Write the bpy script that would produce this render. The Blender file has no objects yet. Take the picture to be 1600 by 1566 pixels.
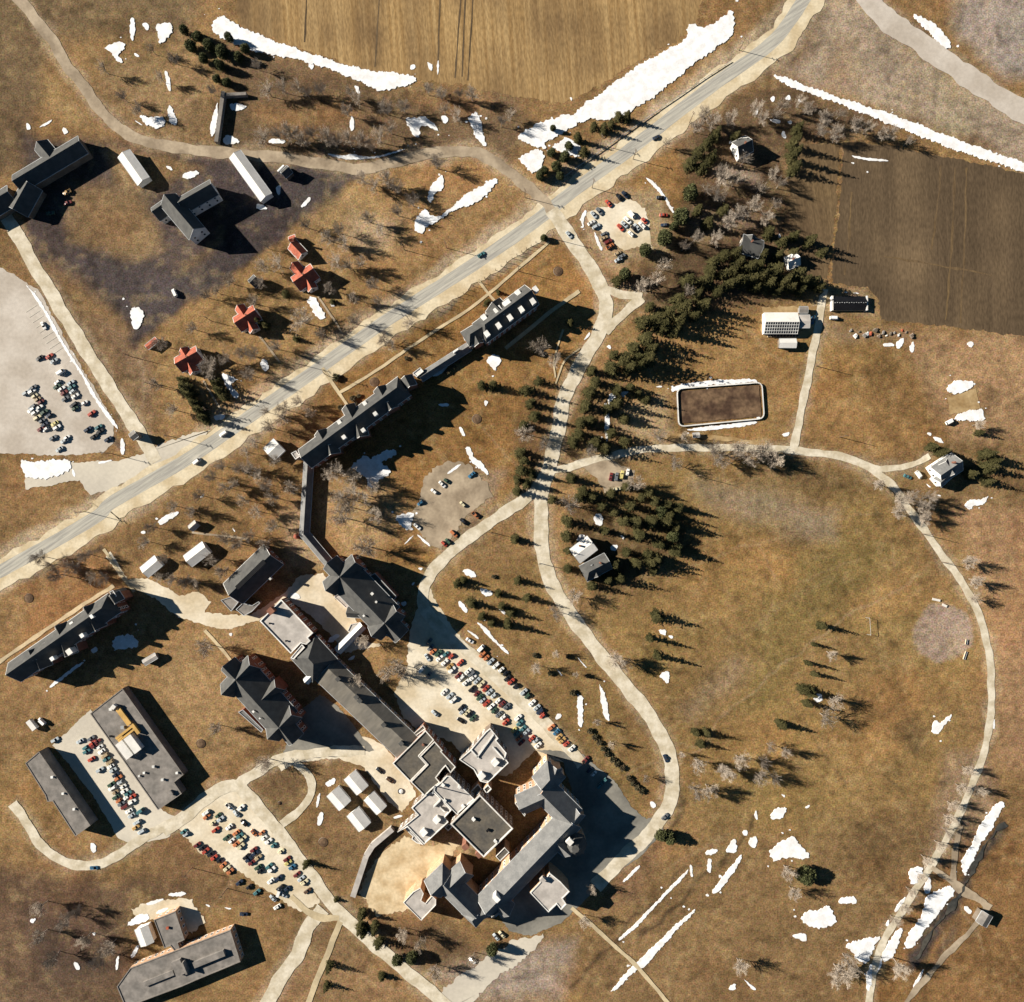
import bpy, bmesh, math, random
import numpy as np
from mathutils import Vector, Matrix

# ------------------------------------------------------------------ camera, light, exposure
sc = bpy.context.scene
S = 0.38          # metres per photograph pixel on the ground
H = 385.0         # flying height of the survey aeroplane
cd = bpy.data.cameras.new("camera")
cam = bpy.data.objects.new("camera", cd)
sc.collection.objects.link(cam)
cam.location = (0, 0, H)
cam.rotation_euler = (0, 0, 0)
cd.sensor_width = 36.0
cd.lens = 36.0 * H / (1600 * S)
cd.clip_start = 1.0
cd.clip_end = 9000
sc.camera = cam

SUN_EL = math.radians(23.0)
SUN_DIR = Vector((0.968, -0.25, 0)).normalized()      # the way the light travels over the ground
w = bpy.data.worlds.new("World")
sc.world = w
w.use_nodes = True
nt = w.node_tree
sky = nt.nodes.new("ShaderNodeTexSky")
sky.sky_type = 'NISHITA'
sky.sun_disc = False
sky.sun_elevation = SUN_EL
sky.sun_rotation = math.atan2(-SUN_DIR.x, -SUN_DIR.y)
sky.air_density = 0.34
sky.altitude = 2500
sky.ozone_density = 1.5
sky.dust_density = 0.4
tint = nt.nodes.new("ShaderNodeVectorMath"); tint.operation = 'MULTIPLY'      # sky light tinted a greener blue to turn shaded snow teal
tint.inputs[1].default_value = (.66, 1.04, .98)
nt.links.new(sky.outputs[0], tint.inputs[0])
nt.links.new(tint.outputs[0], nt.nodes["Background"].inputs[0])
nt.nodes["Background"].inputs[1].default_value = 0.05
ld = bpy.data.lights.new("sun", 'SUN')
ld.energy = 5.0
ld.angle = math.radians(0.5)
ld.color = (1.0, 0.93, 0.82)
sun = bpy.data.objects.new("sun", ld)
sc.collection.objects.link(sun)
d3 = Vector((SUN_DIR.x * math.cos(SUN_EL), SUN_DIR.y * math.cos(SUN_EL), -math.sin(SUN_EL)))
sun.rotation_euler = d3.to_track_quat('-Z', 'Y').to_euler()
sun.location = (-300, 80, 200)
sc.view_settings.view_transform = 'Standard'
sc.view_settings.look = 'None'
sc.view_settings.exposure = 1.2
sc.view_settings.gamma = 1.0
sc.cycles.max_bounces = 4
sc.cycles.diffuse_bounces = 2
sc.cycles.glossy_bounces = 2

# ------------------------------------------------------------------ helpers
C = sc.collection
R = random.Random(7)
def P(x, y, z=0.0):
    """photograph pixel of a point z metres up -> world"""
    k = S * (H - z) / H
    return Vector(((x - 800) * k, (783 - y) * k, z))
def crop(ox, oy, k):
    return lambda pts: [(ox + p[0] / k,) + (oy + p[1] / k,) + tuple(p[2:]) for p in pts]
K4 = 3.915
A0, B0, C0, D0 = [crop(x, 0, K4) for x in (0, 400, 800, 1200)]
A1, B1, C1, D1 = [crop(x, 400, K4) for x in (0, 400, 800, 1200)]
A2, B2, C2, D2 = [crop(x, 800, K4) for x in (0, 400, 800, 1200)]
A3, B3, C3, D3 = [crop(x, 1166, K4) for x in (0, 400, 800, 1200)]
def lin(c):
    c = c / 255.0
    return c / 12.92 if c <= 0.04045 else ((c + 0.055) / 1.055) ** 2.4
EXPO = (1.24, 1.17, 1.10)
def alb(r, g, b):
    """colour of a sunlit level surface in the photograph -> base colour"""
    return (min(lin(r) / EXPO[0], .9), min(lin(g) / EXPO[1], .9), min(lin(b) / EXPO[2], .9))
def link(o, parent=None):
    C.objects.link(o)
    if parent is not None: o.parent = parent
    return o
def mesh_obj(name, verts, faces, mats, parent=None, mi=None, smooth=False):
    me = bpy.data.meshes.new(name)
    me.from_pydata([tuple(v) for v in verts], [], faces)
    for m in (mats if isinstance(mats, (list, tuple)) else [mats]): me.materials.append(m)
    if mi is not None: me.polygons.foreach_set("material_index", mi)
    if smooth: me.polygons.foreach_set("use_smooth", [True] * len(me.polygons))
    me.update()
    return link(bpy.data.objects.new(name, me), parent)
def thing(name, label, cat, loc=(0, 0, 0), rz=0.0, group=None):
    o = bpy.data.objects.new(name, None)
    o.empty_display_size = 0.5
    o.location = loc; o.rotation_euler = (0, 0, rz)
    link(o)
    tag(o, label, cat, group)
    return o
def tag(o, label, cat, group=None):
    o['label'] = label; o['category'] = cat
    if group: o['group'] = group
    return o
def structure(o):
    o['kind'] = 'structure'; return o
def copy_tree(o, parent=None):
    c = o.copy(); C.objects.link(c)
    if parent is not None: c.parent = parent
    for ch in o.children: copy_tree(ch, c)
    return c
ORD = "first second third fourth fifth sixth seventh eighth ninth tenth eleventh twelfth thirteenth fourteenth fifteenth sixteenth seventeenth eighteenth nineteenth twentieth".split()
TENS = {2: "twenty", 3: "thirty", 4: "forty", 5: "fifty"}
def nth(i):
    if i < 20: return ORD[i]
    t, u = divmod(i + 1, 10)
    return {2: "twentieth", 3: "thirtieth", 4: "fortieth", 5: "fiftieth"}[t] if u == 0 else TENS[t] + "-" + ORD[u - 1]

# ------------------------------------------------------------------ materials
def nodes(name):
    m = bpy.data.materials.new(name); m.use_nodes = True
    n = m.node_tree; b = n.nodes["Principled BSDF"]
    return m, n, b
def mat(name, rgb, var=0.2, scale=0.6, rough=0.9, rgb2=None, spec=0.15, scale2=None, stretch=None):
    """base colour broken up by two sizes of noise"""
    m, n, b = nodes(name)
    geo = n.nodes.new("ShaderNodeNewGeometry")
    pos = geo.outputs["Position"]
    if stretch:
        mp = n.nodes.new("ShaderNodeMapping")
        mp.inputs["Rotation"].default_value[2] = stretch[0]
        m2_ = n.nodes.new("ShaderNodeMapping"); m2_.inputs["Scale"].default_value = (stretch[1], 1, 1)
        n.links.new(pos, mp.inputs[0]); n.links.new(mp.outputs[0], m2_.inputs[0]); pos = m2_.outputs[0]
    n1 = n.nodes.new("ShaderNodeTexNoise"); n1.inputs["Scale"].default_value = scale; n1.inputs["Detail"].default_value = 5
    n2 = n.nodes.new("ShaderNodeTexNoise"); n2.inputs["Scale"].default_value = scale2 or scale * 0.13; n2.inputs["Detail"].default_value = 3
    n.links.new(pos, n1.inputs["Vector"]); n.links.new(pos, n2.inputs["Vector"])
    mix = n.nodes.new("ShaderNodeMix"); mix.data_type = 'RGBA'
    c2 = rgb2 or tuple(min(1, c * 0.72) for c in rgb)
    mix.inputs[6].default_value = (*rgb, 1); mix.inputs[7].default_value = (*c2, 1)
    cr = n.nodes.new("ShaderNodeMapRange"); cr.inputs[1].default_value = .38; cr.inputs[2].default_value = .62
    n.links.new(n2.outputs[0], cr.inputs[0]); n.links.new(cr.outputs[0], mix.inputs[0])
    mr = n.nodes.new("ShaderNodeMapRange")
    mr.inputs[1].default_value = .25; mr.inputs[2].default_value = .75
    mr.inputs[3].default_value = 1 - var; mr.inputs[4].default_value = 1 + var
    n.links.new(n1.outputs[0], mr.inputs[0])
    mul = n.nodes.new("ShaderNodeVectorMath"); mul.operation = 'SCALE'
    n.links.new(mix.outputs[2], mul.inputs[0]); n.links.new(mr.outputs[0], mul.inputs["Scale"])
    n.links.new(mul.outputs[0], b.inputs["Base Color"])
    b.inputs["Roughness"].default_value = rough
    b.inputs["Specular IOR Level"].default_value = spec
    return m
M = {}
M['snow'] = mat("snow", (.80, .81, .82), .08, .9, .7, (.68, .67, .66), scale2=.22)
M['asphalt'] = mat("asphalt", alb(196, 186, 168), .12, 1.2, .95, alb(166, 158, 146), stretch=(math.radians(-34), .06), scale2=.8, spec=.0)
M['shoulder'] = mat("gravel shoulder", alb(226, 206, 172), .14, .7, .95, alb(204, 180, 142))
M['drive'] = mat("pale worn drive", alb(226, 210, 184), .12, .7, .95, alb(198, 180, 150), scale2=.16)
M['lane'] = mat("farm lane gravel", alb(186, 164, 136), .14, .6, .95, alb(150, 130, 106))
M['gravel'] = mat("car park gravel", alb(234, 217, 190), .12, .6, .95, alb(208, 186, 152), scale2=.05)
M['gravelgrey'] = mat("grey car park", alb(218, 203, 180), .08, .5, .95, alb(200, 186, 166), scale2=.03)
M['lotgrey'] = mat("worn grey car park", alb(206, 191, 174), .1, .5, .95, alb(186, 170, 152), scale2=.05)
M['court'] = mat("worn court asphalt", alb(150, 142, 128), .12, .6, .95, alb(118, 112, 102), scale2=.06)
M['dirt'] = mat("trodden dirt", alb(186, 156, 112), .18, .6, .95, alb(150, 118, 76), scale2=.1)
M['sand'] = mat("pale trodden sand", alb(224, 198, 158), .16, .6, .95, alb(198, 168, 126), scale2=.12)
M['path'] = mat("concrete path", alb(214, 190, 150), .1, .8, .95)
M['line'] = mat("road paint", alb(214, 206, 186), .2, 2, .8)
M['water'] = mat("dark creek water", (.042, .042, .038), .4, .4, .3, (.075, .068, .055), spec=.4)
M['shingle'] = mat("dark roof shingles", (.088, .086, .080), .16, 1.2, .9, (.066, .065, .062), scale2=.3)
M['slate'] = mat("grey roof slates", (.175, .172, .165), .14, 1.2, .85, (.135, .134, .130), scale2=.25)
M['flatdark'] = mat("tarred flat roof", (.085, .078, .068), .22, .7, .95, (.125, .108, .085), scale2=.16)
M['flatgrey'] = mat("gravelled flat roof", (.235, .212, .19), .2, .5, .95, (.155, .142, .128), scale2=.16)
M['flatlight'] = mat("light gravelled flat roof", (.47, .43, .39), .1, .5, .95, (.35, .32, .29), scale2=.2)
M['brownroof'] = mat("weathered felt roof", (.165, .148, .122), .18, .5, .95, (.115, .105, .09), scale2=.2, stretch=(math.radians(-45), .2))
M['dullwall'] = mat("dull brown brick", (.20, .155, .12), .2, 2, .95)
M['parapet'] = mat("painted parapet", (.72, .69, .63), .08, 1, .8)
M['white'] = mat("white paint", (.80, .78, .73), .06, 1, .7)
M['offwhite'] = mat("chalky white roof", (.70, .67, .62), .08, .7, .8, (.6, .58, .54))
M['brick'] = mat("red brick", (.25, .115, .075), .2, 3, .95, (.20, .09, .06))
M['palebrick'] = mat("pale sandstone and brick", (.50, .34, .22), .25, 2, .95, (.42, .25, .15), scale2=.9)
M['block'] = mat("grey block wall", (.24, .215, .19), .12, 1.5, .95)
M['plank'] = mat("weathered planks", (.16, .13, .10), .2, 1.5, .95)
M['glass'] = mat("window glass", (.02, .024, .03), .1, 1, .12, spec=.5)
M['redroof'] = mat("red painted roof", (.40, .12, .07), .22, 1.2, .9, (.28, .085, .055), scale2=.4)
M['metal'] = mat("galvanised metal", (.45, .46, .46), .1, 1, .45, spec=.4)
M['yellow'] = mat("yellow insulated duct", (.62, .38, .12), .12, 1, .8)
M['rust'] = mat("rusty red metal", (.42, .11, .06), .15, 1, .8)
M['timber'] = mat("pale timber", (.52, .40, .26), .2, 1.5, .9)
M['pole'] = mat("creosoted pole", (.17, .12, .085), .2, 2, .9)
M['soil'] = mat("dark soil", (.062, .036, .023), .4, .5, .95, (.15, .095, .055), scale2=.12)
M['bark'] = mat("bark", (.17, .135, .105), .2, 2, .95)
M['limb'] = mat("pale limbs", (.30, .25, .205), .25, 1, .95)
M['twig'] = mat("bare twigs", (.40, .335, .265), .28, .5, .95, (.27, .225, .18), scale2=.05)
M['needles'] = mat("spruce needles", (.049, .046, .019), .45, .5, .95, (.080, .071, .030), scale2=.14, spec=.03)
M['cedar'] = mat("cedar foliage", (.085, .088, .036), .35, .7, .9, (.060, .066, .026), scale2=.2)
M['shrub'] = mat("shrub twigs", (.11, .085, .05), .3, .8, .95, (.07, .065, .035), scale2=.3)
M['tyre'] = mat("tyre rubber", (.02, .02, .02), .1, 2, .9)
M['blacktop'] = mat("roof lantern glass", (.012, .012, .013), .2, .5, .35, spec=.3)
m, n, b = nodes("car paint")
oi = n.nodes.new("ShaderNodeObjectInfo")
n.links.new(oi.outputs["Color"], b.inputs["Base Color"])
b.inputs["Roughness"].default_value = .38; b.inputs["Specular IOR Level"].default_value = .4
M['car'] = m

def rows_mat(name, c1, c2, period, angle, c3, mix_amt=.45):
    """field crossed by rows"""
    m, n, b = nodes(name)
    geo = n.nodes.new("ShaderNodeNewGeometry")
    mp = n.nodes.new("ShaderNodeMapping"); mp.inputs["Rotation"].default_value[2] = angle
    n.links.new(geo.outputs["Position"], mp.inputs[0])
    def noise(src, sx, sy, det=4):
        q = n.nodes.new("ShaderNodeMapping"); q.inputs["Scale"].default_value = (sx, sy, 1)
        n.links.new(src, q.inputs[0])
        t = n.nodes.new("ShaderNodeTexNoise"); t.inputs["Scale"].default_value = 1; t.inputs["Detail"].default_value = det
        n.links.new(q.outputs[0], t.inputs["Vector"])
        r = n.nodes.new("ShaderNodeMapRange"); r.inputs[1].default_value = .35; r.inputs[2].default_value = .65
        n.links.new(t.outputs[0], r.inputs[0]); return r.outputs[0]
    a = noise(mp.outputs[0], 1 / period, .012, 3)
    bb = noise(mp.outputs[0], .02, .02, 5)
    cc = noise(mp.outputs[0], 1.1, .3, 4)
    dd = noise(mp.outputs[0], .05, .004, 2)
    m1 = n.nodes.new("ShaderNodeMix"); m1.data_type = 'RGBA'
    m1.inputs[6].default_value = (*c1, 1); m1.inputs[7].default_value = (*c2, 1); n.links.new(a, m1.inputs[0])
    m2 = n.nodes.new("ShaderNodeMix"); m2.data_type = 'RGBA'
    m2.inputs[7].default_value = (*c3, 1); n.links.new(m1.outputs[2], m2.inputs[6])
    mu = n.nodes.new("ShaderNodeMath"); mu.operation = 'MULTIPLY'; mu.inputs[1].default_value = mix_amt * 2
    ad = n.nodes.new("ShaderNodeMath"); ad.operation = 'MULTIPLY'
    n.links.new(bb, ad.inputs[0]); n.links.new(dd, ad.inputs[1])
    n.links.new(ad.outputs[0], mu.inputs[0]); n.links.new(mu.outputs[0], m2.inputs[0])
    r = n.nodes.new("ShaderNodeMapRange"); r.inputs[3].default_value = .78; r.inputs[4].default_value = 1.22
    n.links.new(cc, r.inputs[0])
    v = n.nodes.new("ShaderNodeVectorMath"); v.operation = 'SCALE'
    n.links.new(m2.outputs[2], v.inputs[0]); n.links.new(r.outputs[0], v.inputs["Scale"])
    n.links.new(v.outputs[0], b.inputs["Base Color"])
    b.inputs["Roughness"].default_value = .95; b.inputs["Specular IOR Level"].default_value = .1
    return m
M['stubble'] = rows_mat("stubble rows", alb(182, 148, 100), alb(152, 118, 74), 2.2, math.radians(-4), alb(118, 92, 62), .75)
M['plough'] = rows_mat("ploughed rows", alb(96, 78, 58), alb(84, 68, 50), 3.4, math.radians(-2), alb(120, 98, 72), .6)
M['strip'] = rows_mat("old furrows", alb(114, 92, 66), alb(96, 76, 54), 3.0, math.radians(-8), alb(130, 104, 66), .5)

# ------------------------------------------------------------------ ground sheet
rng = np.random.default_rng(3)
def axis():
    fine = np.arange(-330, 330.5, 1.0)
    out = np.array([340, 360, 400, 480, 640, 900, 1400, 2400, 4000.])
    return np.concatenate([-out[::-1], fine, out])
GX, GY = axis(), axis()
XX, YY = np.meshgrid(GX, GY)
def vnoise(scale, octaves=1, seed=0):
    r = np.random.default_rng(seed)
    tot = np.zeros_like(XX); amp = 1; norm = 0
    for o in range(octaves):
        s = scale / 2 ** o
        n_ = int(8200 / s) + 4
        n_ = min(n_, 1400)
        t = r.random((n_, n_))
        fx = ((XX + 4100) / s) % (n_ - 2); fy = ((YY + 4100) / s) % (n_ - 2)
        ix = fx.astype(int); iy = fy.astype(int); fx -= ix; fy -= iy
        fx = fx * fx * (3 - 2 * fx); fy = fy * fy * (3 - 2 * fy)
        v = (t[iy, ix] * (1 - fx) + t[iy, ix + 1] * fx) * (1 - fy) + (t[iy + 1, ix] * (1 - fx) + t[iy + 1, ix + 1] * fx) * fy
        tot += v * amp; norm += amp; amp *= .55
    return tot / norm
WX = XX + (vnoise(14, 3, 11) - .5) * 9
WY = YY + (vnoise(14, 3, 12) - .5) * 9
col = np.zeros(XX.shape + (3,))
col[:] = alb(152, 117, 71)
def sdf(poly, X, Y):
    d = np.full(X.shape, 1e9); inside = np.zeros(X.shape, bool)
    n_ = len(poly)
    for i in range(n_):
        ax, ay = poly[i]; bx, by = poly[(i + 1) % n_]
        ex, ey = bx - ax, by - ay
        t = np.clip(((X - ax) * ex + (Y - ay) * ey) / (ex * ex + ey * ey + 1e-9), 0, 1)
        d = np.minimum(d, (X - ax - t * ex) ** 2 + (Y - ay - t * ey) ** 2)
        c = ((ay > Y) != (by > Y)) & (X < (bx - ax) * (Y - ay) / ((by - ay) if by != ay else 1e-9) + ax)
        inside ^= c
    d = np.sqrt(d); d[inside] *= -1
    return d
def paint(rgb, soft, pts, k=1.0):
    poly = [tuple(P(*p[:2])[:2]) for p in pts]
    xs = [p[0] for p in poly]; ys = [p[1] for p in poly]
    pad = soft + 12
    i0, i1 = np.searchsorted(GX, [min(xs) - pad, max(xs) + pad]); j0, j1 = np.searchsorted(GY, [min(ys) - pad, max(ys) + pad])
    sl = (slice(j0, j1), slice(i0, i1))
    d = sdf(poly, WX[sl], WY[sl])
    a = np.clip(.5 - d / (2 * soft), 0, 1); a = a * a * (3 - 2 * a) * k
    col[sl] = col[sl] * (1 - a[..., None]) + np.array(alb(*rgb)) * a[..., None]
def stroke(rgb, width, pts, k=1.0, soft=2.0):
    for (x0, y0), (x1, y1) in zip(pts, pts[1:]):
        dx, dy = x1 - x0, y1 - y0; L = math.hypot(dx, dy) + 1e-6
        nx, ny = -dy / L * width / 2, dx / L * width / 2
        paint(rgb, soft, [(x0 + nx, y0 + ny), (x1 + nx, y1 + ny), (x1 - nx, y1 - ny), (x0 - nx, y0 - ny)], k)
PAINT = [
 ((112, 92, 62), 8, [(-60, -60), (330, -60), (290, 60), (190, 60), (130, 60), (80, 60), (45, 250), (-60, 300)], .8),
 ((150, 120, 78), 9, [(150, 90), (300, 60), (330, 110), (320, 230), (230, 215), (180, 180)], .8),
 ((170, 135, 85), 6, [(70, 130), (150, 190), (160, 215), (110, 205), (70, 170)], .7),
 ((112, 90, 62), 8, [(330, 60), (400, 75), (520, 105), (600, 140), (800, 140), (830, 200), (800, 265), (740, 245), (640, 235), (520, 255), (330, 235), (345, 130)], .85),
 ((152, 112, 66), 7, [(400, 170), (520, 160), (560, 185), (480, 205), (400, 190)], .7),
 ((158, 112, 66), 7, [(640, 150), (760, 150), (780, 170), (700, 180)], .5),
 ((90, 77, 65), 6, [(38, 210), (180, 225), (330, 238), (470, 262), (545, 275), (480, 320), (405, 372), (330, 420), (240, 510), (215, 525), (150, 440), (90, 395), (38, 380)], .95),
 ((148, 118, 76), 6, [(120, 285), (215, 290), (245, 345), (250, 400), (190, 405), (105, 380)], .95),
 ((155, 122, 76), 5, [(160, 235), (250, 240), (315, 270), (250, 290), (185, 285)], .9),
 ((148, 114, 68), 5, [(235, 430), (330, 390), (400, 330), (420, 345), (330, 440)], .6),
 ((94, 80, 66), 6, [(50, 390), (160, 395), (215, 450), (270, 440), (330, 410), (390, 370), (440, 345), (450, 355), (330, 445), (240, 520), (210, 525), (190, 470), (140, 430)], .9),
 ((150, 122, 86), 5, [(60, 400), (120, 480), (190, 600), (240, 690), (200, 660), (120, 540)], .7),
 ((150, 120, 88), 7, [(130, 480), (215, 530), (250, 600), (235, 660), (190, 590)], .6),
 ((186, 160, 122), 6, [(548, 335), (622, 350), (600, 392), (560, 395), (540, 372)], .9),
 ((168, 136, 88), 9, [(420, 300), (560, 290), (650, 330), (640, 400), (540, 420), (470, 360)], .55),
 ((166, 130, 78), 8, [(240, 540), (320, 470), (420, 400), (560, 420), (640, 420), (400, 620), (330, 670), (250, 640)], .5),
 ((156, 114, 62), 8, [(500, 610), (860, 375), (930, 440), (930, 560), (850, 620), (830, 760), (660, 900), (560, 860), (490, 800), (520, 700)], .8),
 ((182, 148, 98), 7, [(500, 760), (590, 740), (640, 800), (600, 860), (540, 860), (495, 800)], .7),
 ((168, 142, 104), 5, [(650, 790), (720, 730), (790, 740), (770, 790), (700, 860), (660, 850)], .8),
 ((140, 108, 64), 8, [(400, 700), (470, 730), (470, 840), (380, 850), (200, 850), (260, 780)], .6),
 ((176, 146, 104), 6, [(440, 800), (475, 790), (500, 880), (450, 880)], .8),
 ((152, 112, 64), 8, [(880, 330), (1060, 210), (1100, 250), (1060, 330), (1030, 400), (960, 430)], .8),
 ((98, 78, 54), 8, [(1060, 215), (1120, 170), (1220, 125), (1330, 165), (1400, 205), (1310, 222), (1235, 222), (1238, 300), (1290, 430), (1250, 470), (1100, 500), (1000, 490), (950, 440), (1040, 390), (1070, 330)], .85),
 ((190, 166, 132), 6, [(1120, 262), (1180, 268), (1180, 280), (1120, 275)], .7),
 ((170, 145, 112), 8, [(1090, 330), (1170, 330), (1170, 350), (1080, 360)], .5),
 ((180, 156, 120), 7, [(1235, 40), (1290, -40), (1400, 20), (1480, 90), (1620, 190), (1640, 280), (1480, 205), (1330, 150), (1215, 110)], .95),
 ((118, 92, 62), 6, [(1255, 40), (1290, 20), (1260, 90), (1235, 110), (1220, 95)], .8),
 ((150, 122, 86), 8, [(1290, 60), (1340, 60), (1330, 130), (1290, 130)], .6),
 ((130, 100, 66), 5, [(1500, 215), (1530, 205), (1560, 235), (1530, 235)], .8),
 ((120, 100, 74), 4, [(1360, 32), (1400, 20), (1560, 130), (1560, 165), (1510, 130), (1440, 85)], .8),
 ((172, 156, 130), 8, [(1470, -60), (1700, -60), (1700, 130), (1570, 120), (1500, 60)], .9),
 ((152, 116, 66), 9, [(1080, 480), (1200, 480), (1280, 520), (1260, 640), (1240, 690), (1000, 690), (930, 620), (1000, 560)], .7),
 ((190, 160, 112), 5, [(955, 645), (1045, 620), (1050, 680), (1000, 690), (960, 670)], .85),
 ((160, 121, 70), 7, [(1275, 528), (1420, 535), (1440, 600), (1480, 690), (1400, 720), (1255, 690)], .9),
 ((176, 138, 92), 7, [(1420, 530), (1700, 500), (1700, 690), (1490, 700), (1440, 600)], .85),
 ((150, 115, 70), 4, [(1478, 618), (1525, 605), (1535, 640), (1482, 645)], .9),
 ((132, 104, 64), 8, [(1380, 730), (1480, 690), (1700, 690), (1700, 800), (1500, 800), (1420, 780)], .7),
 ((172, 132, 88), 7, [(1490, 790), (1700, 790), (1700, 1240), (1560, 1200), (1555, 1060), (1530, 930)], .85),
 ((154, 121, 70), 14, [(960, 760), (1090, 730), (1330, 735), (1400, 800), (1490, 930), (1520, 1050), (1500, 1200), (1420, 1350), (1330, 1520), (1060, 1520), (1070, 1250), (1010, 1090), (920, 970), (1000, 900)], .9),
 ((132, 112, 60), 12, [(1230, 880), (1320, 840), (1400, 860), (1350, 930), (1250, 1000), (1150, 1010)], .6),
 ((132, 116, 62), 12, [(1190, 1000), (1240, 1020), (1230, 1120), (1160, 1100)], .5),
 ((134, 116, 62), 10, [(1330, 960), (1430, 960), (1420, 990), (1340, 990)], .5),
 ((174, 132, 76), 12, [(1080, 850), (1200, 830), (1240, 900), (1120, 960), (1060, 930)], .6),
 ((174, 130, 74), 12, [(1330, 930), (1420, 900), (1440, 960), (1340, 975)], .5),
 ((166, 124, 72), 12, [(1300, 1080), (1440, 1040), (1480, 1100), (1370, 1150)], .5),
 ((160, 138, 104), 8, [(1080, 752), (1180, 760), (1310, 800), (1310, 840), (1240, 840), (1110, 790)], .75),
 ((156, 132, 100), 9, [(1060, 1110), (1150, 1030), (1170, 1045), (1080, 1125)], .6),
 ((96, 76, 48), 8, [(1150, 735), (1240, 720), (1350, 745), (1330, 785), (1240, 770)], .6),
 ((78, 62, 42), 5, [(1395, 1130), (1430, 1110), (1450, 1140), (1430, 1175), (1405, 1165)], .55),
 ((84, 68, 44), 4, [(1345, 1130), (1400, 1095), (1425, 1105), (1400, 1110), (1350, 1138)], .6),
 ((136, 106, 66), 12, [(900, 1480), (1080, 1330), (1250, 1290), (1430, 1260), (1480, 1290), (1330, 1560), (1250, 1700), (900, 1700)], .85),
 ((150, 116, 72), 10, [(1060, 1220), (1180, 1260), (1180, 1320), (1080, 1400), (1050, 1320)], .6),
 ((142, 104, 60), 6, [(1420, 1360), (1560, 1280), (1640, 1300), (1640, 1700), (1300, 1700), (1380, 1480)], .8),
 ((164, 136, 104), 6, [(1480, 1180), (1540, 1180), (1560, 1260), (1500, 1340), (1440, 1370)], .5),
 ((164, 130, 82), 9, [(250, 1020), (330, 970), (420, 975), (350, 1040), (410, 1150), (330, 1210), (230, 1080)], .85),
 ((160, 122, 76), 7, [(60, 1070), (150, 1090), (200, 1060), (240, 1080), (140, 1110), (60, 1150)], .7),
 ((150, 106, 62), 7, [(40, 880), (160, 870), (190, 920), (90, 980), (38, 1010)], .7),
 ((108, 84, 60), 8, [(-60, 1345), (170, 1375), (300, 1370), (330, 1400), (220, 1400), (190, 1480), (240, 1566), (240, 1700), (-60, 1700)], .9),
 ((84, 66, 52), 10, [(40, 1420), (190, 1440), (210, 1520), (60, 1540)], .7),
 ((140, 106, 68), 6, [(215, 1330), (290, 1290), (330, 1340), (440, 1420), (330, 1400), (230, 1380)], .7),
 ((150, 113, 68), 5, [(60, 1230), (120, 1330), (170, 1320), (180, 1345), (110, 1345), (60, 1300)], .8),
 ((196, 162, 112), 6, [(560, 1390), (590, 1340), (640, 1310), (680, 1320), (740, 1300), (740, 1330), (690, 1350), (640, 1420), (570, 1420)], .95),
 ((164, 124, 76), 6, [(560, 1425), (640, 1430), (720, 1470), (740, 1480), (620, 1500), (565, 1460)], .8),
 ((150, 118, 78), 6, [(450, 1480), (480, 1450), (530, 1450), (560, 1480), (640, 1566), (430, 1566)], .7),
 ((128, 102, 68), 6, [(410, 1170), (470, 1190), (490, 1240), (440, 1285), (400, 1230)], .6),
 ((132, 104, 66), 6, [(500, 1180), (590, 1180), (625, 1260), (600, 1330), (560, 1380), (500, 1350), (455, 1300), (490, 1240)], .8),
 ((138, 108, 62), 8, [(680, 930), (830, 860), (870, 960), (960, 1070), (1040, 1200), (1000, 1300), (940, 1190), (800, 1040), (700, 960)], .8),
 ((104, 84, 52), 4, [(740, 985), (800, 1030), (890, 1130), (985, 1240), (975, 1245), (870, 1130), (740, 1000)], .6),
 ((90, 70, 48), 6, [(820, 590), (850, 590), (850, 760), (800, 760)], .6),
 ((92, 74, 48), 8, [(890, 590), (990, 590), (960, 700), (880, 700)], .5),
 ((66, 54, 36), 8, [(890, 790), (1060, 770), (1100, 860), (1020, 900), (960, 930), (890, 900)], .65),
 ((90, 74, 54), 6, [(580, 1440), (700, 1440), (760, 1500), (640, 1520)], .6),
 ((176, 160, 136), 8, [(680, 1520), (790, 1490), (900, 1470), (870, 1560), (720, 1566)], .6),
 ((134, 102, 70), 5, [(950, 1360), (1040, 1310), (1000, 1400), (930, 1440)], .6),
 ((166, 140, 112), 1.5, [(1472 + 46 * math.cos(a / 16 * 6.283), 988 + 46 * math.sin(a / 16 * 6.283)) for a in range(16)], .9),
 ((88, 70, 52), 4, [(1505, 270), (1535, 275), (1520, 500), (1490, 500)], .6),
 ((176, 146, 104), 4, [(1285, 462), (1300, 450), (1362, 455), (1368, 490), (1290, 492)], .9),
 ((150, 122, 88), 5, [(1290, 505), (1420, 520), (1420, 535), (1290, 525)], .7),
]
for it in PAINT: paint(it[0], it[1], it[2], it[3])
# ditches, two with their shade painted in, and trodden tracks
stroke((78, 66, 50), 8, [(682, 488), (740, 448), (800, 404), (858, 366)], .85, 1.2)  # ditch below the highway, its shadows painted into the soil colour
stroke((74, 64, 50), 7, [(866, 284), (930, 240), (1000, 190), (1070, 147), (1140, 98)], .85, 1.2)  # ditch shadow along the guard rail, painted dark on flat ground
stroke((86, 74, 60), 7, [(40, 905), (100, 880), (160, 858)], .7, 1.5)
stroke((60, 48, 34), 6, [(1000, 1463), (1060, 1410), (1100, 1370), (1150, 1330), (1180, 1270)], .7, 1.4)
stroke((64, 50, 36), 6, [(890, 1540), (965, 1470), (1020, 1410), (1075, 1355)], .6, 1.4)
stroke((88, 76, 60), 7, [(140, 430), (160, 440), (190, 480), (212, 515)], .8, 1.5)
stroke((86, 70, 46), 8, [(1040, 1190), (1066, 1240), (1062, 1270), (1040, 1305)], .7, 1.5)
stroke((70, 60, 50), 14, [(420, 330), (470, 305), (545, 268)], .6, 3)
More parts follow.
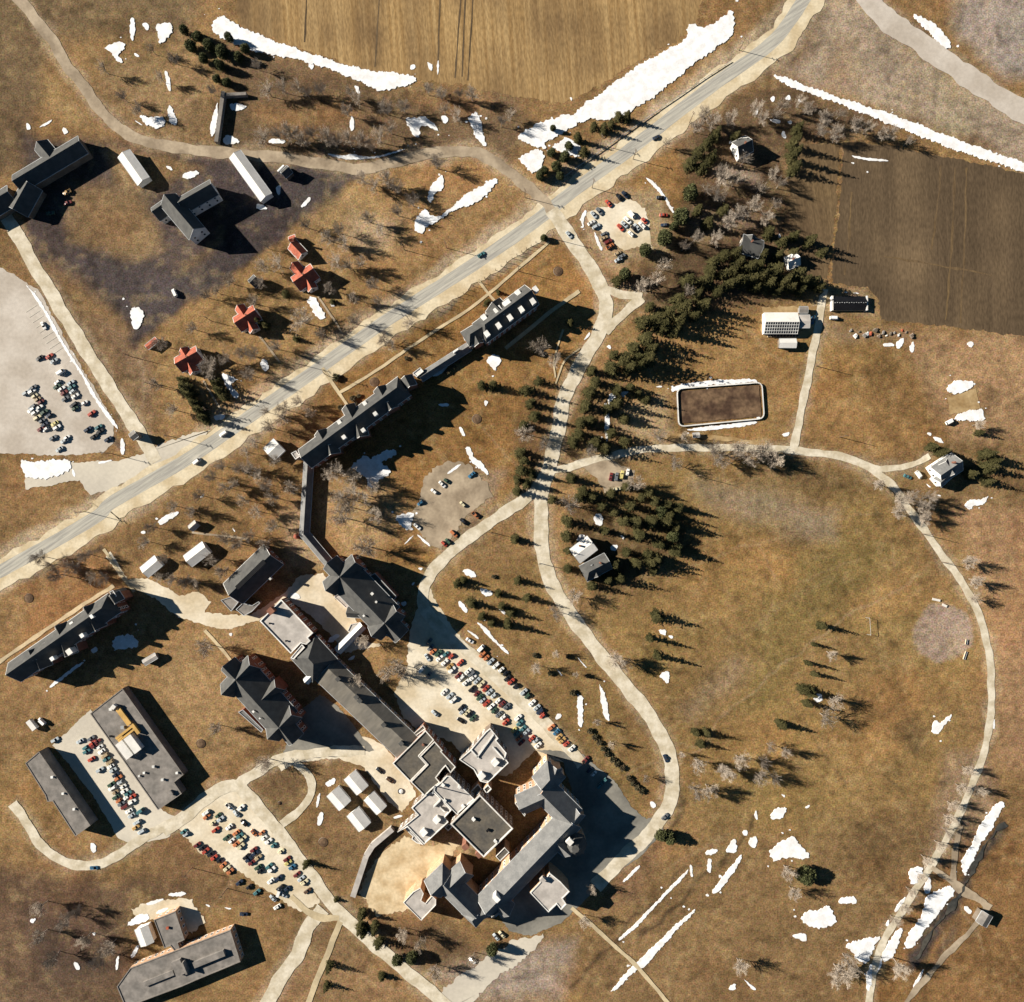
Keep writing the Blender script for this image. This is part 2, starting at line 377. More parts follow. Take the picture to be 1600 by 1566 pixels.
stroke((70, 60, 52), 12, [(235, 520), (330, 440), (430, 365), (480, 335)], .55, 3)
stroke((86, 80, 74), 8, [(55, 470), (120, 580), (170, 660), (190, 700)], .6, 2)
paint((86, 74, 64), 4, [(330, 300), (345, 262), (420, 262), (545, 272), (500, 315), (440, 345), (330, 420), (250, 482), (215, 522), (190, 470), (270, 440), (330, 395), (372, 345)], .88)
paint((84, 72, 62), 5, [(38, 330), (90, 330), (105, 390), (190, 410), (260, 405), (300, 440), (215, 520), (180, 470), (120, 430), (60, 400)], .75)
paint((70, 64, 56), 2.6, D3([(1440, 440), (1340, 560), (1205, 800), (1150, 900), (1000, 1060), (845, 1280), (890, 1360), (960, 1300), (1090, 1120), (1180, 980), (1250, 850), (1310, 720), (1450, 560)]), .92)
paint((84, 72, 58), 3, D3([(1000, 1330), (1120, 1130), (1190, 1020), (1160, 1150), (1040, 1340)]), .7)
stroke((180, 152, 110), 6, [(215, 560), (225, 600), (220, 640)], .6, 2)
stroke((168, 134, 88), 4, [(1316, 230), (1310, 330), (1300, 430)], .7, 1.2)
stroke((112, 86, 56), 3.5, [(1125, 960), (1200, 1050), (1270, 1150), (1320, 1230)], .6, 1.0)
stroke((186, 156, 112), 3, [(1060, 1200), (1130, 1120), (1230, 1030), (1330, 960), (1440, 900)], .5, 1.0)
stroke((180, 150, 108), 3, [(1010, 900), (1100, 880), (1240, 830), (1380, 800)], .35, 1.0)
stroke((150, 128, 88), 5, [(1150, 990), (1220, 950), (1300, 900)], .25, 3)
VERGE = [([(-20, -60), (70, 48), (100, 95), (130, 135), (160, 175), (185, 200), (230, 222), (300, 234), (370, 241), (440, 247), (520, 259), (570, 264), (620, 252), (680, 239), (735, 238), (770, 251), (810, 281), (846, 310), (862, 330)], 17.0),
 ([(-40, 268), (20, 355), (45, 400), (100, 492), (150, 572), (200, 650), (226, 690), (240, 715)], 19.0),
 ([(862, 328), (888, 368), (922, 418), (941, 455), (947, 485), (935, 522), (908, 568), (882, 622), (872, 672), (860, 722), (848, 762), (845, 812), (848, 862), (860, 908), (888, 955), (928, 1010), (972, 1065), (1012, 1115), (1040, 1165), (1051, 1215), (1044, 1258), (1018, 1298), (980, 1335), (930, 1385)], 22.0),
 ([(930, 446), (965, 458), (1003, 465)], 13.0),
 ([(1003, 465), (975, 490), (945, 518)], 14.0),
 ([(852, 742), (835, 768), (790, 800), (735, 838), (695, 872), (668, 905), (662, 945), (690, 985), (735, 1022), (790, 1072), (840, 1118), (885, 1165), (910, 1195)], 18.0),
 ([(850, 738), (890, 730), (930, 718), (1010, 702), (1080, 700), (1150, 700), (1240, 704), (1330, 718), (1390, 755), (1420, 795), (1470, 865), (1515, 930), (1541, 1000), (1549, 1080), (1541, 1160), (1521, 1220), (1490, 1290), (1450, 1360), (1405, 1430), (1372, 1490), (1358, 1560), (1340, 1660)], 11.5),
 ([(1288, 452), (1276, 520), (1262, 590), (1250, 650), (1240, 700)], 12.0),
 ([(1340, 720), (1375, 732), (1420, 728), (1452, 712)], 9.0),
 ([(255, 1300), (285, 1278), (340, 1235), (368, 1228), (396, 1252), (440, 1305), (482, 1362), (525, 1420), (590, 1480), (650, 1530), (720, 1590)], 20.0),
 ([(366, 1232), (398, 1208), (440, 1186), (500, 1176), (570, 1172)], 16.0),
 ([(505, 1420), (482, 1448), (465, 1490), (438, 1530), (405, 1590)], 22.0),
 ([(20, 1255), (45, 1290), (68, 1325), (105, 1347), (150, 1352), (190, 1332), (240, 1300), (285, 1278)], 15.0),
 ([(1340, -30), (1375, 22), (1420, 55), (1490, 105), (1560, 152), (1660, 215)], 24.0)]
for ln, wd in VERGE:
    stroke((186, 160, 118), wd + 9, ln, .55, 2.6)
stroke((196, 170, 128), 62, [(-120, 962), (-40, 915), (77, 851), (153, 806), (179, 783), (294, 717), (383, 656), (451, 609), (579, 518), (655, 468), (732, 419), (826, 354), (902, 294), (979, 238), (1055, 179), (1119, 130), (1200, 72), (1240, 24), (1285, -50)], .8, 4)
paint((176, 148, 108), 5, [(905, 335), (935, 305), (985, 290), (1035, 300), (1048, 340), (1040, 395), (985, 410), (960, 425), (925, 390)], .7)
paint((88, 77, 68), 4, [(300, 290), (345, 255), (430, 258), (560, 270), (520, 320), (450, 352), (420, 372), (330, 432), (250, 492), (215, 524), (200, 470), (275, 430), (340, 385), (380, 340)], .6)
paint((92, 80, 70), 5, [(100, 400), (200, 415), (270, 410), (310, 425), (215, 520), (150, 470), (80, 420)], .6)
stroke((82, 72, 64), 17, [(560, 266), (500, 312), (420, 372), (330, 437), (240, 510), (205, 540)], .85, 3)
# worn tracks, mowing lines and old paths
kr = random.Random(17)
for i in range(120):
    x, y = kr.uniform(20, 1580), kr.uniform(20, 1550); a = kr.choice([kr.uniform(0, 6.28), -.6, .75, .8, -.62]); ln = [(x, y)]
    turn = kr.uniform(-.12, .12)
    for _ in range(kr.randint(3, 8)):
        a += turn + kr.uniform(-.05, .05); x += 26 * math.cos(a); y += 26 * math.sin(a); ln.append((x, y))
    stroke((104, 82, 54) if kr.random() < .55 else (182, 152, 106), kr.uniform(2.2, 4.5), ln, kr.uniform(.18, .42), .9)
for i in range(34):      # mower passes on the oval
    y = 770 + i * 19; stroke((150, 120, 68) if i % 2 else (112, 92, 50), 9, [(1030 + 30 * math.sin(i), y + 60), (1250, y), (1450, y - 40)], .16, 3)
# tone drift over the whole place
t1 = vnoise(60, 3, 21); t2 = vnoise(24, 3, 22); t3 = vnoise(9, 3, 23)
t4 = vnoise(3.2, 2, 29)
f = 1 + (t1 - .5) * .5 + (t2 - .5) * .45 + (t3 - .5) * .38 + (t4 - .5) * .5
col *= np.clip(f, .45, 1.6)[..., None] * np.array([.835, .84, 1.0])
gr = np.clip((vnoise(45, 3, 24) - .52) * 3, 0, 1)[..., None]
col = col * (1 - gr * .3) + col * np.array([.86, 1.02, .80]) * gr * .3
rd = np.clip((vnoise(30, 3, 25) - .55) * 3, 0, 1)[..., None]
col = col * (1 - rd * .5) + col * np.array([1.10, .92, .84]) * rd * .5
# dark turf flecks and pale straw
fl = np.clip((vnoise(5.5, 3, 26) - .60) * 6, 0, 1)[..., None]
col = col * (1 - fl * .3)
fl = np.clip((vnoise(7, 3, 27) - .60) * 6, 0, 1)[..., None]
col = col * (1 - fl * .2) + np.array(alb(190, 160, 112)) * fl * .2
ny, nx = XX.shape
verts = np.stack([XX, YY, np.zeros_like(XX)], -1).reshape(-1, 3)
idx = np.arange(ny * nx).reshape(ny, nx)
quads = np.stack([idx[:-1, :-1], idx[:-1, 1:], idx[1:, 1:], idx[1:, :-1]], -1).reshape(-1)
me = bpy.data.meshes.new("ground")
me.vertices.add(ny * nx); me.vertices.foreach_set("co", verts.ravel().astype(np.float32))
me.loops.add(len(quads)); me.loops.foreach_set("vertex_index", quads.astype(np.int32))
nq = len(quads) // 4
me.polygons.add(nq)
me.polygons.foreach_set("loop_start", (np.arange(nq) * 4).astype(np.int32))
me.update(calc_edges=True)
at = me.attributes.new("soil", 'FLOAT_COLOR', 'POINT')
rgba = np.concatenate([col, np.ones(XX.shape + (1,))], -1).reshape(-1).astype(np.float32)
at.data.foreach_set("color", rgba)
gm, n, b = nodes("dry spring turf")
a_ = n.nodes.new("ShaderNodeAttribute"); a_.attribute_name = "soil"
geo = n.nodes.new("ShaderNodeNewGeometry")
def gnoise(s, lo, hi, det=4):
    t = n.nodes.new("ShaderNodeTexNoise"); t.inputs["Scale"].default_value = s; t.inputs["Detail"].default_value = det
    n.links.new(geo.outputs["Position"], t.inputs["Vector"])
    r = n.nodes.new("ShaderNodeMapRange"); r.inputs[1].default_value = .3; r.inputs[2].default_value = .7
    r.inputs[3].default_value = lo; r.inputs[4].default_value = hi
    n.links.new(t.outputs[0], r.inputs[0]); return r.outputs[0]
mu = n.nodes.new("ShaderNodeMath"); mu.operation = 'MULTIPLY'
n.links.new(gnoise(1.1, .56, 1.44, 6), mu.inputs[0]); n.links.new(gnoise(.28, .80, 1.2), mu.inputs[1])
v = n.nodes.new("ShaderNodeVectorMath"); v.operation = 'SCALE'
n.links.new(a_.outputs["Color"], v.inputs[0]); n.links.new(mu.outputs[0], v.inputs["Scale"])
tn = n.nodes.new("ShaderNodeTexNoise"); tn.inputs["Scale"].default_value = .7; tn.inputs["Detail"].default_value = 4
n.links.new(geo.outputs["Position"], tn.inputs["Vector"])
ma = n.nodes.new("ShaderNodeVectorMath"); ma.operation = 'MULTIPLY_ADD'
ma.inputs[1].default_value = (.62, .5, .8); ma.inputs[2].default_value = (.69, .75, .6)
n.links.new(tn.outputs["Color"], ma.inputs[0])
mm = n.nodes.new("ShaderNodeVectorMath"); mm.operation = 'MULTIPLY'
n.links.new(v.outputs[0], mm.inputs[0]); n.links.new(ma.outputs[0], mm.inputs[1])
n.links.new(mm.outputs[0], b.inputs["Base Color"])
b.inputs["Roughness"].default_value = .97; b.inputs["Specular IOR Level"].default_value = .05
me.materials.append(gm)
structure(link(bpy.data.objects.new("ground", me)))
# ------------------------------------------------------------------ fields, roads, yards, snow
ZC = [0.012]
def nz():
    ZC[0] += 0.004; return ZC[0]
def smooth(pts, n=8):
    pts = [Vector((p[0], p[1])) for p in pts]
    out = []
    for i in range(len(pts) - 1):
        p0 = pts[max(i - 1, 0)]; p1 = pts[i]; p2 = pts[i + 1]; p3 = pts[min(i + 2, len(pts) - 1)]
        for k in range(n):
            t = k / n
            out.append(.5 * ((2 * p1) + (p2 - p0) * t + (2 * p0 - 5 * p1 + 4 * p2 - p3) * t * t + (3 * p1 - p0 - 3 * p2 + p3) * t ** 3))
    out.append(pts[-1]); return out
def ragged(poly, amp, step=1.3, seed=0, closed=True):
    r = random.Random(seed); out = []
    n_ = len(poly); ph = [r.uniform(0, 6.28) for _ in range(4)]; s = 0
    for i in range(n_ if closed else n_ - 1):
        a = poly[i]; b_ = poly[(i + 1) % n_]
        e = b_ - a; L = e.length; k = max(1, int(L / step))
        nrm = Vector((e.y, -e.x)) / (L + 1e-6)
        for j in range(k):
            s += L / k
            d = amp * (.45 * math.sin(s * .31 + ph[0]) + .35 * math.sin(s * .83 + ph[1]) + .35 * math.sin(s * 1.9 + ph[2]) + .5 * r.uniform(-1, 1))
            out.append(a + e * (j / k) + nrm * d)
    return out
def yard(name, material, pts, amp=.5, seed=1, z=None):
    poly = ragged([P(*p[:2]).to_2d() for p in pts], amp, 1.5, seed)
    z = z or nz()
    return structure(mesh_obj(name, [(p.x, p.y, z) for p in poly], [list(range(len(poly)))], material))
def strip(name, material, pts, width, amp=.25, seed=1, off=0.0, z=None, side=None):
    """band along a line of photograph pixels; width in pixels"""
    line = smooth([P(*p[:2]).to_2d() for p in pts], 10)
    wl = width * S / 2
    r = random.Random(seed); vs = []; fs = []; z = z or nz(); s = 0
    ph = [r.uniform(0, 6) for _ in range(4)]
    for i, p in enumerate(line):
        a = line[max(i - 1, 0)]; b_ = line[min(i + 1, len(line) - 1)]
        t = (b_ - a).normalized(); nrm = Vector((-t.y, t.x)); s += (p - a).length
        j1 = amp * (math.sin(s * .2 + ph[0]) + .7 * math.sin(s * .53 + ph[1]) + r.uniform(-.6, .6)); j2 = amp * (math.sin(s * .23 + ph[2]) + .7 * math.sin(s * .47 + ph[3]) + r.uniform(-.6, .6))
        q = p + nrm * off * S
        vs += [(*(q + nrm * (wl + j1)), z), (*(q - nrm * (wl + j2)), z)]
        if i: fs.append((2 * i - 2, 2 * i - 1, 2 * i + 1, 2 * i))
    return structure(mesh_obj(name, vs, fs, material))

yard("stubble_field", M['stubble'], [(368, -40), (372, 40), (430, 62), (520, 92), (580, 116), (640, 124), (720, 132), (790, 148), (880, 162), (935, 135), (1000, 92), (1055, 66), (1085, 40), (1110, -40)], 1.0, 3)
yard("ploughed_field", M['plough'], [(1318, 222), (1380, 226), (1560, 262), (1700, 300), (1700, 540), (1556, 520), (1480, 510), (1376, 500), (1374, 470), (1355, 450), (1300, 442), (1302, 400), (1312, 320)], .8, 4)
for x0, y0, x1, y1 in [(1492, 262, 1478, 500), (1510, 262, 1500, 505), (1470, 258, 1455, 390), (1380, 400, 1550, 430), (1330, 300, 1320, 430)]:
    strip("wheel_track", M['strip'], [(x0, y0), ((x0 + x1) / 2 + 2, (y0 + y1) / 2), (x1, y1)], 2.6, .3, x0)
yard("furrowed_plot", M['strip'], [(1240, 222), (1312, 228), (1306, 330), (1292, 436), (1250, 430), (1234, 330), (1233, 250)], .8, 5)
for x0, y0, x1, y1 in [(594, 30, 586, 105), (722, 28, 711, 122), (728, 28, 722, 120), (741, 28, 731, 126), (480, 32, 476, 66), (688, 30, 684, 110)]:
    strip("wheel_track", M['dirt'] if False else M['plough'], [(x0, y0 - 60), (x1, y1)], 2.2, .12, int(x0))
yard("gravel_yard", M['lotgrey'], [(-60, 380), (38, 440), (60, 452), (110, 545), (150, 610), (178, 660), (178, 690), (160, 708), (90, 712), (-60, 705)], .6, 6)
yard("gravel_yard", M['gravel'], [(913, 335), (960, 318), (985, 312), (1008, 325), (1015, 360), (1020, 390), (1000, 386), (975, 392), (955, 376), (930, 358)], .8, 7)
yard("gravel_yard", M['gravel'], [(640, 985), (668, 912), (690, 955), (722, 1000), (765, 1035), (815, 1080), (862, 1128), (905, 1175), (880, 1190), (850, 1188), (838, 1172), (790, 1215), (740, 1195), (705, 1160), (650, 1140), (630, 1118), (615, 1085), (635, 1045)], .8, 8)
yard("gravel_yard", M['gravel'], [(275, 1283), (330, 1240), (370, 1236), (395, 1262), (440, 1318), (480, 1372), (500, 1410), (470, 1425), (430, 1400), (370, 1360), (310, 1330), (290, 1310)], .8, 9)
yard("gravel_yard", M['gravelgrey'], [(82, 1165), (142, 1108), (160, 1130), (205, 1205), (255, 1268), (285, 1280), (262, 1310), (205, 1318), (185, 1310), (150, 1250), (95, 1178)], .4, 10)
yard("gravel_yard", M['gravel'], [(172, 862), (200, 905), (235, 905), (280, 930), (310, 925), (330, 940), (320, 958), (390, 962), (440, 930), (470, 900), (505, 895), (520, 930), (555, 960), (560, 1000), (600, 1008), (540, 1020), (500, 975), (450, 935), (420, 965), (350, 985), (280, 965), (235, 930), (200, 915), (165, 870)], .7, 11)
yard("gravel_yard", M['gravel'], [(430, 1190), (480, 1165), (570, 1150), (600, 1165), (630, 1200), (650, 1240), (628, 1270), (600, 1245), (570, 1200), (530, 1185), (470, 1190), (440, 1205)], .6, 12)
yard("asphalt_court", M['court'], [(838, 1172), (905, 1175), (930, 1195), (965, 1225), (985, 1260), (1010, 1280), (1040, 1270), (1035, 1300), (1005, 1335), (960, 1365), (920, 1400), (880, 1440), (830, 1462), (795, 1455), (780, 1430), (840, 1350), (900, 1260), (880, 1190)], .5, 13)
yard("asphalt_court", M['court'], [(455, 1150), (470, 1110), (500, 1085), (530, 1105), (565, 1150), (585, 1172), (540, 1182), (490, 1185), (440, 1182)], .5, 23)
yard("gravel_yard", M['sand'], [(560, 1395), (585, 1345), (632, 1305), (662, 1322), (700, 1318), (720, 1318), (700, 1345), (655, 1380), (640, 1420), (590, 1432)], 1.0, 14)
yard("gravel_yard", M['gravelgrey'], [(690, 1545), (740, 1510), (800, 1470), (850, 1460), (830, 1490), (760, 1540), (720, 1600), (660, 1600)], 1.2, 15)
yard("gravel_yard", M['lane'], [(665, 745), (700, 718), (735, 728), (760, 755), (770, 775), (735, 800), (690, 860), (672, 850), (640, 815), (655, 780)], 1.2, 16)
yard("gravel_yard", M['gravelgrey'], [(40, 735), (120, 722), (185, 720), (215, 712), (262, 690), (290, 680), (330, 672), (300, 700), (250, 735), (210, 750), (170, 765), (140, 775), (125, 750), (40, 765)], .8, 17)
yard("gravel_yard", M['gravel'], [(205, 1420), (250, 1405), (300, 1405), (320, 1440), (300, 1460), (270, 1430), (215, 1440)], 1.2, 18)
yard("gravel_yard", M['lane'], [(905, 726), (950, 716), (990, 735), (985, 762), (945, 770), (930, 745)], .8, 20)
yard("dirt_pit", M['dirt'], [(1480, 621), (1524, 607), (1532, 639), (1484, 648)], .3, 24)
yard("timber_yard", M['dirt'], [(1190, 480), (1285, 478), (1285, 522), (1250, 530), (1190, 528)], .8, 22)

HW = [(-120, 962), (-40, 915), (77, 851), (153, 806), (179, 783), (294, 717), (383, 656), (451, 609), (579, 518), (655, 468), (732, 419), (826, 354), (902, 294), (979, 238), (1055, 179), (1119, 130), (1200, 72), (1240, 24), (1285, -50)]
strip("road_shoulder", M['shoulder'], HW, 46, .8, 1, -5)
strip("highway", M['asphalt'], HW, 20, .08, 2)
for o in (-8.4, 8.4): strip("road_edge_line", M['line'], HW, .3, 0, 3, o)
for o in (-.5, .5): strip("road_centre_line", M['line'], HW, .3, 0, 3, o)
strip("farm_lane", M['lane'], [(-20, -60), (70, 48), (100, 95), (130, 135), (160, 175), (185, 200), (230, 222), (300, 234), (370, 241), (440, 247), (520, 259), (570, 264), (620, 252), (680, 239), (735, 238), (770, 251), (810, 281), (846, 310), (862, 330)], 17, .35, 4)
strip("side_road", M['drive'], [(-40, 268), (20, 355), (45, 400), (100, 492), (150, 572), (200, 650), (226, 690), (244, 722)], 21, .35, 5)
strip("drive", M['drive'], [(862, 328), (888, 368), (922, 418), (941, 455), (947, 485), (935, 522), (908, 568), (882, 622), (872, 672), (860, 722), (848, 762), (845, 812), (848, 862), (860, 908), (888, 955), (928, 1010), (972, 1065), (1012, 1115), (1040, 1165), (1051, 1215), (1044, 1258), (1018, 1298), (980, 1335), (930, 1385)], 22, .3, 6)
strip("drive", M['drive'], [(930, 446), (965, 458), (1003, 465)], 13, .3, 7)
strip("drive", M['drive'], [(1003, 465), (975, 490), (945, 518)], 14, .3, 8)
strip("drive", M['drive'], [(852, 742), (835, 768), (790, 800), (735, 838), (695, 872), (668, 905), (662, 945), (690, 985), (735, 1022), (790, 1072), (840, 1118), (885, 1165), (910, 1195)], 18, .3, 9)
strip("drive", M['drive'], [(850, 738), (890, 730), (930, 718), (1010, 702), (1080, 700), (1150, 700), (1240, 704), (1330, 718), (1390, 755), (1420, 795), (1470, 865), (1515, 930), (1541, 1000), (1549, 1080), (1541, 1160), (1521, 1220), (1490, 1290), (1450, 1360), (1405, 1430), (1372, 1490), (1358, 1560), (1340, 1660)], 11.5, .25, 10)
strip("drive", M['drive'], [(1288, 452), (1276, 520), (1262, 590), (1250, 650), (1240, 700)], 12, .25, 11)
strip("drive", M['drive'], [(1340, 720), (1375, 732), (1420, 728), (1452, 712)], 9, .25, 12)
strip("street", M['drive'], [(255, 1300), (285, 1278), (340, 1235), (368, 1228), (396, 1252), (440, 1305), (482, 1362), (525, 1420), (590, 1480), (650, 1530), (720, 1590)], 20, .3, 13)
strip("street", M['drive'], [(366, 1232), (398, 1208), (440, 1186), (500, 1176), (570, 1172)], 16, .4, 14)
strip("path", M['drive'], [(462, 1192), (484, 1215), (486, 1240), (468, 1266), (440, 1288)], 12, .2, 15)
strip("street", M['drive'], [(505, 1420), (482, 1448), (465, 1490), (438, 1530), (405, 1590)], 22, .3, 16)
strip("path", M['path'], [(532, 1440), (512, 1490), (490, 1545), (470, 1600)], 9, .12, 17)
strip("street", M['drive'], [(20, 1255), (45, 1290), (68, 1325), (105, 1347), (150, 1352), (190, 1332), (240, 1300), (285, 1278)], 15, .3, 18)
strip("path", M['path'], [(455, 1400), (490, 1430), (530, 1435)], 10, .3, 19)
strip("path", M['path'], [(-40, 1062), (37, 1008), (120, 952), (178, 915)], 6, .2, 20)
strip("path", M['path'], [(162, 858), (186, 893), (210, 925)], 5, .12, 21)
strip("path", M['path'], [(530, 614), (579, 585), (660, 530), (740, 478), (800, 428), (858, 378)], 4.5, .1, 22)
strip("path", M['path'], [(504, 575), (520, 600), (543, 634)], 5, .1, 23)
strip("path", M['path'], [(747, 437), (760, 455), (773, 471)], 4, .1, 24)
strip("path", M['path'], [(320, 985), (345, 1012), (362, 1034)], 5, .1, 25)
strip("path", M['path'], [(893, 1418), (930, 1450), (965, 1482), (1000, 1515), (1050, 1575)], 6, .15, 26)
strip("path", M['lane'], [(497, 463), (527, 508), (536, 525)], 3, .1, 27)
strip("path", M['lane'], [(405, 525), (437, 565)], 3, .1, 28)
strip("path", M['lane'], [(318, 595), (345, 640)], 3, .1, 29)
strip("path", M['lane'], [(300, 832), (388, 842)], 3, .1, 30)
strip("path", M['path'], [(905, 455), (870, 480), (830, 512), (790, 545)], 6, .1, 31)
strip("path", M['path'], [(880, 515), (866, 560), (868, 590)], 2.5, .1, 32)
strip("path", M['path'], [(906, 545), (882, 565), (868, 600)], 2.5, .1, 33)
strip("path", M['lane'], [(1500, 1290), (1490, 1380), (1540, 1420), (1480, 1490), (1420, 1560), (1400, 1600)], 9, .4, 34)
strip("path", M['lane'], [(1455, 1355), (1500, 1385), (1548, 1418)], 9, .4, 35)
strip("lane_road", M['lotgrey'], [(1340, -30), (1375, 22), (1420, 55), (1490, 105), (1560, 152), (1660, 215)], 34, .6, 36)
for i in range(9):
    q = (44 + i * 5.2, 486 + i * 8.2)
    strip("parking_line", M['line'], [(q[0] - 4, q[1] + 2), (q[0] + 13, q[1] - 9)], .5, 0, 40 + i)
strip("creek", M['water'], D3([(1450, 470), (1330, 600), (1230, 800), (1160, 930), (1040, 1080), (900, 1300)]), 5, .9, 41)
yard("rink_soil", M['soil'], [(1060, 612), (1186, 602), (1189, 651), (1063, 662)], .2, 42)
strip("dirt_track", M['dirt'], C1([(920, 1110), (1100, 1100), (1300, 1120), (1560, 1150)]), 6, .4, 43)

# snow lying in the open: low mounds with ragged edges, one mass
SNOW = []
SNOW += [[(345, 22), (362, 36), (430, 66), (500, 89), (560, 108), (600, 113), (652, 118), (646, 131), (605, 143), (585, 140), (540, 117), (480, 97), (430, 86), (400, 82), (355, 66), (325, 42)],
 [(930, 152), (1000, 100), (1040, 80), (1074, 62), (1075, 35), (1095, 45), (1125, 33), (1148, 10), (1146, 58), (1118, 75), (1075, 107), (1035, 142), (990, 172), (962, 186), (940, 190), (925, 182), (905, 196), (888, 184)],
 [(806, 212), (835, 196), (862, 186), (888, 176), (906, 194), (886, 204), (868, 214), (850, 222), (856, 236), (835, 228), (820, 222)],
 [(860, 230), (872, 222), (885, 216), (900, 222), (912, 235), (905, 249), (890, 239), (875, 237)], [(805, 247), (830, 237), (848, 233), (852, 256), (833, 274), (818, 255)],
 [(1210, 115), (1235, 125), (1275, 140), (1320, 156), (1400, 181), (1480, 213), (1555, 240), (1660, 275), (1660, 290), (1555, 254), (1500, 238), (1420, 206), (1350, 178), (1290, 154), (1240, 138), (1208, 122)],
 [(1420, 18), (1448, 30), (1480, 55), (1488, 78), (1470, 72), (1450, 50)]]
def add(fn, *ps):
    for p in ps: SNOW.append(fn(p))
add(B0, [(1130, 1070), (1150, 1080), (1140, 1170), (1090, 1180), (1080, 1250), (1050, 1230), (1060, 1150)], [(1035, 1265), (1080, 1330), (1150, 1320), (1250, 1210), (1360, 1150), (1460, 1085), (1475, 1100), (1450, 1150), (1380, 1230), (1230, 1280), (1140, 1330), (1030, 1400), (1020, 1440), (970, 1410), (975, 1350)],
 [(900, 715), (960, 730), (1040, 710), (1110, 780), (1120, 810), (1060, 770), (1000, 770), (1010, 830), (975, 845), (940, 790)], [(1310, 710), (1345, 675), (1380, 740), (1380, 810), (1420, 900), (1390, 890), (1350, 850), (1300, 730)], [(1130, 705), (1180, 720), (1170, 760), (1140, 750)], [(80, 850), (180, 855), (185, 880), (80, 880)],
 [(420, 935), (520, 955), (600, 940), (640, 962), (760, 955), (930, 905), (880, 930), (720, 972), (600, 978), (500, 970)], [(600, 520), (630, 530), (635, 575), (615, 570)], [(580, 700), (600, 740), (600, 800), (570, 800)], [(325, 375), (355, 400), (345, 435), (320, 405)], [(1045, 375), (1085, 400), (1075, 440), (1050, 410)], [(270, 1265), (330, 1200), (340, 1225), (290, 1270)], [(0, 1240), (70, 1270), (60, 1285), (0, 1280)], [(120, 1140), (155, 1135), (150, 1200), (125, 1180)], [(940, 405), (975, 395), (970, 425), (945, 430)], [(1110, 370), (1122, 372), (1116, 460), (1107, 455)])
add(A0, [(620, 290), (770, 250), (760, 310), (720, 340), (760, 380), (730, 390), (690, 330)], [(960, 150), (1060, 140), (1060, 200), (980, 280), (960, 200)], [(790, 110), (830, 110), (820, 250), (803, 250)], [(850, 700), (930, 720), (1000, 710), (1010, 760), (960, 800), (880, 750)], [(1020, 650), (1050, 640), (1090, 770), (1040, 760)], [(1000, 430), (1030, 440), (1050, 560), (1030, 560)], [(1110, 1060), (1220, 1045), (1220, 1070), (1130, 1110)], [(1320, 640), (1335, 620), (1320, 840), (1275, 830)], [(1400, 630), (1510, 640), (1510, 665), (1420, 685)], [(1360, 860), (1400, 820), (1490, 875), (1380, 885)], [(160, 740), (200, 790), (160, 800)], [(220, 790), (330, 720), (300, 760)], [(380, 770), (430, 810), (390, 830)], [(1015, 1010), (1060, 1030), (1050, 1050), (1020, 1030)], [(815, 730), (880, 770), (850, 760)], [(860, 140), (920, 150), (900, 200)], [(820, 320), (860, 350), (830, 350)])
add(A1, [(795, 310), (890, 325), (870, 410), (830, 455), (800, 420), (810, 380)], [(1340, 700), (1470, 760), (1440, 760), (1400, 790), (1470, 850), (1450, 885), (1400, 830)], [(1310, 980), (1370, 960), (1380, 1000), (1320, 1010)], [(120, 1230), (200, 1270), (380, 1235), (440, 1260), (430, 1310), (330, 1360), (240, 1360), (150, 1350)], [(600, 1260), (680, 1245), (690, 1255), (610, 1275)], [(740, 1110), (760, 1120), (765, 1215), (740, 1210), (735, 1160)],
 [(150, 165), (215, 230), (290, 340), (350, 460), (430, 600), (500, 700), (600, 880), (700, 1010), (730, 1060), (712, 1060), (580, 888), (484, 700), (412, 600), (334, 470), (270, 340), (196, 230)], [(1215, 1480), (1250, 1450), (1240, 1480)], [(445, 1290), (465, 1340), (455, 1360), (440, 1320)])
add(B1, [(310, 270), (350, 240), (400, 320), (440, 380), (380, 390), (330, 310)], [(25, 640), (55, 625), (85, 690), (50, 710), (30, 680)], [(450, 290), (480, 290), (485, 310), (460, 310)], [(560, 1290), (680, 1215), (700, 1250), (750, 1200), (870, 1180), (830, 1240), (760, 1260), (800, 1290), (830, 1330), (770, 1360), (740, 1390), (730, 1430), (690, 1420), (690, 1370), (640, 1330)],
 [(1405, 640), (1440, 600), (1490, 605), (1500, 640), (1470, 680), (1460, 700), (1430, 660)], [(1240, 1040), (1265, 1050), (1280, 1110), (1250, 1090)], [(1280, 1170), (1310, 1165), (1330, 1230), (1370, 1250), (1400, 1290), (1430, 1350), (1350, 1290), (1310, 1260)], [(1165, 1330), (1250, 1265), (1260, 1280), (1180, 1335)], [(1400, 880), (1425, 890), (1410, 925), (1395, 905)], [(1060, 730), (1160, 650), (1190, 620), (1100, 740)], [(960, 715), (1020, 690), (1030, 720), (970, 740)], [(1110, 905), (1180, 900), (1180, 920), (1120, 920)])
add(C1, [(970, 800), (1130, 770), (1180, 765), (1450, 750), (1500, 765), (1500, 772), (1200, 790), (1010, 822), (975, 840)], [(1050, 1060), (1240, 1040), (1500, 1005), (1500, 1030), (1240, 1065), (1100, 1070)], [(595, 840), (650, 830), (720, 825), (690, 850), (620, 870), (600, 920), (590, 1100), (585, 1170), (570, 1100), (565, 980), (590, 900)], [(575, 555), (600, 540), (605, 575)], [(485, 690), (505, 680), (500, 710)], [(470, 460), (480, 480), (450, 510), (435, 520)], [(870, 800), (920, 795), (910, 808)], [(1115, 350), (1130, 340), (1140, 385), (1120, 388)])
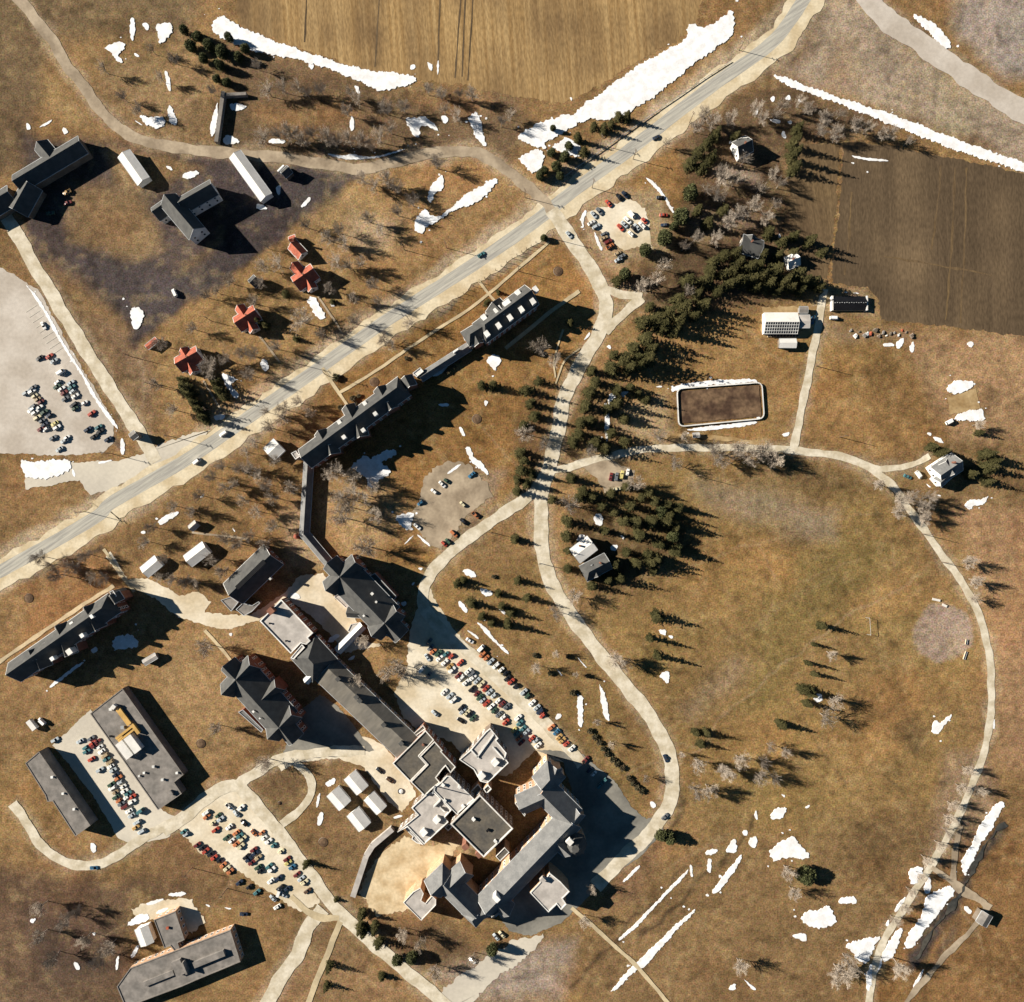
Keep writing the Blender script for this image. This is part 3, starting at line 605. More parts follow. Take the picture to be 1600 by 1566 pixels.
add(D1, [(1075, 835), (1120, 770), (1220, 760), (1280, 780), (1250, 800), (1170, 845)], [(1130, 1000), (1180, 960), (1310, 925), (1320, 970), (1330, 1010), (1150, 1010)], [(700, 535), (770, 535), (770, 555), (710, 555)], [(790, 520), (830, 490), (830, 540), (800, 570), (785, 555)], [(860, 560), (890, 510), (895, 570), (880, 600)], [(1215, 540), (1240, 520), (1265, 540), (1240, 565)], [(70, 1095), (130, 1070), (125, 1110)], [(970, 1085), (1000, 1080), (995, 1105)], [(1000, 1110), (1040, 1105), (1080, 1150), (1040, 1140)], [(1190, 1520), (1250, 1490), (1310, 1490), (1350, 1460), (1340, 1500), (1290, 1530), (1250, 1520), (1240, 1560)], [(455, 220), (490, 220), (480, 228)], [(510, 225), (550, 225), (560, 235)], [(1020, 1460), (1060, 1462), (1055, 1475)], [(960, 1385), (1000, 1415), (980, 1415)])
add(B2, [(840, 30), (960, 0), (970, 30), (945, 80), (965, 110), (930, 110), (870, 70)], [(980, 130), (1060, 190), (1070, 220), (1000, 160)], [(890, 215), (960, 140), (965, 150)], [(1260, 360), (1310, 345), (1350, 380), (1340, 410), (1280, 380)], [(1360, 460), (1440, 480), (1450, 510), (1400, 520)], [(1230, 555), (1260, 545), (1300, 610), (1280, 625)], [(1340, 665), (1400, 700), (1470, 790), (1540, 850), (1550, 880), (1480, 820), (1400, 740)], [(1280, 715), (1330, 740), (1370, 780), (1340, 770)], [(430, 790), (500, 740), (515, 760), (460, 805)], [(560, 900), (610, 870), (600, 900), (570, 910)], [(880, 550), (920, 545), (920, 570), (900, 580)], [(950, 440), (975, 425), (960, 455)], [(210, 500), (260, 495), (280, 530), (220, 540)], [(985, 340), (1025, 340), (1010, 365)], [(1480, 580), (1530, 610), (1520, 635), (1490, 600)], [(690, 1080), (710, 1100), (705, 1110)], [(730, 1140), (790, 1180), (780, 1190)])
add(C2, [(495, 20), (550, 0), (555, 60), (545, 95), (500, 60)], [(390, 170), (420, 135), (455, 150), (400, 185)], [(400, 1130), (430, 1120), (438, 1180), (430, 1320), (405, 1310), (398, 1200)], [(530, 1050), (545, 1060), (585, 1170), (600, 1285), (570, 1270), (550, 1180)], [(260, 1270), (280, 1225), (305, 1240), (290, 1270)], [(890, 720), (945, 715), (940, 760), (910, 745)], [(950, 755), (985, 755), (980, 780)], [(890, 1000), (970, 965), (960, 1050), (940, 1050), (930, 1025)], [(265, 950), (310, 1000), (300, 1005)], [(385, 870), (460, 950), (450, 955)], [(600, 200), (650, 195), (640, 240), (610, 240)], [(660, 140), (690, 150), (680, 175)])
add(A2, [(960, 60), (1010, 20), (1100, -5), (1090, 20), (1000, 75), (975, 80)], [(860, 120), (890, 115), (892, 132), (865, 132)], [(690, 800), (720, 750), (800, 745), (845, 790), (830, 835), (780, 830), (740, 850), (705, 840)], [(300, 1065), (400, 985), (510, 910), (500, 940), (430, 985), (310, 1080)], [(555, 840), (590, 825), (600, 850), (570, 870)], [(1395, 745), (1425, 738), (1415, 765)], [(1420, 90), (1440, 120), (1430, 122)])
add(D2, [(1000, 1320), (1025, 1265), (1045, 1300), (1120, 1230), (1125, 1250), (1070, 1310), (1040, 1370), (1010, 1350)], [(1370, 1320), (1385, 1250), (1390, 1330)], [(270, 1130), (320, 1100), (340, 1150), (290, 1165)])
add(C3, [(650, 1180), (800, 1040), (930, 900), (1080, 745), (1075, 770), (1000, 860), (930, 920), (850, 1010), (760, 1110), (660, 1190)], [(1215, 890), (1320, 760), (1410, 645), (1400, 690), (1340, 800), (1240, 910)], [(600, 1500), (720, 1360), (830, 1260), (960, 1130), (1120, 990), (1120, 1010), (990, 1140), (880, 1270), (820, 1340), (730, 1390), (650, 1480), (610, 1500)], [(1085, 730), (1100, 725), (1110, 800), (1095, 800)], [(1195, 690), (1225, 685), (1215, 780), (1195, 770)], [(1170, 650), (1240, 620), (1270, 640), (1200, 670)], [(1305, 630), (1365, 550), (1375, 650), (1320, 655)], [(1450, 560), (1500, 550), (1500, 620), (1455, 620)], [(1480, 430), (1495, 380), (1505, 460)], [(1410, 515), (1440, 512), (1440, 545), (1415, 545)], [(840, 340), (870, 335), (885, 370), (850, 380)], [(1310, 1490), (1370, 1440), (1370, 1490)], [(1415, 1425), (1430, 1430), (1500, 1490), (1470, 1490)], [(700, 800), (780, 720), (780, 745), (700, 825), (670, 835)])
add(D3, [(10, 680), (20, 630), (90, 570), (160, 550), (180, 600), (230, 630), (260, 680), (230, 690), (170, 680), (100, 680), (50, 710)], [(195, 1080), (220, 1010), (290, 1010), (330, 990), (370, 960), (390, 1010), (420, 1070), (370, 1110), (290, 1110)], [(420, 970), (440, 925), (540, 920), (545, 970), (490, 955)], [(10, 450), (30, 380), (120, 370), (100, 400), (90, 440)], [(135, 1155), (230, 1140), (240, 1200), (180, 1180)], [(465, 1210), (570, 1180), (650, 1170), (690, 1160), (640, 1250), (600, 1330), (540, 1310), (510, 1250)], [(860, 810), (870, 745), (950, 730), (950, 790), (880, 860)], [(1170, 740), (1240, 600), (1340, 410), (1420, 330), (1450, 360), (1340, 540), (1270, 650), (1210, 800)], [(830, 1200), (960, 1000), (960, 920), (1090, 850), (1150, 880), (1100, 950), (1000, 1070), (890, 1220), (840, 1250)], [(950, 850), (1000, 780), (990, 900), (960, 900)], [(700, 1240), (830, 1080), (810, 1180), (760, 1290), (700, 1330)], [(600, 1500), (600, 1400), (640, 1300), (630, 1490)], [(650, 1400), (690, 1280), (700, 1330), (660, 1400)], [(880, 1480), (940, 1370), (960, 1360), (900, 1480)], [(1200, 970), (1250, 1000), (1240, 1030), (1200, 1010)], [(770, 1000), (840, 910), (840, 940), (780, 1020)], [(715, 1100), (740, 1050), (740, 1100)], [(75, 290), (105, 295), (100, 320)], [(220, 370), (260, 355), (240, 385)])
add(A3, [(780, 1090), (840, 1030), (915, 1015), (910, 1070), (850, 1080), (790, 1100)], [(795, 1300), (830, 1220), (860, 1215), (830, 1280)], [(1020, 905), (1130, 885), (1145, 910), (1060, 920)], [(890, 960), (1000, 930), (1000, 945), (910, 980)], [(550, 590), (580, 590), (590, 650), (560, 655)], [(950, 1010), (1030, 980), (1030, 1000), (960, 1030)], [(450, 1310), (490, 1330), (490, 1370), (460, 1360)], [(1250, 965), (1290, 975), (1280, 985)], [(1360, 985), (1420, 990), (1410, 1000)], [(715, 1290), (730, 1280), (722, 1370), (704, 1370)], [(180, 1060), (230, 1050), (200, 1090)], [(560, 1140), (590, 1140), (580, 1160)])
add(B3, [(420, 220), (480, 190), (490, 220), (440, 255)], [(380, 300), (395, 280), (380, 380), (362, 370)], [(375, 410), (420, 400), (400, 480), (375, 485)], [(840, 430), (900, 420), (890, 435), (845, 445)])
add(C0, [(30, 775), (45, 770), (40, 790)], [(350, 595), (370, 600), (365, 622)], [(440, 620), (490, 615), (480, 635)], [(810, 1085), (850, 1100), (930, 1180), (985, 1290), (990, 1310), (965, 1280), (915, 1190), (840, 1115)], [(420, 1330), (440, 1290), (460, 1290), (435, 1350), (440, 1400), (425, 1380)], [(500, 1410), (530, 1470), (560, 1530), (540, 1540), (510, 1460)], [(1325, 865), (1385, 840), (1330, 885)], [(1480, 690), (1510, 650), (1500, 710)])
add(D0, [(10, 600), (30, 585), (45, 610), (25, 632)], [(100, 600), (130, 580), (140, 605), (120, 620)], [(180, 600), (210, 620), (190, 628)], [(35, 460), (60, 470), (55, 490)], [(80, 810), (100, 800), (115, 845), (95, 850)], [(510, 950), (620, 970), (740, 980), (735, 990), (620, 985), (515, 962)], [(500, 995), (530, 992), (525, 1008)], [(60, 1430), (75, 1430), (85, 1470), (72, 1475)], [(110, 745), (150, 735), (140, 765)], [(5, 725), (80, 740), (70, 760), (20, 745)])
SNOW += [B1([(1150, 670), (1210, 610), (1240, 590), (1180, 670), (1120, 735), (1080, 740)])]
from mathutils.geometry import delaunay_2d_cdt
fr = random.Random(8)
for pl in list(SNOW):          # crumbs left around the larger patches
    if len(pl) < 6: continue
    for _ in range(len(pl) // 2):
        a = fr.choice(pl); q = (a[0] + fr.gauss(0, 7), a[1] + fr.gauss(0, 7)); rr = fr.uniform(.5, 2.2)
        SNOW.append([(q[0] + rr * fr.uniform(.6, 1.4) * math.cos(k * 1.05), q[1] + rr * fr.uniform(.5, 1.2) * math.sin(k * 1.05)) for k in range(6)])
sv, sf = [], []
for i, pl in enumerate(SNOW):
    base = [P(*p[:2]).to_2d() for p in pl]
    area = sum(base[k].x * base[k - 1].y - base[k - 1].x * base[k].y for k in range(len(base)))
    if area > 0: base = base[::-1]
    for _ in range(2):          # round the corners as melting snow does
        base = [q for k in range(len(base)) for q in (base[k].lerp(base[(k + 1) % len(base)], .25), base[k].lerp(base[(k + 1) % len(base)], .75))] if len(base) < 60 else base
    per = sum((base[k] - base[k - 1]).length for k in range(len(base)))
    thick = abs(area) / per                      # about the mean width
    ring = ragged(base, min(.8, .10 + thick * .13), .6, i + 100)
    vo, _, fo, _, _, _ = delaunay_2d_cdt(ring, [], [list(range(len(ring)))], 1, 1e-4)
    o = len(sv); top = min(.3, .1 + thick * .04) + (i % 9) * .004
    for q in vo: sv.append((q.x, q.y, top))
    edge = {}
    for t_ in fo:
        sf.append([o + k for k in t_])
        for a, b_ in zip(t_, list(t_[1:]) + [t_[0]]): edge[frozenset((a, b_))] = edge.get(frozenset((a, b_)), 0) + 1
    for e, c_ in edge.items():
        if c_ == 1:
            a, b_ = tuple(e); p0, p1 = vo[a], vo[b_]; j = len(sv)
            sv += [(p0.x, p0.y, .0), (p1.x, p1.y, .0)]
            sf.append([o + a, o + b_, j + 1, j])
sn = mesh_obj("snow", sv, sf, M['snow'])
sn['kind'] = 'stuff'; tag(sn, "old white snow lying in patches on the brown grass and along ditches", "snow")
# ------------------------------------------------------------------ buildings
class MB:
    def __init__(s): s.v = []; s.f = []; s.m = []
    def quad(s, pts, mi=0):
        o = len(s.v); s.v += [Vector(p) for p in pts]; s.f.append(list(range(o, o + len(pts)))); s.m.append(mi)
    def box(s, c, sx, sy, z0, z1, rot=0.0, mi=0, mtop=None, taper=1.0):
        ca, sa = math.cos(rot), math.sin(rot)
        def q(x, y, z): return (c[0] + x * ca - y * sa, c[1] + x * sa + y * ca, z)
        a = [(-sx / 2, -sy / 2), (sx / 2, -sy / 2), (sx / 2, sy / 2), (-sx / 2, sy / 2)]
        lo = [q(*p, z0) for p in a]; hi = [q(p[0] * taper, p[1] * taper, z1) for p in a]
        for k in range(4): s.quad([lo[k], lo[(k + 1) % 4], hi[(k + 1) % 4], hi[k]], mi)
        s.quad(hi, mi if mtop is None else mtop); s.quad(lo[::-1], mi)
    def cyl(s, c, r0, r1, z0, z1, n_=8, mi=0, cap=True):
        lo = [(c[0] + r0 * math.cos(6.2832 * k / n_), c[1] + r0 * math.sin(6.2832 * k / n_), z0) for k in range(n_)]
        hi = [(c[0] + r1 * math.cos(6.2832 * k / n_), c[1] + r1 * math.sin(6.2832 * k / n_), z1) for k in range(n_)]
        for k in range(n_): s.quad([lo[k], lo[(k + 1) % n_], hi[(k + 1) % n_], hi[k]], mi)
        if cap: s.quad(hi, mi)
    def build(s, name, mats, parent=None):
        return mesh_obj(name, s.v, s.f, mats, parent, s.m)

wb = MB()          # one window: pale frame, sill, dark pane; outward is +X
wb.box((.02, 0), .10, 1.7, 0, 2.2, 0, 0); wb.box((.075, 0), .03, 1.1, .3, 1.85, 0, 1); wb.box((.08, 0), .22, 1.7, -.12, -.002, 0, 0)
WIN = wb.build("window", [M['white'], M['glass']])
WIN_ME = WIN.data
bpy.data.objects.remove(WIN)
def windows(parent, a, b_, z0, z1, maxn=12, pitch=3.6):
    """rows of windows on the wall a->b (world XY), outward on the right of a->b"""
    e = Vector(b_) - Vector(a); L = e.length
    if L < 3.5: return 0
    out = Vector((e.y, -e.x)) / L
    mid = (Vector(a) + Vector(b_)) / 2
    if out.dot(-mid) < 0: return 0
    n_ = max(1, min(maxn, int(L / pitch))); st = max(1, int((z1 - z0) / 3.4)); c = 0
    for r_ in range(st):
        for k in range(n_):
            p = Vector(a) + e * ((k + .5) / n_)
            o = bpy.data.objects.new("window", WIN_ME)
            link(o, parent)
            o.matrix_parent_inverse = Matrix.Identity(4)
            o.location = (p.x, p.y, z0 + 1.0 + r_ * 3.4)
            o.rotation_euler = (0, 0, math.atan2(out.y, out.x)); c += 1
    return c

def ccw(poly):
    a = sum(poly[k - 1].x * poly[k].y - poly[k].x * poly[k - 1].y for k in range(len(poly)))
    return poly if a > 0 else poly[::-1]
def flat_part(mbw, mbr, mbp, pts, h, ph=.5, pw=.5, zlow=0.0, px_is_roof=True, roof_mi=0, parapet=True):
    """walls, deck and parapet of one flat roofed block; pts = roof outline in photograph pixels"""
    poly = ccw([P(p[0], p[1], h).to_2d() for p in pts])
    n_ = len(poly)
    ins = []
    for k in range(n_):
        a, b_, c = poly[k - 1], poly[k], poly[(k + 1) % n_]
        e1 = (b_ - a).normalized(); e2 = (c - b_).normalized()
        n1 = Vector((-e1.y, e1.x)); n2 = Vector((-e2.y, e2.x)); m_ = n1 + n2
        m_ = m_ / max(m_.length_squared, .3) * 2
        ins.append(b_ + m_ * pw)
    for k in range(n_):
        k2 = (k + 1) % n_
        a, b_ = poly[k], poly[k2]
        mbw.quad([(*a, zlow), (*b_, zlow), (*b_, h - .002), (*a, h - .002)])
        if parapet:
            t = h + ph
            mbp.quad([(*a, h), (*b_, h), (*b_, t), (*a, t)])
            mbp.quad([(*a, t), (*b_, t), (*ins[k2], t), (*ins[k], t)])
            mbp.quad([(*ins[k2], t - ph - .1), (*ins[k], t - ph - .1), (*ins[k], t), (*ins[k2], t)])
    mbr.quad([(*p, h) for p in (ins if parapet else poly)], roof_mi)
    return poly
def flat_building(name, label, cat, blocks, wall, roof, parapet=None, units=(), win=True, unit_mat=None, group=None):
    """blocks: (outline, height[, parapet height, parapet width]); units on the roof: (px, py, sx, sy, h, rot deg[, part name, material])"""
    allp = [P(*p[:2], b_[1]) for b_ in blocks for p in b_[0]]
    base = sum(allp, Vector()) / len(allp)
    t = thing(name, label, cat, (0, 0, 0), group=group)
    w_, r_, p_ = MB(), MB(), MB(); edges = []
    for b_ in blocks:
        ph = b_[2] if len(b_) > 2 else .5; pw = b_[3] * 1.5 if len(b_) > 3 else .5
        poly = flat_part(w_, r_, p_, b_[0], b_[1], ph, pw, parapet=parapet is not None)
        edges += [(poly[k], poly[(k + 1) % len(poly)], b_[1]) for k in range(len(poly))]
    w_.build("wall", M[wall], t); r_.build("roof", M[roof], t)
    if parapet: p_.build("parapet", M[parapet], t)
    c = 0
    if win:
        for a, b_, h in edges:
            if c < 60: c += windows(t, a, b_, .2, h, 10)
    for u in units:
        z0 = blocks[u[8] if len(u) > 8 else 0][1]
        q = P(u[0], u[1], z0)
        mb = MB(); nm = u[6] if len(u) > 6 and u[6] else "roof_vent"; mt = u[7] if len(u) > 7 and u[7] else (unit_mat or 'white')
        if nm == "pipe_vent": mb.cyl(q, .35, .35, z0 + .01, z0 + u[4], 8)
        else:
            mb.box(q, u[2], u[3], z0 + .01, z0 + u[4], math.radians(u[5]))
            mb.box(q, u[2] + .3, u[3] + .3, z0 + u[4] + .003, z0 + u[4] + .15, math.radians(u[5]))
        mb.build(nm, M[mt], t)
    return t

def wing(W, Rf, G, p0, p1, hl, hr, eave, ridge, hip0=0, hip1=0, oh=.45, zlow=0.0, gut=True):
    """one pitched wing; p0,p1 photograph pixels of the ends of the ridge line (full length); hl, hr half widths in metres"""
    a3, b3 = P(p0[0], p0[1], ridge), P(p1[0], p1[1], ridge)
    a, b_ = a3.to_2d(), b3.to_2d()
    d = (b_ - a).normalized(); n_ = Vector((-d.y, d.x))
    r0 = a + d * hip0; r1 = b_ - d * hip1
    def E(base, side, hw): return base + n_ * side * hw
    # roof
    zl = eave - (ridge - eave) * oh / hl; zr = eave - (ridge - eave) * oh / hr
    e0 = oh if not hip0 else oh; e1 = oh
    A0_, A1_ = E(a - d * e0, 1, hl + oh), E(b_ + d * e1, 1, hl + oh)
    B0_, B1_ = E(a - d * e0, -1, hr + oh), E(b_ + d * e1, -1, hr + oh)
    R0 = (r0 - d * oh) if not hip0 else r0; R1 = (r1 + d * oh) if not hip1 else r1
    zr0 = ridge
    Rf.quad([(*A0_, zl), (*A1_, zl), (*R1, zr0), (*R0, zr0)]); Rf.quad([(*B1_, zr), (*B0_, zr), (*R0, zr0), (*R1, zr0)])
    th = .22
    if hip0: Rf.quad([(*B0_, zr), (*A0_, zl), (*R0, zr0)])
    if hip1: Rf.quad([(*A1_, zl), (*B1_, zr), (*R1, zr0)])
    # eave boards / gutters
    if gut:
        for (u, v_, z, s) in ((A0_, A1_, zl, 1), (B0_, B1_, zr, -1)):
            q0, q1 = u + n_ * s * .28, v_ + n_ * s * .28
            G.quad([(*u, z + .03), (*v_, z + .03), (*q1, z + .03), (*q0, z + .03)])
            G.quad([(*q0, z + .03), (*q1, z + .03), (*q1, z - th), (*q0, z - th)])
            G.quad([(*u, z - th), (*v_, z - th), (*q1, z - th), (*q0, z - th)])
        for (hip, cA, cB, Rr, s) in ((hip0, A0_, B0_, R0, -1), (hip1, A1_, B1_, R1, 1)):
            if not hip:
                for (u, z) in ((cA, zl), (cB, zr)):
                    o = d * s * .18
                    G.quad([(*u, z + .02), (*Rr, zr0 + .02), (*(Rr + o), zr0 + .02), (*(u + o), z + .02)])
                    G.quad([(*(u + o), z + .02), (*(Rr + o), zr0 + .02), (*(Rr + o), zr0 - th), (*(u + o), z - th)])
    # walls
    a0, a1, b0, b1 = E(a, 1, hl), E(b_, 1, hl), E(a, -1, hr), E(b_, -1, hr)
    W.quad([(*a1, zlow), (*a0, zlow), (*a0, eave), (*a1, eave)])
    W.quad([(*b0, zlow), (*b1, zlow), (*b1, eave), (*b0, eave)])
    W.quad([(*a0, zlow), (*b0, zlow), (*b0, eave)] + ([] if hip0 else [(*a, ridge)]) + [(*a0, eave)])
    W.quad([(*b1, zlow), (*a1, zlow), (*a1, eave)] + ([] if hip1 else [(*b_, ridge)]) + [(*b1, eave)])
    return [(a1, a0, eave), (b0, b1, eave), (a0, b0, eave), (b1, a1, eave)]
def pitched(name, label, cat, wings, wall, roof, gutter='white', units=(), win=12, flats=(), group=None, gut=True, maxwin=60):
    t = thing(name, label, cat, group=group)
    W, Rf, G = MB(), MB(), MB(); edges = []
    for w_ in wings:
        kw = dict(w_[8]) if len(w_) > 8 else {}
        edges += wing(W, Rf, G, w_[0], w_[1], w_[2], w_[3], w_[4], w_[5], w_[6], w_[7], gut=gut, **kw)
    W.build("wall", M[wall], t); Rf.build("roof", M[roof], t)
    if gut: G.build("gutter", M[gutter], t)
    c = 0
    if win:
        for a, b_, h in edges:
            if c < maxwin: c += windows(t, a, b_, .6, h, win)
    for f_ in flats:   # (part name, outline px, height, wall, roof, parapet)
        w2, r2, p2 = MB(), MB(), MB()
        flat_part(w2, r2, p2, f_[1], f_[2], .35, .35)
        o = w2.build(f_[0], M[f_[3]], t); r2.build("roof", M[f_[4]], o); p2.build("parapet", M[f_[5]], o)
    for u in units:    # (part, px, py, z top, sx, sy, height, rot, material)
        q = P(u[1], u[2], u[3]); mb = MB()
        if u[0] == "flagpole" or u[0] == "pipe": mb.cyl(q, .12, .1, u[3] - u[6], u[3], 6)
        else:
            mb.box(q, u[4], u[5], u[3] - u[6], u[3], math.radians(u[7]))
            mb.box(q, u[4] + .25, u[5] + .25, u[3] + .004, u[3] + .16, math.radians(u[7]))
        mb.build(u[0], M[u[8]], t)
    return t
def zc(ox, oy, k):
    return lambda *p: (ox + p[0] / k, oy + p[1] / k)

# --- long gabled wards beside the highway
z = zc(450, 570, 1566 / 220)
pitched("ward_block", "long dark roofed ward block with cross gables between the highway and the courtyard trees", "building",
 [(z(150, 1030), z(1265, 212), 5.8, 6.4, 11, 17, 0, 3.5)] +
 [(z(*a), z(*b_), 3.6, 3.6, 10.8, 15.6, 0, 0) for a, b_ in [((335, 742), (395, 845)), ((645, 455), (715, 590)), ((1000, 250), (1055, 350))]] +
 [(z(*a), z(*b_), 3.8, 3.8, 10.6, 15.4, 0, 0) for a, b_ in [((450, 900), (475, 985)), ((750, 640), (795, 790)), ((1105, 420), (1140, 480))]] +
 [(z(1300, 130), z(1350, 230), 3.4, 3.4, 10.4, 14.4, 0, 0)],
 'brick', 'shingle', 'white',
 [("dormer", *z(570, 640), 13.4, 2.0, 2.4, 2.4, 36, 'white'), ("dormer", *z(853, 430), 13.4, 2.0, 2.4, 2.4, 36, 'white')] +
 [("roof_hatch", *z(*p), 15.9, 2.0, 2.0, 3.4, 36, 'white') for p in ((970, 545), (835, 728), (620, 805))],
 win=14, flats=[("porch", [z(35, 985), z(90, 955), z(120, 1000), z(150, 965), z(180, 990), z(85, 1055)], 9, 'block', 'flatlight', 'white'), ("sun_porch", [z(1385, 95), z(1470, 30), z(1510, 75), z(1430, 140)], 5, 'block', 'offwhite', 'white')])
z = zc(680, 400, 1566 / 220)
pitched("ward_block", "shorter grey roofed ward block with two rows of white dormers above the lawn", "building",
 [(z(480, 815), z(1062, 385), 5.6, 7.4, 11, 16.5, 4.5, 0), (z(640, 520), z(760, 640), 5.4, 5.4, 10.8, 15.6, 0, 0), (z(330, 905), z(520, 790), 4.4, 4.6, 10.6, 14.6, 3.5, 0), (z(425, 850), z(480, 960), 2.6, 2.6, 10.2, 13.5, 0, 0)],
 'brick', 'shingle', 'white',
 [("dormer", *z(*p), 13.6, 2.5, 3.0, 2.4, 36, 'white') for p in ((540, 682), (920, 408))] + [("dormer", *z(*p), 14.6, 4.2, 4.0, 2.6, 36, 'white') for p in ((700, 604), (800, 530))] +
 [("dormer", *z(*p), 15.0, 2.4, 3.2, 3.8, 36, 'white') for p in ((575, 865), (705, 775), (832, 684), (958, 594), (1086, 504), (1115, 370))], win=14)
z = zc(30, 910, 7.83)
pitched("ward_block", "long ward block at the left edge beside the blue shaded snow and flat roofed clinic", "building",
 [(z(-160, 1130), z(1075, 268), 5.8, 6.4, 11, 17, 0, 4.0)] +
 [(z(*a), z(*b_), 3.6, 3.6, 10.8, 15.4, 0, 0) for a, b_ in [((115, 845), (160, 950)), ((440, 545), (500, 660)), ((790, 315), (845, 410))]] +
 [(z(*a), z(*b_), 3.8, 3.8, 10.6, 15.2, 0, 0) for a, b_ in [((205, 960), (245, 1060)), ((505, 735), (560, 900)), ((870, 480), (925, 580))]] +
 [(z(1110, 165), z(1165, 250), 3.2, 3.2, 10.4, 14.0, 0, 0)],
 'brick', 'shingle', 'white',
 [("dormer", *z(*p), 13.4, 2.0, 2.4, 2.4, 36, 'white') for p in ((310, 770), (645, 510))] + [("roof_hatch", *z(*p), 15.9, 2.0, 2.0, 3.4, 36, 'white') for p in ((402, 935), (766, 652))] + [("roof_hatch", *z(610, 850), 15.0, 2.9, 3.1, 4.6, 36, 'parapet'), ("chimney", *z(885, 418), 17.4, 1.5, 2.0, 3, 36, 'white')],
 win=14, flats=[("stair_tower", [z(1105, 115), z(1150, 95), z(1195, 170), z(1150, 205)], 12, 'block', 'flatgrey', 'white')])

# --- covered passages
t = thing("covered_passage", "narrow glazed passage running from the ward block down to the cross gabled hall", "passage")
W, Rf, G = MB(), MB(), MB()
wing(W, Rf, G, (481, 718), (474, 834), 2.4, 2.4, 3.2, 5, 0, 0); wing(W, Rf, G, (472, 832), (519, 888), 2.4, 2.4, 3.1, 4.9, 0, 0)
W.build("wall", M['block'], t); Rf.build("roof", M['slate'], t); G.build("gutter", M['metal'], t)
t = thing("covered_passage", "straight grey roofed passage linking the two ward blocks beside blue shaded snow", "passage")
W, Rf, G = MB(), MB(), MB()
wing(W, Rf, G, (657, 589), (732, 541), 2.2, 2.2, 3.2, 4.8, 0, 0)
W.build("wall", M['block'], t); Rf.build("roof", M['slate'], t); G.build("gutter", M['metal'], t)
mb = MB(); mb.box(P(712, 548, 6), 1.0, 3.4, 3, 6.4, math.radians(-55)); mb.build("chimney", M['white'], t)
t = thing("covered_passage", "pale roofed passage from the cross gabled hall to the black pyramid roof", "passage")
W, Rf, G = MB(), MB(), MB()
wing(W, Rf, G, (527, 1018), (565, 979), 2.0, 2.0, 4.2, 5.6, 0, 0)
W.build("wall", M['block'], t); Rf.build("roof", M['offwhite'], t); G.build("gutter", M['metal'], t)
t = thing("covered_passage", "thin pale passage under the black pyramid roof beside the long brown roof", "passage")
W, Rf, G = MB(), MB(), MB()
wing(W, Rf, G, (477, 1066), (506, 1037), 1.6, 1.6, 7.6, 9.0, 0, 0)
W.build("wall", M['block'], t); Rf.build("roof", M['offwhite'], t); G.build("gutter", M['metal'], t)
t = thing("garden_wall", "long concrete ramp wall bending round the dirt yard below the white huts", "wall")
W = MB()
for a, b_ in (((613, 1296), (582, 1322)), ((582, 1322), (572, 1338)), ((572, 1338), (551, 1402))):
    a_, b2 = P(*a, 2.6), P(*b_, 2.6); e = b2 - a_
    W.box((a_ + b2) / 2, e.length, 3.2, 0, 2.6 - .01 * len(W.v) / 24, math.atan2(e.y, e.x))
W.build("parapet_wall", M['flatlight'], t)

# --- cross gabled halls
def hall(label, z, P_, Q_, nw, sw1, ne1, ne2, sw2, se, extra, roof, units, hw=5.0, main=(9.2, 10.5), flats=()):
    ws = [(z(*P_), z(*Q_), main[1], main[0], 10, 17, 0, 0), (z(*nw), z(*P_), hw, hw, 10.4, 16.9, 0, 0), (z(*Q_), z(*se), hw, hw, 10.4, 16.9, 0, 0),
          (z(*sw1), z(*ne1), hw, hw, 10.2, 17.1, 0, 0), (z(*sw2), z(*ne2), hw, hw, 10.2, 17.1, 0, 0)] + extra
    return pitched("hall", label, "building", ws, 'brick', roof, 'metal', units, win=10, flats=flats)
z = zc(460, 820, 7.83)
hall("big cross gabled hall with grey slopes beside the main car park", z, (555, 640), (1085, 1190), (400, 480), (385, 800), (735, 470), (1240, 1070), (950, 1360), (1285, 1390),
  [(z(640, 1080), z(790, 1090), 2.6, 2.6, 8, 11, 0, 0)], 'shingle',
  [("roof_vent", *z(950, 845), 15.5, 1.3, 1.3, 1.6, 45, 'white'), ("roof_vent", *z(1000, 945), 15.3, .9, .9, 1.4, 45, 'white'), ("roof_vent", *z(848, 1115), 14.2, .9, .9, 1.4, 45, 'white')],
  flats=[("lean_to", [z(905, 640), z(985, 590), z(1255, 880), z(1180, 960)], 8.2, 'brick', 'flatdark', 'metal'), ("terrace", [z(480, 880), z(540, 845), z(680, 1000), z(630, 1020)], 1.2, 'palebrick', 'drivey' if False else 'flatlight', 'parapet'), ("platform", [z(690, 1215), z(800, 1195), z(830, 1230), z(700, 1320), z(650, 1300)], 2.2, 'palebrick', 'flatlight', 'parapet')])
z = zc(330, 970, 7.83)
hall("cross gabled hall with red brick walls standing in the ochre lawn", z, (295, 725), (825, 1310), (145, 570), (130, 900), (460, 555), (970, 1165), (695, 1445), (985, 1505),
  [(z(600, 985), z(775, 825), 4.2, 4.2, 9.4, 15.4, 0, 0)], 'shingle',
  [("roof_vent", *z(515, 1112), 14.6, 1.0, 1.0, 1.4, 45, 'white'), ("roof_vent", *z(595, 1195), 14.6, .7, .7, 1.2, 45, 'white')],
  flats=[("lean_to", [z(330, 1115), z(390, 1085), z(640, 1330), z(615, 1365)], 8.0, 'brick', 'slate', 'metal')])

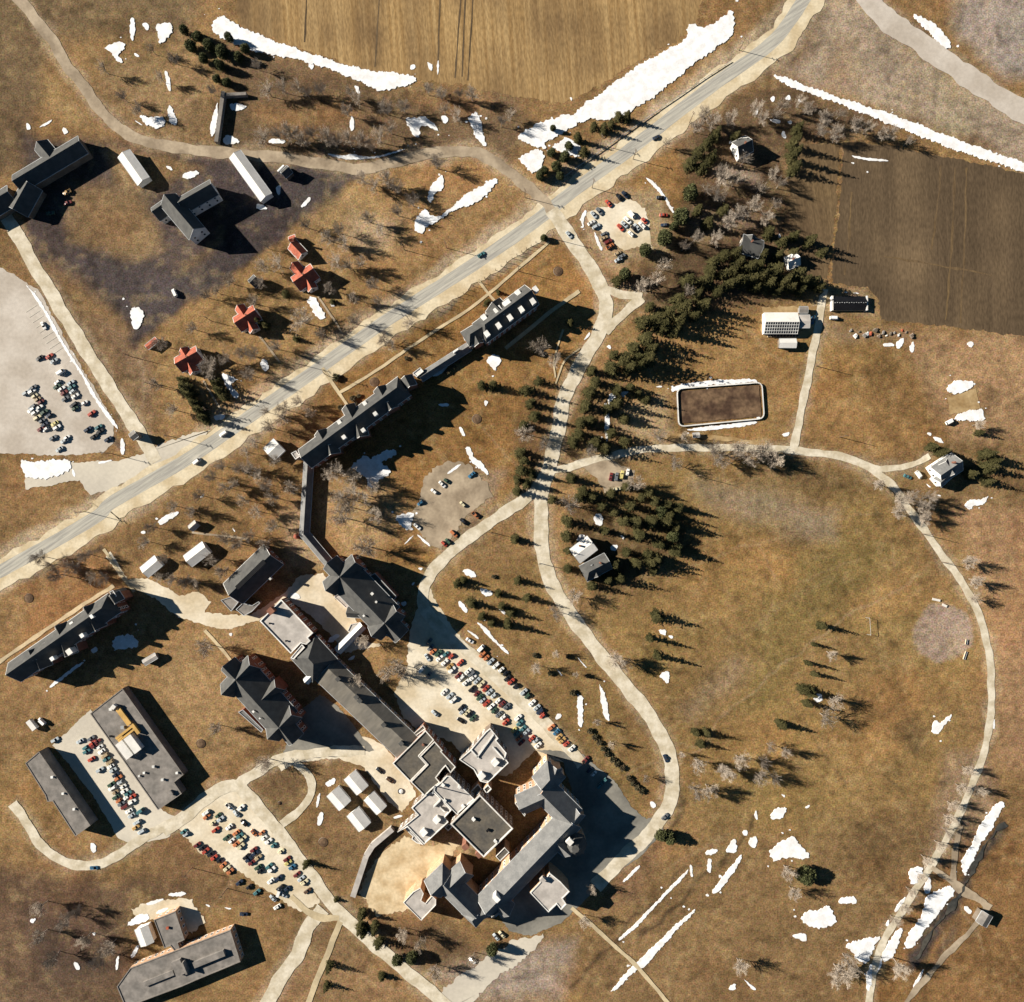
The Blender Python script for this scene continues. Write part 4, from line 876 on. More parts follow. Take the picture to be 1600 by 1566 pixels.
# --- gable ended hall and small yard blocks
z = zc(320, 840, 7.83)
pitched("gable_hall", "dark gabled hall with white coped end walls between the small sheds and gravel court", "building",
 [(z(298, 700), z(790, 222), 7.8, 7.8, 5, 10.5, 0, 0)], 'brick', 'shingle', 'white',
 [("chimney", *z(800, 505), 8.5, 1.0, 1.0, 2.5, 45, 'parapet'), ("ridge_lantern", *z(560, 455), 11.3, 2.4, 22, 1.8, -46, 'blacktop')], win=8,
 flats=[("annex", [z(195, 765), z(320, 725), z(415, 790), z(325, 905)], 3.4, 'block', 'flatgrey', 'metal'), ("store", [z(380, 880), z(465, 800), z(580, 830), z(660, 780), z(680, 800), z(580, 905), z(480, 960)], 3.2, 'block', 'flatgrey', 'metal')])
flat_building("kitchen_block", "flat roofed block with pale pinkish deck and white parapet beside the cross gabled hall", "building",
 [([z(940, 755), z(1330, 1165), z(1265, 1225), z(1298, 1262), z(1245, 1308), z(1180, 1290), z(1055, 1420), z(675, 1020)], 9, .7, .4), ([z(1050, 1470), z(1190, 1305), z(1225, 1345), z(1090, 1490)], 10.2, .3, .3)], 'brick', 'flatlight', 'white',
 [(*z(835, 885), 3.2, 3.2, 4.0, 45, "chimney", 'brick'), (*z(800, 1048), .7, .7, .7, 0, "roof_vent", 'blacktop'), (*z(1000, 1262), .7, .7, .7, 0, "roof_vent", 'blacktop')])
z = zc(330, 970, 7.83)
pitched("pyramid_house", "square link block with a pyramid roof half black half grey between passages", "building",
 [(z(1085, 350), z(1350, 640), 9.4, 9.4, 8, 14, 7.0, 7.0)], 'brick', 'shingle', 'metal', win=6)
z = zc(480, 1000, 7.83)
pitched("workshop_range", "long low range with weathered brown roof running down to the tarred flat roofs", "building",
 [(z(250, 345), z(1250, 1300), 5.6, 10.6, 6.5, 9.5, 0, 0)], 'palebrick', 'brownroof', 'metal',
 [("roof_ventilator", *z(*p), 10.8, 2.2, 2.2, 2.4, 45, 'shingle') for p in ((375, 480), (600, 700), (640, 745), (935, 1040), (1150, 1270))], win=16)

# --- the modern service block and clinic
z = zc(600, 1110, 7.83)
flat_building("service_block", "service block with two tarred black flat roofs edged white below the brown range", "building",
 [([z(105, 645), z(510, 240), z(615, 360), z(430, 555), z(525, 660), z(320, 870)], 9, .6, .35), ([z(620, 375), z(720, 490), z(703, 502), z(880, 690), z(815, 765), z(755, 680), z(715, 722), z(640, 822), z(690, 878), z(605, 945), z(500, 1045), z(327, 872), z(533, 662), z(440, 560)], 9.8, .6, .35), ([z(340, 300), z(480, 180), z(510, 225), z(365, 330)], 6, .3, .3)], 'brick', 'flatdark', 'parapet',
 [(*z(480, 415), 1.0, 1.0, 1.2, 45, "roof_vent", 'brick')])
flat_building("laundry_block", "light gravel roofed block with a chimney shadow between the tarred roofs", "building",
 [([z(772, 797), z(815, 802), z(1108, 1083), z(890, 1272), z(612, 985), z(617, 937), z(692, 882)], 11.5, .5, .3)], 'dullwall', 'flatlight', 'white',
 [(*z(725, 905), 1.4, 1.4, 1.2, 45), (*z(925, 930), 1.4, 1.4, 1.2, 45), (*z(745, 1095), 1.4, 1.4, 1.2, 45), (*z(970, 1165), 1.5, 1.5, 1.3, 45), (*z(620, 925), .5, .5, 9.0, 0, "chimney_pipe", 'metal')])
flat_building("administration_block", "stepped light flat roofed block with white parapets above the dirt yard", "building",
 [([(643, 1262), (664, 1243), (677, 1236), (706, 1265), (695, 1277), (701, 1284), (663, 1319), (637, 1292), (621, 1300), (653, 1273)], 8.5, .55, .35), ([(637, 1293), (634, 1296), (645, 1307), (643, 1311), (651, 1317), (662, 1320)], 6.5, .4, .3)], 'dullwall', 'flatlight', 'white',
 [(*z(650, 1325), 3.6, 3.0, 1.8, 45), (*z(490, 1480), 3.6, 3.0, 1.8, 45), (*z(650, 1130), .4, 5.5, 1.4, -45, "screen_wall", 'white'), (*z(715, 1200), .4, 3.5, 1.4, 45, "screen_wall", 'white')])
flat_building("clinic_block", "light flat roofed block with stepped corners at the lower end of the main car park", "building",
 [([z(1300, 215), z(1400, 340), z(1375, 370), z(1500, 520), z(1480, 580), z(1525, 640), z(1265, 890), z(1175, 865), z(1095, 720), z(920, 600), z(1050, 490), z(1245, 260)], 8.5, .5, .35)], 'dullwall', 'flatlight', 'white',
 [(*z(1360, 625), 3.6, 3.2, 2.0, 45), (*z(1195, 790), 3.6, 3.2, 2.0, 45), (*z(1240, 430), .5, 16, .7, -36, "roof_kerb", 'white'), (*z(1110, 530), .5, 6.5, .7, 42, "roof_kerb", 'white'), (*z(1400, 520), .5, 9.5, .7, 42, "roof_kerb", 'white')])
flat_building("theatre_block", "tall black flat roofed block with one white coping between light roofs and gabled wings", "building",
 [([(750, 1241), (802, 1294), (756, 1339), (704, 1287)], 12.5, .8, .45)], 'dullwall', 'flatdark', 'parapet',
 [(*z(1097, 1322), 1.5, 1.5, 1.3, 45), (*z(1270, 1460), 1.6, 1.0, 1.0, 45, "roof_vent", 'blacktop'), (774, 1313, 1.3, 1.3, 1.2, 45)])
z = zc(600, 1110, 7.83)
flat_building("link_block", "tiny white rimmed link roof beside the black flat roof and light blocks", "building",
 [([z(740, 1430), z(790, 1385), z(845, 1415), z(785, 1475)], 6, .4, .3)], 'palebrick', 'flatdark', 'white', win=False)
flat_building("link_block", "small brown link roof with a white rim under the clinic block corner", "building",
 [([z(1060, 990), z(1150, 895), z(1200, 960), z(1165, 1010), z(1110, 1050)], 6, .5, .35)], 'palebrick', 'brownroof', 'white', win=False)
flat_building("link_block", "white rimmed square link roof beside the gabled brick wards and clinic corner", "building",
 [([z(1215, 960), z(1275, 905), z(1318, 960), z(1255, 1020)], 8, .5, .35)], 'palebrick', 'flatdark', 'white', win=False)

# --- the big gabled brick complex
z6 = zc(770, 1160, 7.83); z5 = zc(620, 1290, 7.83); z7 = zc(740, 1290, 7.83)
Pc, Q1, Q2 = z6(625, 690), z6(968, 1008), (759, 1428)
pitched("brick_complex", "huge grey slated brick building with many gabled wings beside the shaded asphalt court", "building",
 [(z6(778, 375), z6(600, 575), 7.0, 6.4, 11.5, 17, 5.5, 0), (Pc, z6(332, 822), 5.6, 5.6, 11.2, 16.6, 0, 0), (z6(600, 640), Q1, 8.2, 6.2, 11.4, 17.1, 0, 0),
  (Q1, Q2, 7.2, 7.4, 11.2, 17.3, 0, 0), (z6(1062, 890), z6(960, 1010), 4.2, 4.2, 10.8, 15.5, 0, 0), (z6(700, 560), z6(780, 340), 3.0, 3.0, 10.4, 14.0, 0, 0),
  (z6(790, 1255), z6(942, 1385), 4.4, 4.4, 10.9, 15.8, 0, 0), (z7(230, 935), z7(425, 1105), 4.6, 4.6, 10.7, 15.4, 0, 0), (z7(215, 930), z7(150, 1000), 4.0, 4.0, 10.7, 15.0, 0, 0), (z7(230, 1120), z7(300, 1060), 2.4, 2.4, 10.2, 13.4, 0, 0),
  (z5(582, 745), z5(965, 1130), 6.4, 6.4, 11.3, 16.9, 0, 0), (z5(962, 1130), Q2, 4.6, 4.6, 10.9, 15.4, 0, 0), (z5(980, 1110), z5(868, 1230), 5.6, 4.6, 11.0, 16.0, 0, 3.5),
  (z5(640, 640), z5(425, 850), 6.4, 6.2, 11.2, 16.8, 5.5, 0), (z5(830, 590), z5(640, 772), 5.8, 4.6, 10.9, 16.0, 0, 0)],
 'palebrick', 'slate', 'metal',
 [("chimney", *z7(280, 900), 19.4, 2.6, 3.4, 5, 45, 'white'), ("chimney", *z5(1000, 360), 13, 2.6, 3.2, 6, 45, 'brick'), ("chimney", *z5(840, 265), 12.5, 3.2, 3.0, 12, 40, 'brick')],
 win=14, maxwin=80,
 flats=[("pavilion", [z5(200, 810), z5(290, 760), z5(330, 830), z5(300, 915), z5(350, 950), z5(430, 855), z5(480, 900), z5(480, 970), z5(300, 1160), z5(80, 940)], 9.5, 'palebrick', 'flatlight', 'offwhite'),
        ("stair_tower", [z7(270, 375), z7(380, 265), z7(438, 325), z7(325, 435)], 11, 'palebrick', 'flatdark', 'white'),
        ("balcony_block", [z6(270, 745), z6(320, 700), z6(400, 880), z6(388, 905)], 11.8, 'palebrick', 'flatdark', 'white')])
t = [o for o in bpy.data.objects if o.name == "brick_complex"][0]
c = P(*z6(1000, 1250), 11); tw = MB(); tw.cyl(c, 7.0, 7.0, 0, 10.6, 8); tw.build("turret_wall", M['palebrick'], t)
tr = MB(); tr.cyl(c, 7.5, 2.2, 10.6, 16.2, 8); tr.build("turret_roof", M['shingle'], t)
tc = MB(); tc.box(P(*z6(942, 1222), 17), 3.4, 3.4, 15.6, 17, math.radians(45)); tc.build("roof_hatch", M['offwhite'], t)
flat_building("entrance_pavilion", "white cross shaped flat roof standing in the shaded court behind the brick complex", "building",
 [([z7(690, 820), z7(812, 692), z7(805, 650), z7(852, 610), z7(885, 640), z7(930, 575), z7(1060, 680), z7(1175, 805), z7(1090, 890), z7(1137, 960), z7(1070, 1030), z7(1018, 962), z7(915, 1060)], 12.6, .35, .35)], 'palebrick', 'flatlight', 'white',
 [(*z7(845, 645), 2.2, 2.6, 2.0, 45, "roof_vent", 'flatlight')], win=False)

# --- flat roofed pair in the south-west
z = zc(120, 1070, 1566 / 220)
flat_building("clinic", "long grey flat roofed building carrying yellow ducts and white plant boxes", "building",
 [([z(510, 40), z(1190, 1000), z(1085, 1085), z(1170, 1210), z(905, 1395), z(150, 320)], 5.4, .25, .3)], 'block', 'flatgrey', 'block',
 [(*z(860, 905), 1.2, 1.2, 1.0, 0), (*z(755, 975), .9, .9, .9, 0), (*z(700, 1010), .8, .8, .8, 0), (*z(960, 1050), 1.2, 1.2, 1.0, 0), (*z(1120, 975), 1.0, 1.0, .9, 0), (*z(1055, 1195), 2.6, 1.8, 1.4, -55, "roof_vent", 'flatgrey'), (*z(385, 268), 1.4, 1.2, 1.0, 0), (*z(430, 235), 2.0, 2.2, 2.2, -40, "roof_vent", 'offwhite'), (*z(520, 468), 1.6, 1.6, 1.2, 0, "roof_vent", 'metal'), (*z(380, 570), .9, .9, .6, 0, "roof_vent", 'blacktop'),
  (*z(560, 705), 4.6, 10.5, 2.8, 37, "plant_box", 'offwhite'), (*z(660, 635), 4.6, 10.5, 3.6, 37, "plant_box", 'offwhite'), (*z(535, 350), 2.6, 11.0, 1.2, 37, "duct", 'yellow'), (*z(545, 520), 1.0, 12.0, 1.6, -52, "duct", 'yellow'), (*z(565, 555), .8, 11.0, 1.4, -52, "duct", 'yellow'), (*z(670, 480), 1.6, 6.5, 1.8, 37, "duct", 'yellow'), (*z(490, 575), 2.2, 3.4, 1.5, -52, "duct", 'yellow')], win=False)
z = zc(30, 1130, 7.83)
flat_building("annex_building", "narrow grey flat roofed building at the left edge of the white car park", "building",
 [([z(245, 345), z(875, 1250), z(690, 1385), z(412, 955), z(345, 960), z(320, 880), z(75, 490)], 7, .25, .3)], 'block', 'flatgrey', 'block',
 [(*z(p[0], p[1]), 1.0, 1.0, .9, 0) for p in ((412, 655), (545, 855), (680, 1045))], win=False)
z = zc(180, 1390, 1600 / 220)
flat_building("school_block", "square grey flat roofed block next to a white hut near the bottom left corner", "building",
 [([z(440, 345), z(685, 245), z(790, 570), z(712, 605), z(742, 690), z(690, 715), z(630, 640), z(560, 665)], 5, .25, .3)], 'palebrick', 'flatgrey', 'block', [(*z(600, 430), 1.2, 1.2, .8, 0, "roof_vent", 'rust')])
flat_building("school_hall", "long grey flat roofed hall with raised roof monitors at the bottom edge", "building",
 [([z(170, 890), z(690, 690), z(1310, 455), z(1425, 820), z(940, 1020), z(770, 1095), z(450, 1215), z(120, 1340), z(20, 1100)], 5.4, .3, .35)], 'palebrick', 'flatgrey', 'block',
 [(*z(1080, 770), 50 * .38, 8.5 * .38, 1.7, 22, "roof_monitor", 'flatgrey'), (*z(500, 1000), 50 * .38, 7 * .38, 1.1, 22, "roof_monitor", 'flatgrey'), (*z(735, 865), 5.4, 8.5, 2.0, 22, "roof_monitor", 'flatgrey'), (*z(820, 850), .8, 7.0, 3.6, 22, "screen_wall", 'flatgrey')])

# --- sheds, huts and garages: one gable each
def shed(name, label, q, eave, ridge, wall, roof, cat="shed", long_axis=0, gutter=None, group=None):
    """q: four roof corners in pixels (order round); ridge runs parallel to side 0-1 (long_axis 0) or 1-2"""
    if long_axis: q = q[1:] + q[:1]
    zz = (eave + ridge) / 2
    c = [P(*p, zz) for p in q]
    m0 = (c[3] + c[0]) / 2; m1 = (c[1] + c[2]) / 2
    hw = ((c[0] - c[3]).length + (c[1] - c[2]).length) / 4
    def px(v_, zr):
        k = S * (H - zr) / H
        return (800 + v_.x / k, 783 - v_.y / k)
    return pitched(name, label, cat, [(px(m0, ridge), px(m1, ridge), hw - .3, hw - .3, eave, ridge, 0, 0, {'oh': .3})], wall, roof, gutter or 'metal', win=0, group=group)
shed("hut", "white gabled hut nearest the parked cars of the gravel court, topmost of four", [(538, 1221), (554.5, 1204), (573, 1227), (558, 1244)], 3, 4.2, 'white', 'offwhite', "hut", 1, group="four white huts on the lawn")
shed("hut", "white gabled hut leftmost of the four on the lawn", [(511, 1246), (528, 1230), (546, 1250), (530, 1269)], 3, 4.2, 'white', 'offwhite', "hut", 1, group="four white huts on the lawn")
shed("hut", "white gabled hut rightmost of the four, beside the light flat roofed block", [(568.6, 1253), (584, 1237.5), (603, 1260.5), (588, 1273)], 3, 4.2, 'white', 'offwhite', "hut", 1, group="four white huts on the lawn")
shed("hut", "white gabled hut lowest of the four, near the long ramp wall", [(542, 1278), (560, 1262), (577.5, 1285), (561, 1301)], 3, 4.2, 'white', 'offwhite', "hut", 1, group="four white huts on the lawn")
shed("garage", "white roofed garage beside the gravel court entrance", [(218, 887), (239, 869), (253, 884), (231, 902)], 3.4, 4.6, 'white', 'offwhite', "garage")
shed("garage", "larger white roofed garage standing in the grass under bare trees", [(286, 868), (314, 847), (327, 864), (299, 886)], 3.6, 5, 'white', 'offwhite', "garage")
shed("garage", "white roofed garage at the end of the long ward block", [(411.5, 699), (427, 686), (443, 704), (428, 720)], 4, 5.2, 'white', 'offwhite', "garage")
shed("shed", "little pale shed with a black shadow beside a thin path", [(293, 822), (302, 814), (310, 822), (301, 830)], 3, 4.2, 'block', 'flatlight', "shed")
shed("shed", "small grey square shed at the lower end of the straight side road", [(201, 678), (208, 673), (215, 682), (208, 688)], 5.4, 6.2, 'block', 'flatgrey', "shed")
shed("shed", "small pale flat shed by the path behind the left ward block", [(223.5, 1031), (241, 1021), (245, 1029), (226, 1041)], 3, 3.4, 'block', 'flatlight', "shed")
shed("hut", "white hut with a hipped look between two snow heaps near the bottom left", [z(215, 490), z(365, 400), z(425, 605), z(290, 650)], 4, 4.9, 'white', 'offwhite', "hut", 1)
shed("shed", "long white roofed farm shed with a grey shaded slope beside the lane", [(358, 245), (375, 236), (425, 301), (404, 313)], 4.4, 5.8, 'white', 'offwhite', "farm shed", 1)
shed("shed", "shorter white roofed farm shed on the tan patch of the yard", [(181, 243), (204, 236), (231, 276), (214, 288)], 4.2, 5.5, 'white', 'offwhite', "farm shed", 1)
shed("shed", "small dark hut with a peaked shadow in the black farm yard", [(437, 266), (446, 258), (456, 268), (446, 277)], 4, 6, 'plank', 'shingle', "hut")
shed("shed", "tiny white lean-to shed beside the end of the farm lane yard", [(433, 266), (441, 258), (446, 262), (438, 270)], 2.4, 3, 'white', 'offwhite', "shed")
pitched("barn", "tall dark barn with cross wings throwing a huge black shadow on the yard", "barn",
 [((257, 305), (301, 357), 4.6, 6.0, 9, 14, 0, 0), ((279, 316), (328, 288), 5.0, 4.2, 8, 12.4, 0, 0), ((238, 330), (268, 309), 4.0, 4.4, 6, 9.4, 0, 0)], 'white', 'shingle', 'metal', win=4)
pitched("barn", "long dark roofed farm building cut by the upper left edge", "barn",
 [((20, 282), (122, 221), 5.4, 5.4, 6, 9.5, 0, 0), ((78, 246), (58, 222), 4.4, 4.4, 5.4, 8.6, 0, 0)], 'plank', 'shingle', 'metal', win=0)
pitched("barn", "dark farm building lying behind the long barn at the left edge", "barn", [((20, 325), (42, 285), 6, 6, 5, 9, 0, 0), ((-40, 330), (10, 300), 6, 6, 4.8, 8.7, 0, 0)], 'plank', 'shingle', 'metal', win=0)
t = thing("concrete_pit_wall", "dark L shaped retaining wall with snow banked against it beside the lane", "wall")
mb = MB(); mb.box(P(343, 182, 3), 2.2, 30, 0, 3, math.radians(-8)); mb.build("long_wall", M['block'], t)
mb = MB(); mb.box(P(366, 147, 2.6), 14, 1.8, 0, 2.6, math.radians(3)); mb.build("short_wall", M['block'], t)

# --- houses
def house(label, wings, roof='redroof', wall='white', chim=None, cat="house", gutter='white', units=()):
    u = list(units)
    if chim: u.append(("chimney", chim[0], chim[1], chim[2], .8, .8, 2.6, 40, 'brick'))
    return pitched("house", label, cat, wings, wall, roof, gutter, u, win=3)
house("red roofed house with long front gable left of the row by the highway", [((274, 568), (306, 550), 4.4, 4.6, 5, 8.6, 0, 0), ((283, 545), (293, 562), 2.6, 2.6, 4.6, 7.4, 0, 0), ((291, 562), (300, 580), 2.6, 2.6, 4.6, 7.2, 0, 0)], chim=(291, 557, 9.6))
house("red roofed house in the middle of the row by the highway", [((367, 504), (397, 485), 4.4, 4.6, 5, 8.6, 0, 0), ((371, 478), (382, 494), 2.6, 2.6, 4.6, 7.4, 0, 0), ((384, 496), (394, 514), 2.6, 2.6, 4.6, 7.2, 0, 0)], chim=(384, 492, 9.6))
house("red roofed house right of the row, near the large bare round tree", [((459, 440), (488, 420), 4.4, 4.6, 5, 8.6, 0, 0), ((457, 411), (472, 430), 2.8, 2.8, 4.6, 7.6, 0, 0), ((476, 431), (486, 449), 2.6, 2.6, 4.6, 7.2, 0, 0)], chim=(473, 428, 9.6))
house("small orange red roofed cottage beside the dark farm track", [((455, 380), (470, 396), 3.2, 3.2, 3.6, 6.0, 0, 0), ((452, 374), (460, 371), 2.0, 2.2, 3, 4.6, 0, 0)], chim=(458, 373, 6.4))
shed("garage", "flat red roofed garage beside the left red house", [(226, 539), (241, 527), (247, 534), (232, 546)], 2.8, 3.2, 'plank', 'redroof', "garage")
shed("shed", "dark little house with a black roof between the red houses", [(386, 437), (394, 429), (406, 440), (398, 448)], 4, 6.4, 'plank', 'shingle', "shed")
house("grey roofed house hidden among the evergreens in the upper right wood", [((1154, 229), (1174, 219), 4.6, 4.6, 5.5, 9, 0, 0), ((1162, 233), (1168, 216), 3.0, 3.0, 5, 7.6, 0, 0)], 'shingle', 'white', (1165, 222, 10))
house("dark roofed house with a pale ridge in the middle of the wood", [((1162, 376), (1192, 386), 5.0, 5.0, 5.5, 9, 0, 0), ((1176, 368), (1172, 384), 3.2, 3.2, 5, 7.8, 0, 0)], 'shingle', 'plank', (1176, 376, 10), gutter='metal')
house("small white roofed cottage at the edge of the ploughed plots", [((1233, 409), (1249, 402), 3.4, 3.4, 3.4, 5.8, 0, 0), ((1239, 399), (1243, 410), 2.2, 2.2, 3, 4.8, 0, 0)], 'offwhite', 'white', (1240, 404, 6.6))
house("snow dusted flat roofed house under dark spruces in the central grove", [((899, 869), (925, 849), 4.6, 4.6, 5.6, 6.6, 0, 0)], 'offwhite', 'plank', (906, 853, 7.6), gutter='metal')
house("dark house with a pale patch of roof beside the big black shadow in the grove", [((913, 898), (951, 878), 4.6, 4.6, 7, 11, 3, 0), ((926, 884), (934, 900), 3.0, 3.0, 6.5, 9.6, 0, 0)], 'shingle', 'plank', (938, 880, 12), gutter='metal')
z = zc(1200, 400, K4)
house("grey roofed house on a round lawn at the right edge of the oval", [(z(1062, 1340), z(1186, 1258), 5.6, 5.6, 6, 10, 0, 0), (z(1092, 1262), z(1140, 1330), 4.2, 4.4, 5.8, 9.2, 0, 0), (z(1120, 1330), z(1060, 1385), 3.0, 3.0, 5.2, 7.8, 0, 0)], 'slate', 'white', (*z(1145, 1262), 11.4))
shed("shed", "grey shed beside the lane in the lower right corner", [(1528, 1437), (1536, 1425), (1551, 1434), (1541, 1453)], 4, 5, 'plank', 'flatgrey', "shed")

# --- greenhouse group
t = thing("greenhouse", "white roofed greenhouse with a gridded glass lower slope beside the field", "greenhouse")
W, Rf, G = MB(), MB(), MB()
a0, a1 = P(1197, 503, 6), P(1249, 503, 6)
L_ = a1.x - a0.x; cx = (a0.x + a1.x) / 2
W.box((cx, a0.y), L_, 12.0, 0, 3.2); W.build("wall", M['white'], t)
Rf.quad([(a0.x - .3, a0.y + 6.3, 3.25), (a1.x + .3, a0.y + 6.3, 3.25), (a1.x + .3, a0.y, 6), (a0.x - .3, a0.y, 6)])
Rf.quad([(a0.x, a0.y + 6, 3.1), (a0.x, a0.y, 5.9), (a0.x, a0.y - 6, 3.1)]); Rf.quad([(a1.x, a0.y + 6, 3.1), (a1.x, a0.y, 5.9), (a1.x, a0.y - 6, 3.1)])
Rf.build("roof", M['offwhite'], t)
gl = MB(); gl.quad([(a0.x - .3, a0.y - 6.3, 3.25), (a1.x + .3, a0.y - 6.3, 3.25), (a1.x + .3, a0.y, 6), (a0.x - .3, a0.y, 6)])
go = gl.build("glass_slope", M['glass'], t)
bars = MB()
for k in range(15):
    x = a0.x + L_ * k / 14
    for s_ in (0,):
        bars.quad([(x - .14, a0.y - 6.3, 3.32), (x + .14, a0.y - 6.3, 3.32), (x + .14, a0.y, 6.07), (x - .14, a0.y, 6.07)])
for k in range(5):
    f_ = k / 4; yy = a0.y - 6.3 * f_; zz = 6.09 - 2.75 * f_
    bars.quad([(a0.x - .3, yy - .13, zz), (a1.x + .3, yy - .13, zz), (a1.x + .3, yy + .13, zz + .06), (a0.x - .3, yy + .13, zz + .06)])
bars.build("glazing_bars", M['white'], go)
shed("potting_shed", "pale flat roofed shed joined to the end of the greenhouse", [(1250.5, 492), (1265, 492), (1265, 512), (1250.5, 512)], 4, 4.6, 'block', 'flatlight', "shed")
shed("potting_shed", "small grey store behind the greenhouse end shed", [(1250, 479), (1262, 479), (1262, 489), (1250, 489)], 3, 3.4, 'block', 'flatgrey', "shed")
t = shed("implement_shed", "white roofed open fronted shed below the greenhouse", [(1219, 529), (1244, 529), (1244, 543), (1219, 543)], 3.2, 4.0, 'plank', 'offwhite', "shed")
for k in range(10):
    mb = MB(); q = P(1201 + k * 5, 523, .6); mb.box(q, 1.4, 2.8, 0, .6, .1); mb.quad([(q.x - .6, q.y - 1.3, .62), (q.x + .6, q.y - 1.3, .62), (q.x + .6, q.y + 1.3, .7), (q.x - .6, q.y + 1.3, .7)], 1)
    o = mb.build("cold_frame", [M['timber'], M['glass']]); tag(o, "%s wooden cold frame from the left in the row below the greenhouse" % nth(k), "cold frame", "cold frames along the greenhouse")
t = thing("forcing_house", "black glazed low house with pale end walls in a raised bed by the ploughed field", "greenhouse")
q0, q1 = P(1303, 473, 3), P(1355, 473, 3); cx = (q0.x + q1.x) / 2; L_ = q1.x - q0.x
W = MB(); W.box((cx, q0.y), L_, 8, 0, 1.6); W.build("wall", M['timber'], t)
Rf = MB(); Rf.quad([(q0.x, q0.y - 4.2, 1.6), (q1.x, q0.y - 4.2, 1.6), (q1.x, q0.y, 3), (q0.x, q0.y, 3)]); Rf.quad([(q0.x, q0.y + 4.2, 1.6), (q1.x, q0.y + 4.2, 1.6), (q1.x, q0.y, 3), (q0.x, q0.y, 3)])
Rf.build("glass_roof", M['blacktop'], t)
for x in (q0.x - .4, q1.x + .4):
    e = MB(); e.box((x, q0.y), .9, 8.6, 0, 2.3); e.build("end_wall", M['offwhite'], t)
for k in range(14):
    v_ = MB(); v_.box((q0.x + L_ * (k + .5) / 14, q0.y + (.1 if k % 2 else -.1)), .5, .3, 2.9, 3.15); v_.build("vent", M['metal'], t)

# --- rink
t = thing("ice_rink", "white boarded rink with rounded corners and dark muddy floor", "rink")
cor = [(1056, 607), (1190, 597), (1194, 655), (1059, 668)]
pts = []
for k in range(4):
    a, b_, c_ = [P(*cor[j % 4]).to_2d() for j in (k - 1, k, k + 1)]
    for s_ in range(6):
        u = s_ / 5; p0 = b_ + (a - b_).normalized() * 4; p2 = b_ + (c_ - b_).normalized() * 4
        pts.append(p0 * (1 - u) ** 2 + b_ * 2 * u * (1 - u) + p2 * u * u)
rb, rc = MB(), MB()
pts = ccw(pts)
for k in range(len(pts)):
    a, b_ = pts[k], pts[(k + 1) % len(pts)]; e = (b_ - a).normalized(); nn = Vector((-e.y, e.x)) * .3
    rb.quad([(*a, 0), (*b_, 0), (*b_, 1.25), (*a, 1.25)]); rb.quad([(*(a + nn), 0), (*(b_ + nn), 0), (*(b_ + nn), 1.25), (*(a + nn), 1.25)])
    rc.quad([(*a, 1.25), (*b_, 1.25), (*(b_ + nn * 2.3), 1.25), (*(a + nn * 2.3), 1.25)])
rb.build("boards", M['plank'], t); rc.build("cap_rail", M['white'], t)
shed("shed", "small timber players shed below the rink", [(1083, 677), (1092, 676), (1093, 683), (1084, 684)], 2.4, 2.8, 'timber', 'flatlight', "shed")
# ------------------------------------------------------------------ trees
def blade(v, f, p, d, wv, L):
    """thin leaf shaped face from p along d"""
    o = len(v); q = p + d * L
    v += [p - wv * .35, p + d * L * .5 + wv, q, p + d * L * .5 - wv]
    f.append((o, o + 1, o + 2, o + 3))
def tube(v, f, pts, rad, n_=3):
    o = len(v); k = len(pts)
    for i, p in enumerate(pts):
        d = (pts[min(i + 1, k - 1)] - pts[max(i - 1, 0)]).normalized()
        a = d.orthogonal().normalized(); b_ = d.cross(a)
        for j in range(n_):
            t = 6.2832 * j / n_
            v.append(p + (a * math.cos(t) + b_ * math.sin(t)) * rad[i])
    for i in range(k - 1):
        for j in range(n_):
            f.append((o + i * n_ + j, o + i * n_ + (j + 1) % n_, o + (i + 1) * n_ + (j + 1) % n_, o + (i + 1) * n_ + j))
def bare_proto(seed, spread=1.0):
    """12 m tall, about 10 m across"""
    r = random.Random(seed); tv, tf, cv, cf = [], [], [], []
    def grow(p, d, L, rad, lvl):
        pts = [p.copy()]; rr = [rad]; segs = 3 if lvl < 2 else 2
        for s_ in range(segs):
            d = (d + Vector((r.uniform(-1, 1), r.uniform(-1, 1), r.uniform(-.25, .55))) * (.20 if lvl else .05)).normalized()
            pts.append(pts[-1] + d * (L / segs)); rr.append(rad * (1 - (s_ + 1) / segs * .6))
        tube(tv if lvl < 2 else cv, tf if lvl < 2 else cf, pts, rr, 5 if lvl == 0 else 3)
        return pts, d
    trunk, d = grow(Vector((0, 0, 0)), Vector((0, 0, 1)), 4.4, .26, 0)
    for i in range(15):
        az = i * 2.399 + r.uniform(-.25, .25); el = .15 + 1.15 * ((i * .618) % 1) + r.uniform(-.1, .1)
        base = trunk[-1] * r.uniform(.6, 1)
        dd = Vector((math.cos(az) * math.cos(el) * spread, math.sin(az) * math.cos(el) * spread, math.sin(el) + .1)).normalized()
        limb, dl = grow(base, dd, r.uniform(4.0, 5.4), .11, 1)
        for j in range(9):
            t = .22 + .78 * (j + r.random()) / 9; k = min(int(t * 3), 2); q = limb[k].lerp(limb[k + 1], min(1, t * 3 - k))
            d2 = (dl * .75 + Vector((r.uniform(-1, 1), r.uniform(-1, 1), r.uniform(-.5, .8)))).normalized()
            br, db = grow(q, d2, r.uniform(1.3, 2.3), .05, 2)
            for m_ in range(16):
                t2 = r.uniform(.1, 1); k2 = min(int(t2 * 2), 1); q2 = br[k2].lerp(br[k2 + 1], min(1, t2 * 2 - k2))
                d4 = (db * .6 + Vector((r.uniform(-1, 1), r.uniform(-1, 1), r.uniform(-.5, .8)))).normalized()
                wv = d4.orthogonal().normalized() * r.uniform(.02, .042)
                blade(cv, cf, q2, d4, wv, r.uniform(.7, 1.3))
    return tv, tf, cv, cf
